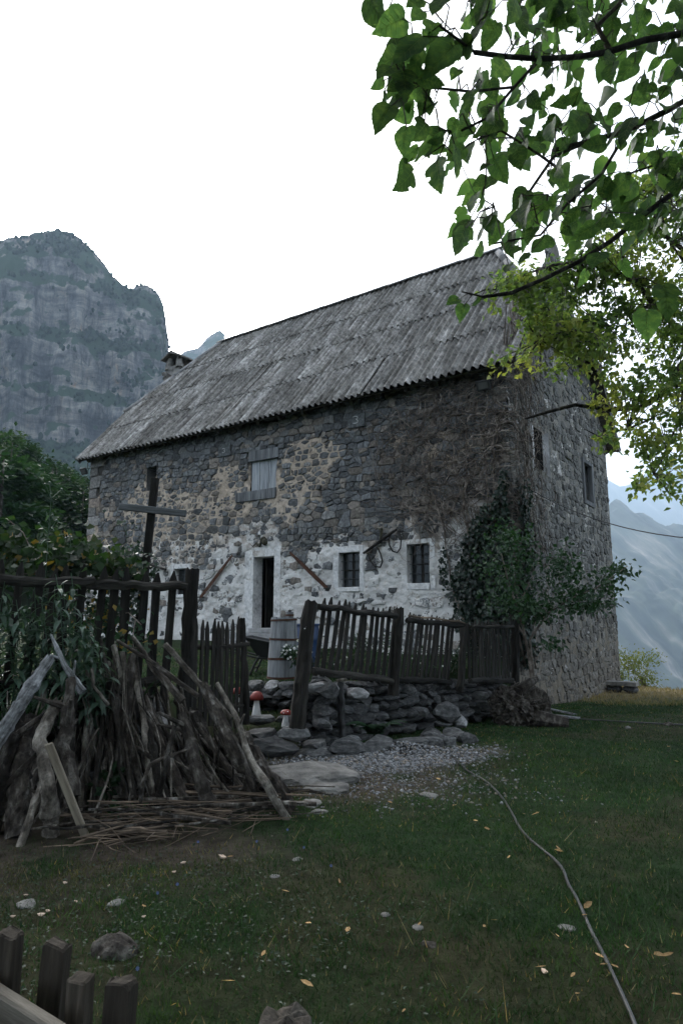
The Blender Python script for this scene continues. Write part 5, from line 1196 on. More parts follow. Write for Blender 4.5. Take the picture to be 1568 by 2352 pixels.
# rusty iron stake in front of the wall
T = thing('iron_stake', 'dark iron stake standing against the garden wall', 'stake', P(786, 1705, 8.75)); stake(T, P(787, 1708, 8.72), P(781, 1565, 8.75), .045, .04, 5, M['iron']); V, F = tube([(-.06, 0, .0), (.07, -.02, .02)], .02, 6); ob('crosspin', mesh('crosspin', V, F, M['palebark']), T, P(783, 1563, 8.73) - T.location)
# shelves with jars just inside the door
T = thing('shelf_unit', 'dark shelves of jars just inside the doorway', 'shelf', HW(6.0, 1.6, 1.3), HROT)
for k in range(5): V, F = box(0, 0, .12 + .40 * k, 1.3, .26, .03); ob('shelf_board', mesh('shelf_board', V, F, M['deckwood']), T)
for s in (-.66, .66): V, F = box(s, 0, .95, .03, .27, 1.9); ob('side_panel', mesh('side_panel', V, F, M['deckwood']), T)
V, F = lathe([(.001, 0), (.03, 0), (.033, .01), (.033, .12), (.014, .16), (.014, .2), (.001, .2)], 10); bme = mesh('jar', V, F, M['bottle'], True)
for k in range(5):
    for j in range(7):
        q = T.matrix_basis @ Vector((-.55 + j * .17 + rng.uniform(-.03, .03), -.02, .137 + .40 * k)); tag(ob('jar', bme, None, q, None, (1, 1, rng.uniform(.8, 1.2))), 'small glass jar on the shelves inside the doorway', 'jar', 'jars on the doorway shelves')
# ================================================================== rocks in the grass, flat bedrock, gravel
def lump(name, px, py, sx, sy, sz, m, label, seed, z=0, rot=0, sub=3):
    p = PZ(px, py, z); V, F = icos(sub); r_ = np.random.default_rng(seed)
    n = fbm(V[:, 0] * 1.5 + seed, V[:, 1] * 1.5, V[:, 2] * 1.5, 4, seed) - .5; V = V * (1 + n * .8)[:, None]; V[:, 2] = np.sign(V[:, 2]) * np.abs(V[:, 2]) ** 1.0
    V = V * (sx, sy, sz); return tag(ob(name, mesh(name, V, F, m), None, (p.x, p.y, hz(p.x, p.y)), (0, 0, rot)), label, 'rock')
lump('flat_rock', 705, 1790, .55, .42, .13, M['rock'], 'broad flat bedrock slab surfacing beside the gravel', 3, rot=.3, sub=4)
lump('flat_rock', 755, 1818, .22, .15, .06, M['rock'], 'low grey lump at the front edge of the bedrock slab', 4)
for k, (x, y, s, lab) in enumerate(((265, 2205, .11, 'rough dark rock in the weeds behind the near fence'), (265, 2088, .06, 'small flat grey stone below the brushwood heap'), (60, 2085, .07, 'pale flat stone near the left edge below the firewood'), (630, 2025, .035, 'tiny flat grey stone in the middle of the lawn'), (683, 1985, .04, 'small round grey stone right of the brushwood'), (960, 2143, .035, 'small pale stone lying mid-lawn below the path'), (1300, 2142, .05, 'pale buff stone beside the garden hose'), (735, 1870, .07, 'light grey stone at the right foot of the firewood'),
                                    (885, 2118, .03, 'little grey stone left of the mid-lawn pale stone'), (985, 2180, .04, 'dark earthy clod in the lower middle lawn'), (1440, 1662, .06, 'reddish stone lying by the thin pipe'), (715, 1852, .12, 'flat slab end sticking out right of the dark log'), (985, 1828, .09, 'flat pale stone sunk in the path below the gravel'), (1535, 1655, .09, 'dark angular stone near the right edge of the lawn'))):
    lump('stone', x, y, s, s * .8, s * (.6 if k in (0, 10, 13) else .3), M['root'] if k in (0, 9, 13) else M['rock'], lab, 60 + k, rot=k)
def scatter_pebbles(n, fn, smin, smax, seed):
    r = np.random.default_rng(seed); V0, F0 = icos(1); F0 = np.array(F0); XY = fn(r, n); n = len(XY); s = r.uniform(smin, smax, n) * r.uniform(.6, 1.3, n)
    Vt = V0[None] * (1 + r.uniform(-.28, .28, (n, len(V0), 1))) * (s[:, None] * np.stack([np.ones(n), r.uniform(.6, 1, n), r.uniform(.4, .8, n)], 1))[:, None, :]
    a = r.uniform(0, 6.3, n); ca, sa = np.cos(a)[:, None], np.sin(a)[:, None]; x = Vt[..., 0] * ca - Vt[..., 1] * sa; y = Vt[..., 0] * sa + Vt[..., 1] * ca
    V = np.stack([x + XY[:, :1], y + XY[:, 1:2], Vt[..., 2] + (hgt(XY[:, 0], XY[:, 1]) + s * .2 + XY[:, 2])[:, None]], -1)
    v = r.uniform(.07, .26, n) * np.where(r.random(n) < .12, 1.7, 1); tint = np.where(r.random(n)[:, None] < .2, np.array([[1.1, .95, .8]]), np.array([[.98, 1, 1.03]])); c = v[:, None] * tint
    return V.reshape(-1, 3), (F0[None] + (np.arange(n) * len(V0))[:, None, None]).reshape(-1, 3), np.repeat(c, len(V0), 0)
def gravfn(r, n):
    x = r.normal(.5, .7, n); y = 8.1 + .25 * (x - .5) + r.normal(0, .36, n); k = (np.hypot((x - .5) / 1.4, (y - 8.1 - .25 * (x - .5)) / .72) < 1.15 + r.uniform(-.3, .3, n)) & ~inpoly(x, y, TERR)
    hp_ = .10 * np.exp(-(((x - .75) / .35) ** 2 + ((y - 8.55) / .22) ** 2)); return np.stack([x, y, hp_], 1)[k]
def pathfn(r, n): x = r.normal(.45, .75, n); y = r.normal(6.9, .45, n); return np.stack([x, y, 0 * x], 1)
V1, F1, C1 = scatter_pebbles(5600, gravfn, .007, .024, 3); V2, F2, C2 = scatter_pebbles(1500, pathfn, .006, .018, 4)
tag(ob('gravel', mesh('gravel', np.concatenate([V1, V2]), np.concatenate([F1, F2 + len(V1)]), M['pebble'], False, np.concatenate([C1, C2]))), 'pale gravel spread in front of the garden wall', 'gravel', kind='stuff')
# ================================================================== climbers on the house
def facadepoint(u, z, d):     # u < 0 wraps round the corner on to the gable
    u = np.asarray(u, float)
    f = np.stack([FR[0] + A2[0] * u - B2[0] * d, FR[1] + A2[1] * u - B2[1] * d, z], -1)
    q = np.stack([FR[0] - B2[0] * u - A2[0] * d, FR[1] - B2[1] * u - A2[1] * d, z], -1)
    return np.where((u > 0)[..., None], f, q)
DVN = thing('dry_creeper', 'leafless brown creeper covering the upper right of the house walls', 'creeper', HW(.3, -.1, 1.0))
def creeper_w(u, z):
    n = fbm(u * 1.2, z * 1.2, 0, 3, 91) - .5
    edge = np.interp(z, [2.0, 2.8, 3.4, 4.2, 5.0, 5.8, 6.6], [.7, 1.1, 2.0, 2.8, 3.1, 3.0, 2.3])
    wf = sst(edge + .55 + n * 1.4, edge - 1.1 + n, u) * sst(1.9, 3.6, z + .5 * n)
    wg = sst(-2.7, -.9, u + n * .8) * sst(1.8, 3.6, z + n)
    return np.where((u < -1.25) & (u > -2.6) & (z > 4.6) & (z < 6.0), 0, np.where(u > 0, wf, wg))
r5 = np.random.default_rng(5); N_ = 1000; u = r5.uniform(-2.8, 3.6, N_ * 3); z = r5.uniform(1.8, 8.4, N_ * 3); z = np.where(u > 0, 2.6 + (z - 1.8) / 6.6 * 4.2, z)
k = r5.random(N_ * 3) < creeper_w(u, z); u, z = u[k][:N_], z[k][:N_]; n = len(u); ang = r5.normal(math.pi / 2, .95, n); SEG = 13
PU = [u]; PZs = [z]
for i in range(SEG):
    ang = ang + r5.normal(0, .45, n); st_ = r5.uniform(.04, .13, n); PU.append(PU[-1] + np.cos(ang) * st_); PZs.append(PZs[-1] + np.sin(ang) * st_)
PU = np.stack(PU, 1); PZs = np.minimum(np.stack(PZs, 1), 6.75 + 2.0 * (PU < 0)); dpt = r5.uniform(.05, .16, (n, 1)) + r5.normal(0, .015, PU.shape)
PP = facadepoint(PU, PZs, dpt); rad = (r5.choice([.005, .007, .009, .012, .017], n, p=[.3, .3, .22, .12, .06]))[:, None] * np.linspace(1, .5, SEG + 1)[None]
T_ = np.gradient(PP, axis=1); T_ /= np.linalg.norm(T_, axis=-1, keepdims=True) + 1e-9; ref = np.array([.3, .8, .5]); S_ = np.cross(T_, ref); S_ /= np.linalg.norm(S_, axis=-1, keepdims=True) + 1e-9; Bn = np.cross(T_, S_)
ringv = np.stack([PP + (S_ * math.cos(a) + Bn * math.sin(a)) * rad[..., None] for a in (0, 2.094, 4.189)], 2)      # n, SEG+1, 3, 3
ix = np.arange(n * (SEG + 1) * 3).reshape(n, SEG + 1, 3); a = ix[:, :-1]; b = ix[:, 1:]
F = np.stack([a, np.roll(a, -1, 2), np.roll(b, -1, 2), b], -1).reshape(-1, 4)
V = ringv.reshape(-1, 3) - np.array(DVN.location)
o = ob('thin_stems', mesh('thin_stems', V, F, M['vinestem']), DVN); o['kind'] = 'stuff'
for k in range(16):          # the thick climbing stems on both sides of the corner
    r = random.Random(k); u0 = r.uniform(-2.2, 1.0); pts = []; z = r.uniform(.3, 1.2) if u0 < .8 else 1.0
    while z < r.uniform(5.2, 7.6): pts.append((u0, z)); z += .35; u0 += r.uniform(-.09, .09) + (.05 if k % 5 == 0 else 0)
    if -2.6 < u0 < -1.1: continue
    q = facadepoint(np.array([p[0] for p in pts]), np.array([min(p[1], 6.7 if p[0] > 0 else 8) for p in pts]), .09) - np.array(DVN.location)
    V, F = tube(q, [r.uniform(.018, .03) * (1 - .6 * i / len(pts)) for i in range(len(pts))], 6, True, .15, k); ob('stem', mesh('stem', V, F, M['vinestem']), DVN)
# fallen cable-like arching creeper shoots towards the window
for k in range(14):
    r = random.Random(50 + k); u0, z0 = r.uniform(.9, 1.7), r.uniform(3.2, 3.9); u1, z1 = r.uniform(2.2, 3.4), r.uniform(3.9, 5.0); pts = []
    for t in np.linspace(0, 1, 10): pts.append((u0 + (u1 - u0) * t + r.uniform(-.04, .04), z0 + (z1 - z0) * t ** .7 + r.uniform(-.03, .03)))
    q = facadepoint(np.array([p[0] for p in pts]), np.array([p[1] for p in pts]), .07) - np.array(DVN.location); V, F = tube(q, [.011 * (1 - .5 * i / 9) for i in range(10)], 5, True, .1, k); ob('shoot', mesh('shoot', V, F, M['vinestem']), DVN)
# evergreen ivy
IV = thing('ivy', 'dark evergreen ivy climbing the house corner above the fence', 'ivy', HW(.5, -.1, .9))
def ivy_mask(u, z):
    n = fbm(u * 1.7, z * 1.7, 0, 3, 95) - .5
    lim = np.interp(z, [.8, 1.8, 2.4, 3.2, 3.9, 4.5], [1.05, .98, 1.15, 1.0, .5, .0]) + n * .6
    gl = np.interp(z, [.8, 2, 3.0, 4.2], [-.25, -.45, -.6, -.1]) + n * .5
    trail = np.exp(-((u - 1.35 - .12 * np.sin(z * 3)) / .07) ** 2) * (z < 3.1) * (z > 1.4)
    return ((u < lim) & (u > gl) & (z < 4.5 + n)) | (r5.random(np.shape(u)) < trail * .6)
u = r5.uniform(-.9, 1.7, 16000); z = r5.uniform(.7, 4.6, 16000); k = ivy_mask(u, z); u, z = u[k][:4800], z[k][:4800]; n = len(u)
Cn = facadepoint(u, z, r5.uniform(.03, .30, n) * (.5 + fbm(u * 2, z * 2, 0, 2, 97))) - np.array(IV.location)
nrm = np.where((u > 0)[:, None], np.array([[-B2[0], -B2[1], .5]]), np.array([[-A2[0], -A2[1], .5]])) + r5.normal(0, .4, (n, 3)); dr_ = np.stack([r5.normal(0, .6, n), r5.normal(0, .6, n), -np.ones(n)], 1)
V, F = leafcards(Cn, dr_, nrm, r5.uniform(.06, .11, n), r5.uniform(.06, .10, n), .12); o = ob('leaves', mesh('leaves', V, F, M['ivy']), IV); o['kind'] = 'stuff'
for k in range(7):
    r = random.Random(90 + k); u0 = r.uniform(-.3, .8); pts = [(u0 + r.uniform(-.08, .08) + .04 * i, .7 + .4 * i) for i in range(9)]
    q = facadepoint(np.array([p[0] for p in pts]), np.array([p[1] for p in pts]), .06) - np.array(IV.location); V, F = tube(q, [.022 * (1 - .07 * i) for i in range(9)], 6, True, .1, k); ob('stem', mesh('stem', V, F, M['vinestem']), IV)

# ================================================================== generic shrubs
def bushthing(name, label, cat, base, stems, n, rx, ry, rz_, cz, L, Wd, m, seed, group=None, droop=.3, stem_r=.02, blobs_=6, mstem=None):
    """several stems plus leaves gathered in uneven clumps"""
    r = np.random.default_rng(seed); T = thing(name, label, cat, base, 0, group)
    ctr = r.normal(size=(blobs_, 3)) * .45; ctr = np.clip(ctr, -.8, .8); per = r.integers(0, blobs_, n)
    Q = ctr[per] + r.normal(size=(n, 3)) * .26; Q = Q * (rx, ry, rz_) + (0, 0, cz)
    D = Q - np.array([0, 0, cz]); D = D / (np.linalg.norm(D, axis=1, keepdims=True) + 1e-6) + r.normal(size=(n, 3)) * .6; D[:, 2] -= droop
    V, F = leafcards(Q, D, r.normal(size=(n, 3)) * .6 + (0, 0, 1), r.uniform(.7, 1.2, n) * L, r.uniform(.7, 1.2, n) * Wd)
    o = ob('leaves', mesh('leaves', V, F, m), T)
    for k in range(stems):
        c = ctr[k % blobs_] * (rx, ry, rz_) + (0, 0, cz); b0 = Vector((r.normal() * .04, r.normal() * .04, 0)); mid = Vector(c) * .5 + Vector((r.normal() * .06, 0, .05))
        V, F = tube([b0, b0 + (mid - b0) * .5 + Vector((0, 0, .1)), mid, Vector(c)], [stem_r, stem_r * .8, stem_r * .6, stem_r * .25], 6, True, .1, k); ob('stem', mesh('stem', V, F, mstem or M['vinestem']), T)
    return T
# young tree at the house corner
sb = P(1224, 1612, 11.9); T = thing('corner_tree', 'young green tree growing beside the house corner', 'tree', (sb.x, sb.y, hz(sb.x, sb.y)))
SK = [([(1224, 1612), (1216, 1520), (1200, 1440), (1185, 1395), (1165, 1330), (1150, 1270)], .035), ([(1228, 1612), (1222, 1530), (1215, 1470), (1255, 1410), (1310, 1375), (1370, 1350), (1440, 1300)], .03), ([(1200, 1440), (1195, 1380), (1225, 1320), (1215, 1250)], .018), ([(1255, 1410), (1275, 1350), (1300, 1310)], .014), ([(1310, 1375), (1350, 1390), (1395, 1385)], .012), ([(1222, 1530), (1245, 1490), (1262, 1480)], .012)]
LC = []; r6 = np.random.default_rng(12)
for path, r0 in SK:
    q = [P(x, y, 11.85 - (.0 if i < 3 else .12 * i)) for i, (x, y) in enumerate(path)]; V, F = tube([p - T.location for p in q], [r0 * (1 - .75 * i / (len(q) - 1)) for i in range(len(q))], 7, True, .08, 3); ob('limb', mesh('limb', V, F, M['vinestem']), T)
CLU = [(1160, 1235, 45, 40, 200), (1130, 1300, 45, 50, 110), (1180, 1320, 55, 50, 230), (1195, 1260, 40, 45, 150), (1240, 1400, 60, 30, 240), (1290, 1320, 50, 55, 260), (1330, 1370, 60, 28, 300), (1395, 1340, 35, 30, 160), (1420, 1308, 32, 16, 120), (1290, 1300, 35, 45, 120), (1200, 1390, 55, 30, 250), (1265, 1480, 25, 20, 60), (1345, 1395, 50, 14, 130), (1390, 1385, 25, 8, 45), (1160, 1370, 45, 35, 130)]
for (x, y, sx, sy, n) in CLU:
    for i in range(n):
        p = P(x + r6.normal() * sx * .55, y + r6.normal() * sy * .55, 11.4 + r6.normal() * .28); LC.append(p - T.location)
LC = np.array([tuple(p) for p in LC]); n = len(LC); D = r6.normal(size=(n, 3)) * .8 + (0, 0, -.5)
V, F = leafcards(LC, D, r6.normal(size=(n, 3)) * .7 + (-.3, -.5, 1), r6.uniform(.06, .11, n), r6.uniform(.045, .08, n)); o = ob('crown', mesh('crown', V, F, M['shrub']), T)
# bush on the dry crest at the right
p = P(1478, 1560, 21.0); bushthing('dry_bush', 'yellow-green bush on the dry rise at the right edge', 'bush', (p.x, p.y, hz(p.x, p.y) - .05), 9, 1500, .75, .6, .55, .6, .085, .045, M['bush'], 31, droop=-.2, stem_r=.018, blobs_=9)
for k, (px, Y, s, lab) in enumerate(((1412, 21.5, .25, 'tiny shrub at the foot of the gable on the rise'), (1590, 20, .4, 'low shrub at the right picture edge on the rise'))):
    p = P(px, 1562, Y); bushthing('dry_bush', lab, 'bush', (p.x, p.y, hz(p.x, p.y)), 4, 260, s, s, s * .7, s * .7, .08, .045, M['bush'], 35 + k, droop=-.2, stem_r=.01)
# fern on the wall
fp = P(860, 1690, 8.95); T = thing('fern', 'dark fern growing from the foot of the garden wall', 'fern', fp)
for k in range(15):
    r = random.Random(k); a = -math.pi / 2 + r.uniform(-1.7, 1.7); L = r.uniform(.3, .55); pts = []
    for i in range(9): t = i / 8; pts.append(Vector((math.cos(a) * L * t * .8, math.sin(a) * L * t * .55, L * (1.05 * t - .75 * t * t))))
    B = Bag(); B.add(*tube(pts, .004, 4)); Cc = []; Dd = []; Ll = []
    for i in range(1, 17):
        t = i / 17 * 8; j = min(int(t), 7); p = pts[j].lerp(pts[j + 1], t - j); d = (pts[j + 1] - pts[j]).normalized(); s = d.cross(Vector((0, 0, 1))).normalized()
        for sg in (-1, 1): Cc.append(p); Dd.append(s * sg + d * .35 - Vector((0, 0, .15))); Ll.append(.13 * (1 - (t / 8) ** 1.5) + .015)
    V, F = leafcards(np.array([tuple(c) for c in Cc]), np.array([tuple(c) for c in Dd]), np.tile((0, 0, 1.), (len(Cc), 1)), Ll, np.array(Ll) * .3, .1)
    B.add(V, [tuple(f) for f in F]); ob('frond', B.me('frond', M['fern']), T)
# ================================================================== garden plants on the left
def tallplant(name, label, base, h, nl, L, Wd, m, seed, group, top=False, lean=(0, 0)):
    r = random.Random(seed); T = thing(name, label, 'plant', base, 0, group)
    pts = [Vector((lean[0] * t * t * h + r.uniform(-.02, .02), lean[1] * t * t * h, h * t)) for t in np.linspace(0, 1, 7)]; V, F = tube(pts, [.008 * (1 - .6 * i / 6) for i in range(7)], 5); ob('stem', mesh('stem', V, F, M['lance']), T)
    Cc = []; Dd = []; Ll = []
    for i in range(nl):
        t = .12 + .86 * i / nl; j = min(int(t * 6), 5); p = pts[j].lerp(pts[j + 1], t * 6 - j); a = i * 2.4 + r.uniform(-.4, .4); Cc.append(p); Dd.append(Vector((math.cos(a), math.sin(a), r.uniform(-.9, .25)))); Ll.append(L * r.uniform(.65, 1.15) * (1 - .45 * t))
    # each blade in two bent halves so it droops
    V = []; F = []
    for p, d, l_ in zip(Cc, Dd, Ll):
        d = d.normalized(); s = d.cross(Vector((0, 0, 1))).normalized(); u = s.cross(d); w_ = l_ * Wd; k = len(V)
        q = [p, p + d * l_ * .35 + s * w_ * .5 + u * l_ * .07, p + d * l_ * .35 + u * l_ * .03, p + d * l_ * .35 - s * w_ * .5 + u * l_ * .07, p + d * l_ * .7 + s * w_ * .33 - u * l_ * .03, p + d * l_ * .7 - u * l_ * .06, p + d * l_ * .7 - s * w_ * .33 - u * l_ * .03, p + d * l_ * .97 - u * l_ * .24]
        V += [tuple(x) for x in q]; F += [(k, k + 1, k + 2), (k, k + 2, k + 3), (k + 1, k + 4, k + 5, k + 2), (k + 2, k + 5, k + 6, k + 3), (k + 4, k + 7, k + 5), (k + 5, k + 7, k + 6)]
    ob('leaves', mesh('leaves', V, F, m), T)
    if top:
        for i in range(6):
            a = i * 1.05; b = pts[-1 - (i % 2)]; e = b + Vector((math.cos(a) * .1, math.sin(a) * .06, .10 + .04 * (i % 3))); V, F = tube([b, e], .004, 4); ob('flower_stalk', mesh('flower_stalk', V, F, M['lance']), T); V, F = icos(1); ob('bud', mesh('bud', V * .014 + np.array(e), F, M['lance']), T)
    return T
rp_ = random.Random(4); gl = 'tall leafy garden stalk with drooping lance-shaped leaves before the left fence'
for k in range(26):
    px = -40 + 300 * (k / 26) + rp_.uniform(-12, 12); Y = rp_.uniform(6.15, 6.6); x = P(px, 1500, Y).x; zt = P(px, rp_.uniform(1315, 1420) + (0 if px < 190 else 60), Y).z
    tallplant('tall_plant', gl, (x, Y, .66), zt - .66, 34, .25, .30, M['lance'], 200 + k, 'lance-leaved stalks before the left fence', False, (rp_.uniform(-.1, .1), -.12))
for k, (px, py, Y, lab) in enumerate(((118, 1128, 6.6, 'tallest flowering stalk rising high above the left fence'), (292, 1215, 7.4, 'second flowering stalk left of the house corner'), (170, 1250, 7.0, 'short flowering stalk between the two taller ones'))):
    t = P(px, py, Y); tallplant('flower_stalk_plant', lab, (t.x, Y, .7), t.z - .78, 15, .2, .26, M['lance'], 240 + k, None, True)
def fencevine(name, label, spots, seed, n, m, sz, yellow):
    r = np.random.default_rng(seed); T = thing(name, label, 'vine', P(*spots[0][:3])); Q = []
    for (x, y, Y, sx, sy) in spots:
        for i in range(n): Q.append(tuple(P(x + r.normal() * sx, y + r.normal() * sy, Y + r.normal() * .12) - T.location))
    Q = np.array(Q); k = len(Q); D = r.normal(size=(k, 3)) * .7 + (0, -.4, -.5); y_ = r.random(k) < yellow
    for sel, mm, nm in ((~y_, m, 'leaves'), (y_, M['yellow'], 'yellow_leaves')):
        if sel.sum(): V, F = leafcards(Q[sel], D[sel], r.normal(size=(sel.sum(), 3)) * .5 + (0, -.8, .6), r.uniform(.7, 1.2, sel.sum()) * sz, r.uniform(.7, 1.1, sel.sum()) * sz * .95, .15); ob(nm, mesh(nm, V, F, mm), T)
    for k in range(5):
        a = Vector(Q[r.integers(len(Q))]); b = Vector(Q[r.integers(len(Q))]); V, F = tube([a, (a + b) / 2 + Vector((0, 0, .08)), b], .006, 5); ob('tendril', mesh('tendril', V, F, M['vinestem']), T)
fencevine('grape_vine', 'sprawling green vine with yellowing leaves along the left fence top', [(40, 1290, 6.9, 45, 25), (110, 1300, 6.9, 45, 22), (180, 1290, 7.0, 40, 22), (235, 1300, 7.1, 35, 18), (285, 1308, 7.3, 22, 14), (150, 1260, 7.2, 50, 25), (20, 1240, 7.0, 30, 25)], 8, 150, M['vineleaf'], .10, .06)
fencevine('fence_creeper', 'dark small-leaved creeper behind the left pickets', [(205, 1400, 7.3, 18, 55), (250, 1390, 7.4, 12, 70), (300, 1370, 7.4, 14, 50), (325, 1300, 7.6, 18, 22), (270, 1440, 7.2, 25, 40)], 9, 170, M['ivy'], .065, .05)
fencevine('garden_weeds', 'low weeds with yellow leaves growing behind the pickets', [(240, 1420, 7.0, 16, 30), (160, 1440, 6.9, 40, 40), (300, 1470, 6.8, 30, 30)], 10, 90, M['shrub'], .07, .14)
# iris clumps on the terrace edge
def iris(label, px, py, Y, n, h, seed, z=.66):
    r = random.Random(seed); p = P(px, py, Y); T = thing('iris_clump', label, 'plant', (p.x, p.y, z))
    for k in range(n):
        a = r.uniform(0, 6.28); l_ = h * r.uniform(.6, 1.1); o_ = Vector((r.uniform(-.12, .12), r.uniform(-.08, .08), 0)); d = Vector((math.cos(a), math.sin(a) * .6, 0)); s = Vector((-d.y, d.x, 0)); V = []; F = []
        for i in range(6): t = i / 5; c = o_ + d * (l_ * .45 * t * t) + Vector((0, 0, l_ * (t - .35 * t * t))); w_ = .018 * (1 - t ** 2 * .95); V += [tuple(c - s * w_), tuple(c + Vector((0, 0, .004))), tuple(c + s * w_)]
        for i in range(5): F += [(i * 3, i * 3 + 1, i * 3 + 4, i * 3 + 3), (i * 3 + 1, i * 3 + 2, i * 3 + 5, i * 3 + 4)]
        ob('blade', mesh('blade', V, F, M['shrub']), T)
iris('iris leaves standing behind the log tops near the tall post', 320, 1540, 6.5, 22, .55, 3); iris('strap-leaved clump at the left end of the terrace', 30, 1560, 5.9, 18, .5, 4); iris('strap-leaved clump under the lance-leaved stalks', 105, 1560, 6.0, 16, .5, 5)
# leafy garden clumps with little white flowers behind the front fence
def flowers(T, pts, r, m, sz, centre=None):
    for p in pts:
        V = [];F = []; k = 7; d = Vector((r.uniform(-.5, .5), -1, r.uniform(.1, .9))).normalized(); s = d.cross(Vector((0, 0, 1))).normalized(); u = s.cross(d)
        for i in range(k):
            a = 6.283 * i / k; e = s * math.cos(a) + u * math.sin(a); f = s * -math.sin(a) + u * math.cos(a); b = len(V); V += [tuple(Vector(p)), tuple(Vector(p) + e * sz * .7 + f * sz * .28 + d * .003), tuple(Vector(p) + e * sz + d * .002), tuple(Vector(p) + e * sz * .7 - f * sz * .28 + d * .003)]; F.append((b, b + 1, b + 2, b + 3))
        ob('flower', mesh('flower', V, F, m), T)
for k, (px, py, Y, w_, h_, nf_, lab) in enumerate(((663, 1497, 9.75, .09, .10, 13, 'potted cluster of white daisies hanging against the barrel'), (690, 1500, 9.6, .1, .14, 14, 'white daisies between the barrel and the leaning post'), (745, 1520, 9.4, .2, .2, 8, 'white flowering clump behind the first fence bay'), (830, 1500, 9.9, .25, .25, 7, 'leafy clump behind the middle of the first fence bay'), (960, 1515, 10.6, .25, .25, 8, 'white flowering clump behind the second fence bay'), (1040, 1510, 11.3, .25, .25, 3, 'leafy clump at the end of the second fence bay'), (880, 1500, 10.4, .25, .28, 2, 'leafy clump behind the second fence post'))):
    p = P(px, py, Y); r = random.Random(300 + k); T = bushthing('flower_clump', lab, 'flowers', (p.x, p.y, p.z - h_), 3, 150 if k < 2 else 330, w_, w_ * .8, h_ * .8, h_ * .9, .07, .03, M['shrub'], 300 + k, stem_r=.006)
    flowers(T, [(r.gauss(0, w_ * .6), -w_ * .7 + r.uniform(-.05, .05), h_ + r.gauss(0, h_ * .5)) for _ in range(nf_)], r, M['petal'], .02 if k < 2 else .017)
# weeds at the foot of the firewood
for k, (px, py, lab) in enumerate(((240, 1870, 'broad-leaved weed growing out of the firewood foot'), (15, 1860, 'leafy weed at the far left foot of the firewood'), (300, 1890, 'low weed beside the leaning plank'))):
    p = PZ(px, py, 0); bushthing('weed', lab, 'plant', (p.x, p.y, 0), 3, 60 if k != 1 else 130, .11, .1, .16 if k < 2 else .06, .2 if k < 2 else .07, .085, .06, M['shrub'], 330 + k, stem_r=.006, blobs_=4)

# ================================================================== forest trees on the hill, left
def crownmesh(seed, n):
    r = np.random.default_rng(seed); K = 34; c = r.normal(size=(K, 3)); c /= np.linalg.norm(c, axis=1, keepdims=True); c *= r.uniform(.35, .95, (K, 1)); c[:, 2] = c[:, 2] * .9
    per = r.integers(0, K, n); Q = c[per] + r.normal(size=(n, 3)) * (.17, .17, .075)
    Q = Q * (3.6, 3.6, 5.6) + (0, 0, 7.2); Q[:, :2] *= np.interp(Q[:, 2], [0, 4, 9, 14], [.95, 1.1, .85, .35])[:, None]
    D = np.stack([Q[:, 0], Q[:, 1], 0 * Q[:, 0]], 1); D /= np.linalg.norm(D, axis=1, keepdims=True) + 1e-6; D = D + r.normal(size=(n, 3)) * .5; D[:, 2] -= .05
    V, F = leafcards(Q, D, r.normal(size=(n, 3)) * .35 + (0, 0, 1), r.uniform(.35, .75, n), r.uniform(.2, .38, n), .15)
    return mesh('crown', V, F, M['forest'])
CR = [crownmesh(400 + k, 3600) for k in range(4)]
V, F = tube([(0, 0, 0), (.05, 0, 3), (-.05, .05, 7), (0, 0, 11)], [.26, .2, .13, .04], 7); TM = mesh('trunk', V, F, M['bark'])
rf = random.Random(8); nt = 0; spots = []
for k in range(400):
    Y = rf.uniform(36, 105); px = rf.uniform(-60, 330); x = (px - 784) / FPX * Y / 1.0
    if any((x - a) ** 2 + (Y - b) ** 2 < 20 for a, b in spots): continue
    spots.append((x, Y)); 
    z = hz(x, Y); sz = rf.uniform(.75, 1.15) * (1 if px < 140 else .85)
    top_px = 1422 - (z + 12.6 * sz - EYE) / Y * FPX; lim = np.interp(px, [-60, 0, 50, 100, 150, 200, 240, 330], [880, 915, 960, 1005, 1035, 1075, 1120, 1230]) + rf.uniform(0, 25)
    if top_px < lim: sz = max(.3, ((1422 - lim) / FPX * Y + EYE - z) / 12.6)
    if sz < .34: continue
    T = thing('forest_tree', 'dark green leafy tree in the wood on the slope left of the house', 'tree', (x, Y, z - .2), rf.uniform(0, 6.28), 'trees in the wood left of the house'); T.scale = (sz * rf.uniform(.95, 1.25), sz * rf.uniform(.95, 1.25), sz)
    ob('crown', rf.choice(CR), T); ob('trunk', TM, T); nt += 1
    if nt >= 85: break
# undergrowth on that hill
Q = []; r7 = np.random.default_rng(70)
x = r7.uniform(-60, -9, 2600); y = r7.uniform(28, 80, 2600); Q = np.stack([x, y, hgt(x, y)], 1); Vc, Fc = leafcards(np.repeat(Q, 3, 0) + r7.normal(size=(7800, 3)) * (.6, .6, .4), r7.normal(size=(7800, 3)), r7.normal(size=(7800, 3)) * .5 + (0, 0, 1), r7.uniform(.4, .9, 7800), r7.uniform(.3, .5, 7800))
tag(ob('undergrowth', mesh('undergrowth', Vc, Fc, M['forest'])), 'dark undergrowth below the trees on the left slope', 'undergrowth', kind='stuff')
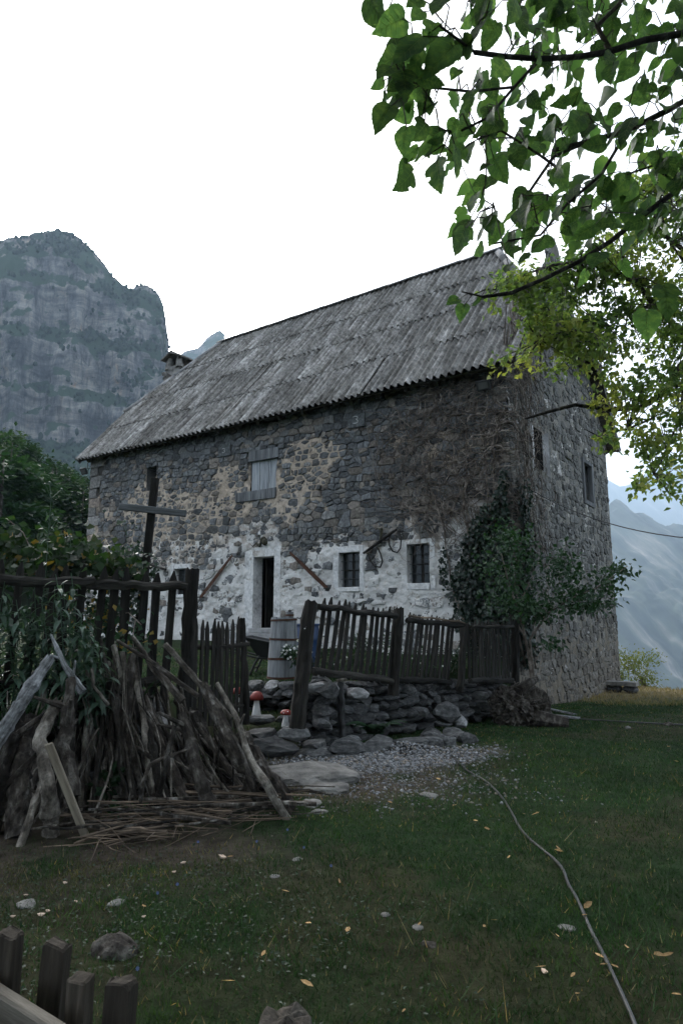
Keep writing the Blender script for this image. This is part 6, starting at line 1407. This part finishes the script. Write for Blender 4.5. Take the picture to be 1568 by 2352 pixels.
# ================================================================== small-leaved tree at the right
ST = thing('plum_tree', 'small-leaved yellow-green tree reaching in front of the gable from the right', 'tree', (7.4, 9.4, hz(7.4, 9.4)))
SO = ST.location
V, F = tube([(0, 0, 0), (-.05, 0, 1.2), (.1, .05, 2.4), (-.1, 0, 3.2)], [.2, .16, .14, .12], 10, True, .1, 3); ob('trunk', mesh('trunk', V, F, M['bark']), ST)
HUB = Vector((7.3, 9.4, 3.3))
LIMB = [([(1640, 790, 9.2), (1568, 835, 9.0), (1520, 905, 8.9), (1470, 935, 8.8), (1400, 940, 8.8), (1320, 930, 8.7), (1262, 945, 8.6), (1205, 962, 8.6)], .075), ([(1640, 720, 9.0), (1560, 760, 8.8), (1500, 700, 8.6), (1462, 650, 8.5), (1400, 620, 8.4), (1330, 600, 8.3), (1262, 610, 8.3), (1180, 640, 8.2)], .06),
        ([(1600, 600, 8.8), (1500, 520, 8.7), (1440, 470, 8.6), (1400, 420, 8.5)], .05), ([(1500, 700, 8.6), (1440, 720, 8.5), (1370, 740, 8.4), (1300, 760, 8.3), (1240, 780, 8.2)], .03), ([(1520, 905, 8.9), (1500, 960, 8.7), (1440, 985, 8.6), (1370, 1000, 8.5), (1340, 985, 8.5)], .022), ([(1462, 650, 8.5), (1430, 590, 8.4), (1360, 540, 8.3), (1300, 520, 8.2)], .03), ([(1640, 900, 8.9), (1560, 960, 8.7), (1530, 1030, 8.6), (1500, 1090, 8.5)], .03), ([(1600, 640, 8.6), (1540, 560, 8.4), (1500, 440, 8.3)], .03)]
limbs3 = []
for path, r0 in LIMB:
    q = [P(*p) for p in path]; q = [HUB.lerp(q[0], .5)] + q if path[0][0] >= 1600 else q
    if path[0][0] >= 1600: q = [HUB] + q
    limbs3.append(q); V, F = tube([p - SO for p in q], [r0 * (1 - .8 * i / (len(q) - 1)) for i in range(len(q))], 8, True, .12, int(r0 * 1000)); ob('limb', mesh('limb', V, F, M['bark']), ST)
r8 = np.random.default_rng(88)
# leafy sprays: px centre, spread, leaves
SPR = [(1190, 690, 45, 28, 330), (1230, 660, 50, 30, 300), (1300, 660, 60, 35, 380), (1230, 740, 55, 28, 330), (1290, 780, 60, 30, 420), (1330, 720, 60, 40, 380), (1380, 660, 50, 45, 320), (1270, 820, 45, 22, 240), (1330, 840, 40, 20, 230), (1390, 800, 45, 40, 330), (1440, 760, 45, 45, 300), (1480, 860, 45, 35, 280), (1440, 900, 40, 22, 220), (1520, 800, 45, 50, 330), (1540, 700, 40, 50, 320), (1500, 600, 50, 50, 400), (1540, 480, 40, 60, 430), (1460, 520, 40, 50, 300), (1420, 560, 40, 35, 220), (1360, 580, 40, 30, 200), (1470, 440, 35, 40, 200), (1550, 380, 30, 40, 220), (1500, 680, 40, 40, 220), (1550, 960, 30, 30, 170), (1500, 1000, 35, 25, 150), (1480, 1050, 14, 28, 60), (1530, 1060, 22, 40, 130), (1550, 1100, 22, 30, 90), (1470, 1095, 8, 18, 30), (1430, 1015, 20, 14, 60), (1250, 700, 45, 30, 220), (1165, 665, 25, 14, 90), (1330, 640, 60, 25, 220), (1560, 880, 30, 40, 200), (1600, 600, 40, 120, 400), (1610, 900, 40, 120, 350), (1700, 500, 60, 120, 420), (1720, 750, 60, 110, 420), (1700, 950, 60, 90, 300), (1830, 600, 70, 120, 380), (1850, 850, 70, 110, 320), (1650, 400, 50, 80, 260)]
Cc = []; tw = Bag(); allp = np.array([tuple(p) for q in limbs3 for p in q])
for (x, y, sx, sy, n) in SPR:
    Y = 8.45 + r8.normal() * .25; c = P(x, y, Y); near = Vector(allp[np.argmin(((allp - np.array(c)) ** 2).sum(1))])
    for k in range(max(3, int(n * 1.15) // 28)):          # twigs inside the spray carry its leaves
        e = P(x + r8.normal() * sx * 1.1, y + r8.normal() * sy * 1.1, Y + r8.normal() * .35); mid = near.lerp(e, .55) + Vector(r8.normal(size=3)) * .07; tw.add(*tube([near - SO, mid - SO, e - SO], [.009, .006, .0025], 4))
        for j in range(28): t = r8.random() ** .55; b = (mid.lerp(e, (t - .4) / .6) if t > .4 else near.lerp(mid, t / .4)); Cc.append(tuple(b - SO + Vector(r8.normal(size=3)) * .07))
o = tw.ob('twigs', M['bark'], ST); o['kind'] = 'stuff'
Cc = np.array(Cc); n = len(Cc); D = r8.normal(size=(n, 3)) * .7 + (-.2, -.1, -.55)
V, F = leafcards(Cc, D, r8.normal(size=(n, 3)) * .6 + (0, -.2, 1), r8.uniform(.065, .115, n), r8.uniform(.046, .078, n), .2); o = ob('crown', mesh('crown', V, F, M['smallleaf']), ST); o['kind'] = 'stuff'

# ================================================================== mulberry tree over the camera, branches from the upper right
MT = thing('mulberry_tree', 'large-leaved mulberry whose branches hang in from the upper right', 'tree', (3.6, .6, hz(3.6, .6)))
MO = MT.location
V, F = tube([(0, 0, -.1), (-.05, 0, .8), (.05, .1, 1.7), (0, .1, 2.6), (.05, .1, 3.4)], [.34, .28, .25, .24, .2], 12, True, .08, 3); ob('trunk', mesh('trunk', V, F, M['bark']), MT)
HB = Vector((3.6, .7, 3.2))
MB = [([(1640, 60, 3.1), (1560, 78, 3.0), (1480, 92, 2.9), (1400, 118, 2.8), (1330, 130, 2.7), (1240, 135, 2.55), (1165, 130, 2.4), (1090, 120, 2.25)], .02), ([(1640, 190, 3.2), (1540, 250, 3.1), (1440, 300, 3.0), (1350, 325, 2.9), (1270, 345, 2.8)], .02), ([(1400, 118, 2.8), (1370, 60, 2.8), (1420, 10, 2.8), (1450, -30, 2.8)], .014),
      ([(1640, 370, 3.3), (1560, 432, 3.2), (1470, 500, 3.1), (1400, 555, 3.05), (1330, 600, 3.0), (1250, 640, 2.95), (1175, 672, 2.9), (1110, 682, 2.85)], .018), ([(1350, 325, 2.9), (1270, 360, 2.8), (1215, 440, 2.75), (1180, 500, 2.7)], .009), ([(1240, 135, 2.55), (1180, 200, 2.5), (1120, 270, 2.4), (1060, 300, 2.35)], .008), ([(1090, 120, 2.25), (1050, 90, 2.1), (1010, 60, 2.0)], .006), ([(1440, 300, 3.0), (1380, 400, 2.95), (1300, 470, 2.9), (1240, 540, 2.85), (1130, 560, 2.75)], .009), ([(1180, 200, 2.5), (1080, 210, 2.3), (980, 200, 2.1), (920, 180, 2.0)], .006), ([(1300, 400, 2.8), (1230, 350, 2.7), (1150, 300, 2.6), (1100, 320, 2.5)], .007), ([(1110, 682, 2.85), (1060, 670, 2.8)], .005), ([(1560, 432, 3.2), (1500, 380, 3.1), (1440, 400, 3.0)], .008)]
mb3 = []
for path, r0 in MB:
    q = [P(*p) for p in path]
    if path[0][0] >= 1600: q = [HB, HB.lerp(q[0], .5) + Vector((0, 0, .15))] + q
    mb3.append(q); n = len(q); rr = [(.09 if (path[0][0] >= 1600 and i < 1) else .045 if (path[0][0] >= 1600 and i < 2) else r0 * (1 - .6 * i / n)) for i in range(n)]
    V, F = tube([p - MO for p in q], rr, 7, True, .1, int(r0 * 5000)); ob('branch', mesh('branch', V, F, M['bark']), MT)
dense = []
for q in mb3:
    for a, b in zip(q[:-1], q[1:]):
        for t in (0, .25, .5, .75): dense.append(tuple(a.lerp(b, t)))
dense = np.array(dense)
def mulberry_leaf(seed):
    """heart-shaped toothed blade, creased along the midrib, tip bent down (length 1 along +X)"""
    r = random.Random(seed); N_ = 21; V = []; F = []; fold = r.uniform(.05, .28); cur = r.uniform(.08, .34); side = r.uniform(-.06, .06)
    for i in range(N_):
        t = i / (N_ - 1); w_ = float(np.interp(t, [0, .04, .13, .28, .42, .58, .73, .86, .94, 1], [.11, .24, .345, .40, .385, .32, .225, .115, .045, .004])) * .92
        if seed % 4 == 1 and .36 < t < .54: w_ *= .66
        if seed % 4 == 3: w_ *= .86
        tooth = .012 if i % 2 else -.004
        x = t; bend = -cur * t * t; sw = side * math.sin(math.pi * t); bk = -.055 if i == 0 else (-.03 if i == 1 else 0); wv = .018 * math.sin(t * 17 + seed)
        V += [(x + bk, sw - (w_ + tooth), bend + fold * w_ + wv), (x + bk * .4, sw - w_ * .5, bend + fold * w_ * .62), (x, sw, bend), (x + bk * .4, sw + w_ * .5, bend + fold * w_ * .62), (x + bk, sw + w_ + tooth, bend + fold * w_ - wv)]
    for i in range(N_ - 1):
        for k in range(4): a = i * 5 + k; F.append((a, a + 1, a + 6, a + 5))
    nb = len(F); me_v = []
    def vein(pts, w0):
        for (ax, ay), (bx, by), wa, wb in pts:
            k = len(V); za, zb = [np.interp(q, [V[5 * i + 2][0] for i in range(N_)], [V[5 * i + 2][2] for i in range(N_)]) for q in (ax, bx)]
            fa, fb = fold * abs(ay) * 1.15 + .006, fold * abs(by) * 1.15 + .006
            dx, dy = bx - ax, by - ay; L = math.hypot(dx, dy); px_, py_ = -dy / L, dx / L
            V.extend([(ax + px_ * wa, ay + py_ * wa, za + fa), (ax - px_ * wa, ay - py_ * wa, za + fa), (bx - px_ * wb, by - py_ * wb, zb + fb), (bx + px_ * wb, by + py_ * wb, zb + fb)]); F.append((k, k + 1, k + 2, k + 3)); V.extend([(q[0], q[1], q[2] - .012 - 2 * 0) for q in V[k:k + 4]]); F.append((k + 7, k + 6, k + 5, k + 4))
    sw_ = lambda t: side * math.sin(math.pi * t)
    vein([((t, sw_(t)), (t + .12, sw_(t + .12)), .011 * (1 - t), .011 * (.88 - t)) for t in np.arange(0, .85, .12)], 0)
    for t in (.04, .18, .32, .46, .6, .73):
        for sg in (-1, 1): vein([((t, sw_(t)), (t + .17, sg * .29 * (1 - .55 * t)), .006, .003)], 0)
    me = mesh('leaf', V, F, M['mulberry'], True); me.materials.append(M['vein'])
    for p_ in me.polygons:
        if p_.index >= nb: p_.material_index = 1
    return me
ML = [mulberry_leaf(k) for k in range(9)]
POLY = np.array([(842, -40), (846, 30), (905, 40), (855, 130), (850, 175), (838, 265), (880, 292), (945, 290), (912, 345), (912, 400), (930, 425), (980, 370), (990, 412), (1020, 412), (1055, 380), (1100, 390), (1062, 440), (1042, 475), (1090, 480), (1050, 515), (1022, 535), (1080, 590), (1130, 610), (1180, 640), (1230, 600), (1290, 560), (1360, 600), (1420, 640), (1470, 560), (1568, 540), (1640, 700), (1640, -40)])
HOLES = [(1000, 20, 40), (1180, 395, 28), (1330, 230, 22), (1150, 440, 45), (1060, 430, 30), (1270, 520, 22), (1430, 250, 20), (1120, 190, 14), (950, 60, 26), (1500, 130, 16), (1380, 345, 14), (1160, 90, 12)]
rm = random.Random(21); LV = []; tries = 0
EXPL = [(900, 55, 1.75, .155, 2.7), (935, 112, 1.7, .17, 2.5), (1010, 130, 1.75, .175, 2.45), (905, 235, 2.0, .12, 2.7), (930, 262, 2.05, .115, 2.55), (930, 390, 2.3, .115, 2.0), (940, 360, 2.3, .115, 2.3), (1000, 385, 2.35, .12, 1.75), (1040, 335, 2.4, .13, 1.8), (1065, 520, 2.7, .115, 3.0), (1140, 510, 2.7, .115, .4), (1100, 575, 2.7, .12, 2.2), (1170, 560, 2.7, .15, 1.7), (1085, 450, 2.6, .135, 2.2), (1120, 420, 2.6, .13, 2.5), (1040, 690, 2.8, .09, 2.9), (1060, 715, 2.8, .12, 1.9), (1090, 690, 2.8, .10, 3.1), (1108, 690, 2.8, .085, .9), (1125, 660, 2.8, .08, 2.2), (1340, 640, 2.9, .11, 1.9), (1370, 655, 2.9, .12, 1.6), (1435, 620, 2.9, .12, 1.2), (1490, 740, 2.7, .19, 1.4), (1530, 690, 2.6, .2, 1.3), (1005, 10, 1.8, .13, 2.3), (1185, 20, 2.0, .15, 1.5), (1100, 25, 2.0, .12, 2.0)]
for e in EXPL: LV.append((e[0], e[1], e[2] * 1.08, e[3] * .88, e[4], True))
while len(LV) < 298 and tries < 9000:
    tries += 1; x, y = rm.uniform(840, 1635), rm.uniform(-35, 660)
    if not bool(inpoly(np.array(x), np.array(y), POLY)) or any((x - a) ** 2 + (y - b) ** 2 < c * c for a, b, c in HOLES): continue
    if x > 1300 and y > 560 and rm.random() < .6: continue
    Y = np.interp(x, [840, 1000, 1200, 1400, 1640], [1.9, 2.15, 2.55, 2.9, 3.15]) + rm.uniform(-.18, .22); L = rm.uniform(.06, .14)
    if any((x - a) ** 2 + (y - b) ** 2 < 14 ** 2 for a, b, *_ in LV): continue
    ang = rm.gauss(1.95, .6); LV.append((x, y, Y, L, ang, False))
pet = Bag(); pend = []
for (x, y, Y, L, ang, ex) in LV:
    c = P(x, y, Y); dpx = L * FPX / Y * .5; tip = P(x + math.cos(ang) * dpx, y + math.sin(ang) * dpx, Y - rm.uniform(-.03, .05)); d = (tip - c).normalized(); base = c - d * L * .5
    n = Vector((rm.gauss(0, .8), -rm.uniform(.15, 1.0), rm.uniform(-.7, 1.0))); z = (n - d * n.dot(d)).normalized(); yv = z.cross(d)
    o = ob('leaf', rm.choice(ML), MT); b = base - MO; wd = L * rm.uniform(.9, 1.15)
    o.matrix_local = Matrix(((d.x * L, yv.x * wd, z.x * L, b.x), (d.y * L, yv.y * wd, z.y * L, b.y), (d.z * L, yv.z * wd, z.z * L, b.z), (0, 0, 0, 1)))
    pend.append((base, d))
# petioles: each leaf joins the nearest branch or an already joined twig, so twigs grow outwards
pend.sort(key=lambda t: ((dense - np.array(t[0])) ** 2).sum(1).min())
for base, d in pend:
    near = Vector(dense[np.argmin(((dense - np.array(base)) ** 2).sum(1))]); mid = near.lerp(base, .6) - d * .02 + Vector((rm.uniform(-.015, .015), 0, rm.uniform(0, .02)))
    pet.add(*tube([near - MO, near.lerp(mid, .5) - MO, mid - MO, base + d * .012 - MO], [.0034, .003, .0024, .0018], 4)); dense = np.concatenate([dense, np.array([tuple(mid), tuple(near.lerp(mid, .5))])])
# leaves deeper in the branches, at the right
Q = []
while len(Q) < 240:
    x, y = rm.uniform(1040, 1640), rm.uniform(-35, 560)
    if bool(inpoly(np.array(x), np.array(y), POLY)) and not any((x - a_) ** 2 + (y - b_) ** 2 < (c_ * 1.1) ** 2 for a_, b_, c_ in HOLES) and rm.random() < np.interp(x, [1040, 1300], [.35, 1]): Q.append(tuple(P(x, y, rm.uniform(3.0, 3.7)) - MO))
LB_ = Bag()
for q in Q:
    me = rm.choice(ML); vv = np.empty(len(me.vertices) * 3); me.vertices.foreach_get('co', vv); vv = vv.reshape(-1, 3) * rm.uniform(.09, .15); E_ = np.array(Euler((rm.gauss(0, .7), rm.uniform(.3, 1.3), rm.uniform(1.5, 5))).to_matrix()); LB_.add(vv @ E_.T + np.array(q), [tuple(p_.vertices) for p_ in me.polygons if p_.material_index == 0])
for i in range(260):          # leaves along the outer parts of the main branches, beyond the right edge
    bq = mb3[rm.choice([0, 1, 3])]; j = rm.choice([0, 1, 1, 2]); c = bq[j].lerp(bq[j + 1], rm.random()) + Vector((rm.gauss(0, .22), rm.gauss(0, .22), rm.gauss(-.05, .2)))
    if c.y > .3 and (c.x / c.y) < .62: continue
    me = rm.choice(ML); vv = np.empty(len(me.vertices) * 3); me.vertices.foreach_get('co', vv); vv = vv.reshape(-1, 3) * rm.uniform(.08, .14); E_ = np.array(Euler((rm.gauss(0, .7), rm.uniform(.3, 1.3), rm.uniform(0, 6))).to_matrix()); LB_.add(vv @ E_.T + np.array(c - MO), [tuple(p_.vertices) for p_ in me.polygons if p_.material_index == 0])
o = LB_.ob('back_leaves', M['mulberry'], MT, True); o['kind'] = 'stuff'
o = pet.ob('twigs', M['bark'], MT); o['kind'] = 'stuff'
# the rest of its crown, unseen behind the photographer, made dense to shade the lawn
n = 46000; x = r8.uniform(-7.5, 9.5, n); y = r8.uniform(-8, 6.5, n); zz = r8.uniform(3.6, 10.5, n); d2 = ((x - 1.0) / 8.5) ** 2 + ((y + .6) / 7.0) ** 2 + ((zz - 6.2) / 4.2) ** 2
k = (d2 < 1) & (fbm(x * .8, y * .8, zz * .8, 2, 5) > .40)
el = np.arctan2(zz - EYE, np.maximum(y, .01)); k &= ((y < .2) | (el > R(54)) )
Q = np.stack([x, y, zz], 1)[k] - np.array(MO); n = len(Q); V, F = leafcards(Q, r8.normal(size=(n, 3)) + (0, 0, -.7), r8.normal(size=(n, 3)) * .5 + (0, 0, 1), r8.uniform(.16, .26, n), r8.uniform(.14, .22, n)); o = ob('crown', mesh('crown', V, F, M['mulberry']), MT); o['kind'] = 'stuff'
for k in range(8):
    a = k * .8; e = Vector((math.cos(a) * 3.4 - 1.2, math.sin(a) * 2.2 - 1.6, 5.0 + .3 * (k % 3)))
    if e.y + MO.y > 1.5: e.y = 1.0 - MO.y
    V, F = tube([Vector((0, .1, 3.2)), Vector((0, .1, 3.2)).lerp(e, .5) + Vector((0, 0, .3)), e], [.12, .07, .02], 7, True, .1, k); ob('branch', mesh('branch', V, F, M['bark']), MT)

# ================================================================== turf
def blades(n, xr, yr, keep, hmin, hmax, wd, seed, ramp=1.6):
    r = np.random.default_rng(seed); y = yr[0] + (yr[1] - yr[0]) * r.random(n) ** ramp; x = (r.random(n) * 2 - 1) * (y * .56 + 1.5); k = keep(x, y, r); x, y = x[k], y[k]; n = len(x); z = hgt(x, y)
    a = r.uniform(0, 6.283, n); h = r.uniform(hmin, hmax, n) * (.55 + .9 * fbm(x * 2.2, y * 2.2, 0, 2, 3)); b = r.normal(0, .5, (n, 2)) * h[:, None]; wv = np.stack([np.cos(a), np.sin(a)], 1) * wd * (1 + y[:, None] * .16)
    base = np.stack([x, y, z - .004], 1); o1 = base.copy(); o1[:, :2] -= wv / 2; o2 = base.copy(); o2[:, :2] += wv / 2; tip = base.copy(); tip[:, :2] += b; tip[:, 2] += h
    V = np.stack([o1, o2, tip], 1).reshape(-1, 3); c = gcol(x, y); gcv = np.array([[.022, .055, .017]]); dryf = sst(.03, .08, c[:, 0])[:, None]
    col = gcv * (1 - dryf) * r.uniform(.6, 1.3, (n, 1)) + dryf * np.array([[.08, .07, .036]]) * r.uniform(.6, 1.5, (n, 1)); st = r.random(n) < .05; col[st] = np.array([.2, .165, .09]) * r.uniform(.6, 1.2, (st.sum(), 1))
    pt_ = fbm(x * 1.4, y * 1.4, 0, 4, 77, .6); col = col * (.45 + 1.1 * pt_)[:, None] * np.where((fbm(x * 4, y * 4, 0, 2, 79) > .62)[:, None], np.array([[1.5, 1.25, 1.0]]), 1)
    return V, np.arange(3 * n).reshape(-1, 3), np.repeat(col, 3, 0)
def lawn(x, y, r):
    g_ = np.hypot((x - .5) / 1.4, (y - 8.1 - .25 * (x - .5)) / .72)
    d = np.hypot((x + .1) / 1.5, (y - 7.1) / 1.0); pl = (y > 4.75 + .0 * x) & (x < -.35 - .25 * (y - 5)) & (y < 7)
    tur = inpoly(x, y, TERR); u = (x - FR[0]) * A2[0] + (y - FR[1]) * A2[1]; v = (x - FR[0]) * B2[0] + (y - FR[1]) * B2[1]
    inside = (u > -.05) & (v > -.02)
    bare = sst(.52, .70, fbm(x * .9, y * .9, 0, 4, 31)) * .45
    return (g_ > 1.02 + r.uniform(-.35, .3, len(x))) & (r.random(len(x)) > sst(1.3, .3, d) * .8) & ~(pl & (r.random(len(x)) < .75)) & ~inside & (r.random(len(x)) > bare) & ~(tur & (y < 9.3) & (r.random(len(x)) < .7))
V1, F1, C1 = blades(360000, None, (1.5, 15.5), lawn, .012, .042, .0042, 1, 1.5)
V2, F2, C2 = blades(4000, None, (1.9, 9), lawn, .07, .15, .004, 2)
tag(ob('grass', mesh('grass', np.concatenate([V1, V2]), np.concatenate([F1, F2 + len(V1)]), M['grass'], False, np.concatenate([C1, C2]))), 'short dark lawn grass in front of the house', 'grass', kind='stuff')
def straw(x, y, r): return (x > 5.5) & ((x - 9.07) * .97 + (y - 22) * .24 < 1.0)
V1, F1, C1 = blades(26000, None, (14, 24), straw, .04, .13, .006, 5, 1.0); C1 = C1 * .3 + np.array([[.20, .155, .08]]) * nr.uniform(.5, 1.2, (len(C1), 1))
tag(ob('dry_grass', mesh('dry_grass', V1, F1, M['grass'], False, C1)), 'straw-coloured dry grass on the rise right of the house', 'grass', kind='stuff')
# clover and broad-leaved weeds, mostly lower left
r9 = np.random.default_rng(9); n = 3500; y = r9.uniform(1.9, 5.0, n); x = .25 * y - .82 * y * r9.random(n) ** .7; k = fbm(x * 2.3, y * 2.3, 0, 4, 55) + .18 * sst(.3, -1.2, x) > .52; x, y = x[k], y[k]; n = len(x)
Q = np.stack([x, y, hgt(x, y) + r9.uniform(.0, .045, n)], 1); V, F = leafcards(Q, np.concatenate([r9.normal(size=(n, 2)), r9.uniform(-.1, .6, (n, 1))], 1), r9.normal(size=(n, 3)) * .3 + (0, 0, 1), r9.uniform(.012, .03, n), r9.uniform(.009, .02, n), .15)
tag(ob('clover', mesh('clover', V, F, M['shrub'])), 'low clover and broad-leaved weeds in the lower left grass', 'weeds', kind='stuff')
# fallen leaves, wood chips, blue chicory flowers
lv = mesh('fallen_leaf', [(0, 0, .002), (.3, .22, .07), (.7, .2, .1), (1, 0, .06), (.7, -.2, .03), (.3, -.22, .02), (.5, 0, 0)], [(0, 1, 6), (1, 2, 6), (2, 3, 6), (3, 4, 6), (4, 5, 6), (5, 0, 6)], M['deadleaf'], True)
cm = rockmesh('wood_chip', 5, M['chip'], 1)
LFP = [(1285, 1955), (1283, 2165 - 0), (1340, 2098), (1348, 2110), (1165, 1980), (1272, 1953), (780, 2046), (520, 1975), (405, 2315), (700, 2135), (795, 2160), (1255, 2232), (1310, 2256), (1365, 2198), (1085, 1880), (1040, 1848), (665, 2064), (330, 2100), (600, 2210), (540, 2262), (690, 2262), (1145, 2128), (1220, 1870), (1500, 2196), (1516, 2200), (1440, 2182), (1395, 2222), (1110, 2146), (960, 2138), (1420, 2230), (1330, 2290), (930, 2318), (1540, 2290), (1205, 1868), (1000, 1790), (890, 1838), (1110, 1900), (1545, 1745), (1530, 1670 + 40)]
for k, (px, py) in enumerate(LFP):
    p = PZ(px, py, 0.02); r = random.Random(k); s = r.uniform(.04, .075); tag(ob('fallen_leaf', lv, None, (p.x, p.y, hz(p.x, p.y) + .022), (r.uniform(-.3, .3), r.uniform(-.3, .3), r.uniform(0, 6.28)), (s, s * r.uniform(.5, 1), s)), 'dry orange or tan leaf fallen on the lawn', 'leaf', 'fallen leaves on the lawn')
for k, (px, py) in enumerate(((512, 1972), (400, 2010), (330, 2118), (60, 2060), (95, 2108), (110, 2100), (175, 2080), (1250, 2240), (420, 1985), (250, 2040), (30, 2110), (150, 2030))):
    p = PZ(px, py, 0.02); r = random.Random(k + 70); s = .05 if k == 0 else r.uniform(.015, .03); tag(ob('wood_chip', cm, None, (p.x, p.y, hz(p.x, p.y) + .015), (0, 0, r.uniform(0, 6)), (s, s * .5, s * .3)), 'pale wood chip lying in the grass below the brushwood heap', 'wood chip', 'wood chips in the grass')
for k, (px, py) in enumerate(((455, 1938), (590, 1940), (660, 1912), (698, 1960), (362, 2070), (407, 2050), (760, 2005), (316, 2240))):
    p = PZ(px, py, 0.08); T = thing('chicory_flower', 'small blue chicory flower in the grass near the brushwood', 'flower', (p.x, p.y, hz(p.x, p.y)), 0, 'blue flowers in the grass'); flowers(T, [(0, 0, .085)], random.Random(k), M['bluepetal'], .010); V, F = tube([(0, 0, 0), (.005, .004, .085)], .0015, 4); ob('stalk', mesh('stalk', V, F, M['shrub']), T)

# ================================================================== hazy air of the valley
HZ = NT('valley_haze'); vo = HZ.n('OutputMaterial'); pv = HZ.n('VolumePrincipled'); pv.inputs['Color'].default_value = (.56, .76, 1.0, 1); pv.inputs['Density'].default_value = .00031; pv.inputs['Anisotropy'].default_value = 0.0
HZ.l(pv.outputs[0], vo.inputs['Volume'])
V, F = box(0, 1500, 330, 12000, 10000, 1440); hzo = ob('haze', mesh('haze', V, F, HZ.m)); tag(hzo, 'pale morning haze filling the valley air', 'haze', kind='stuff')
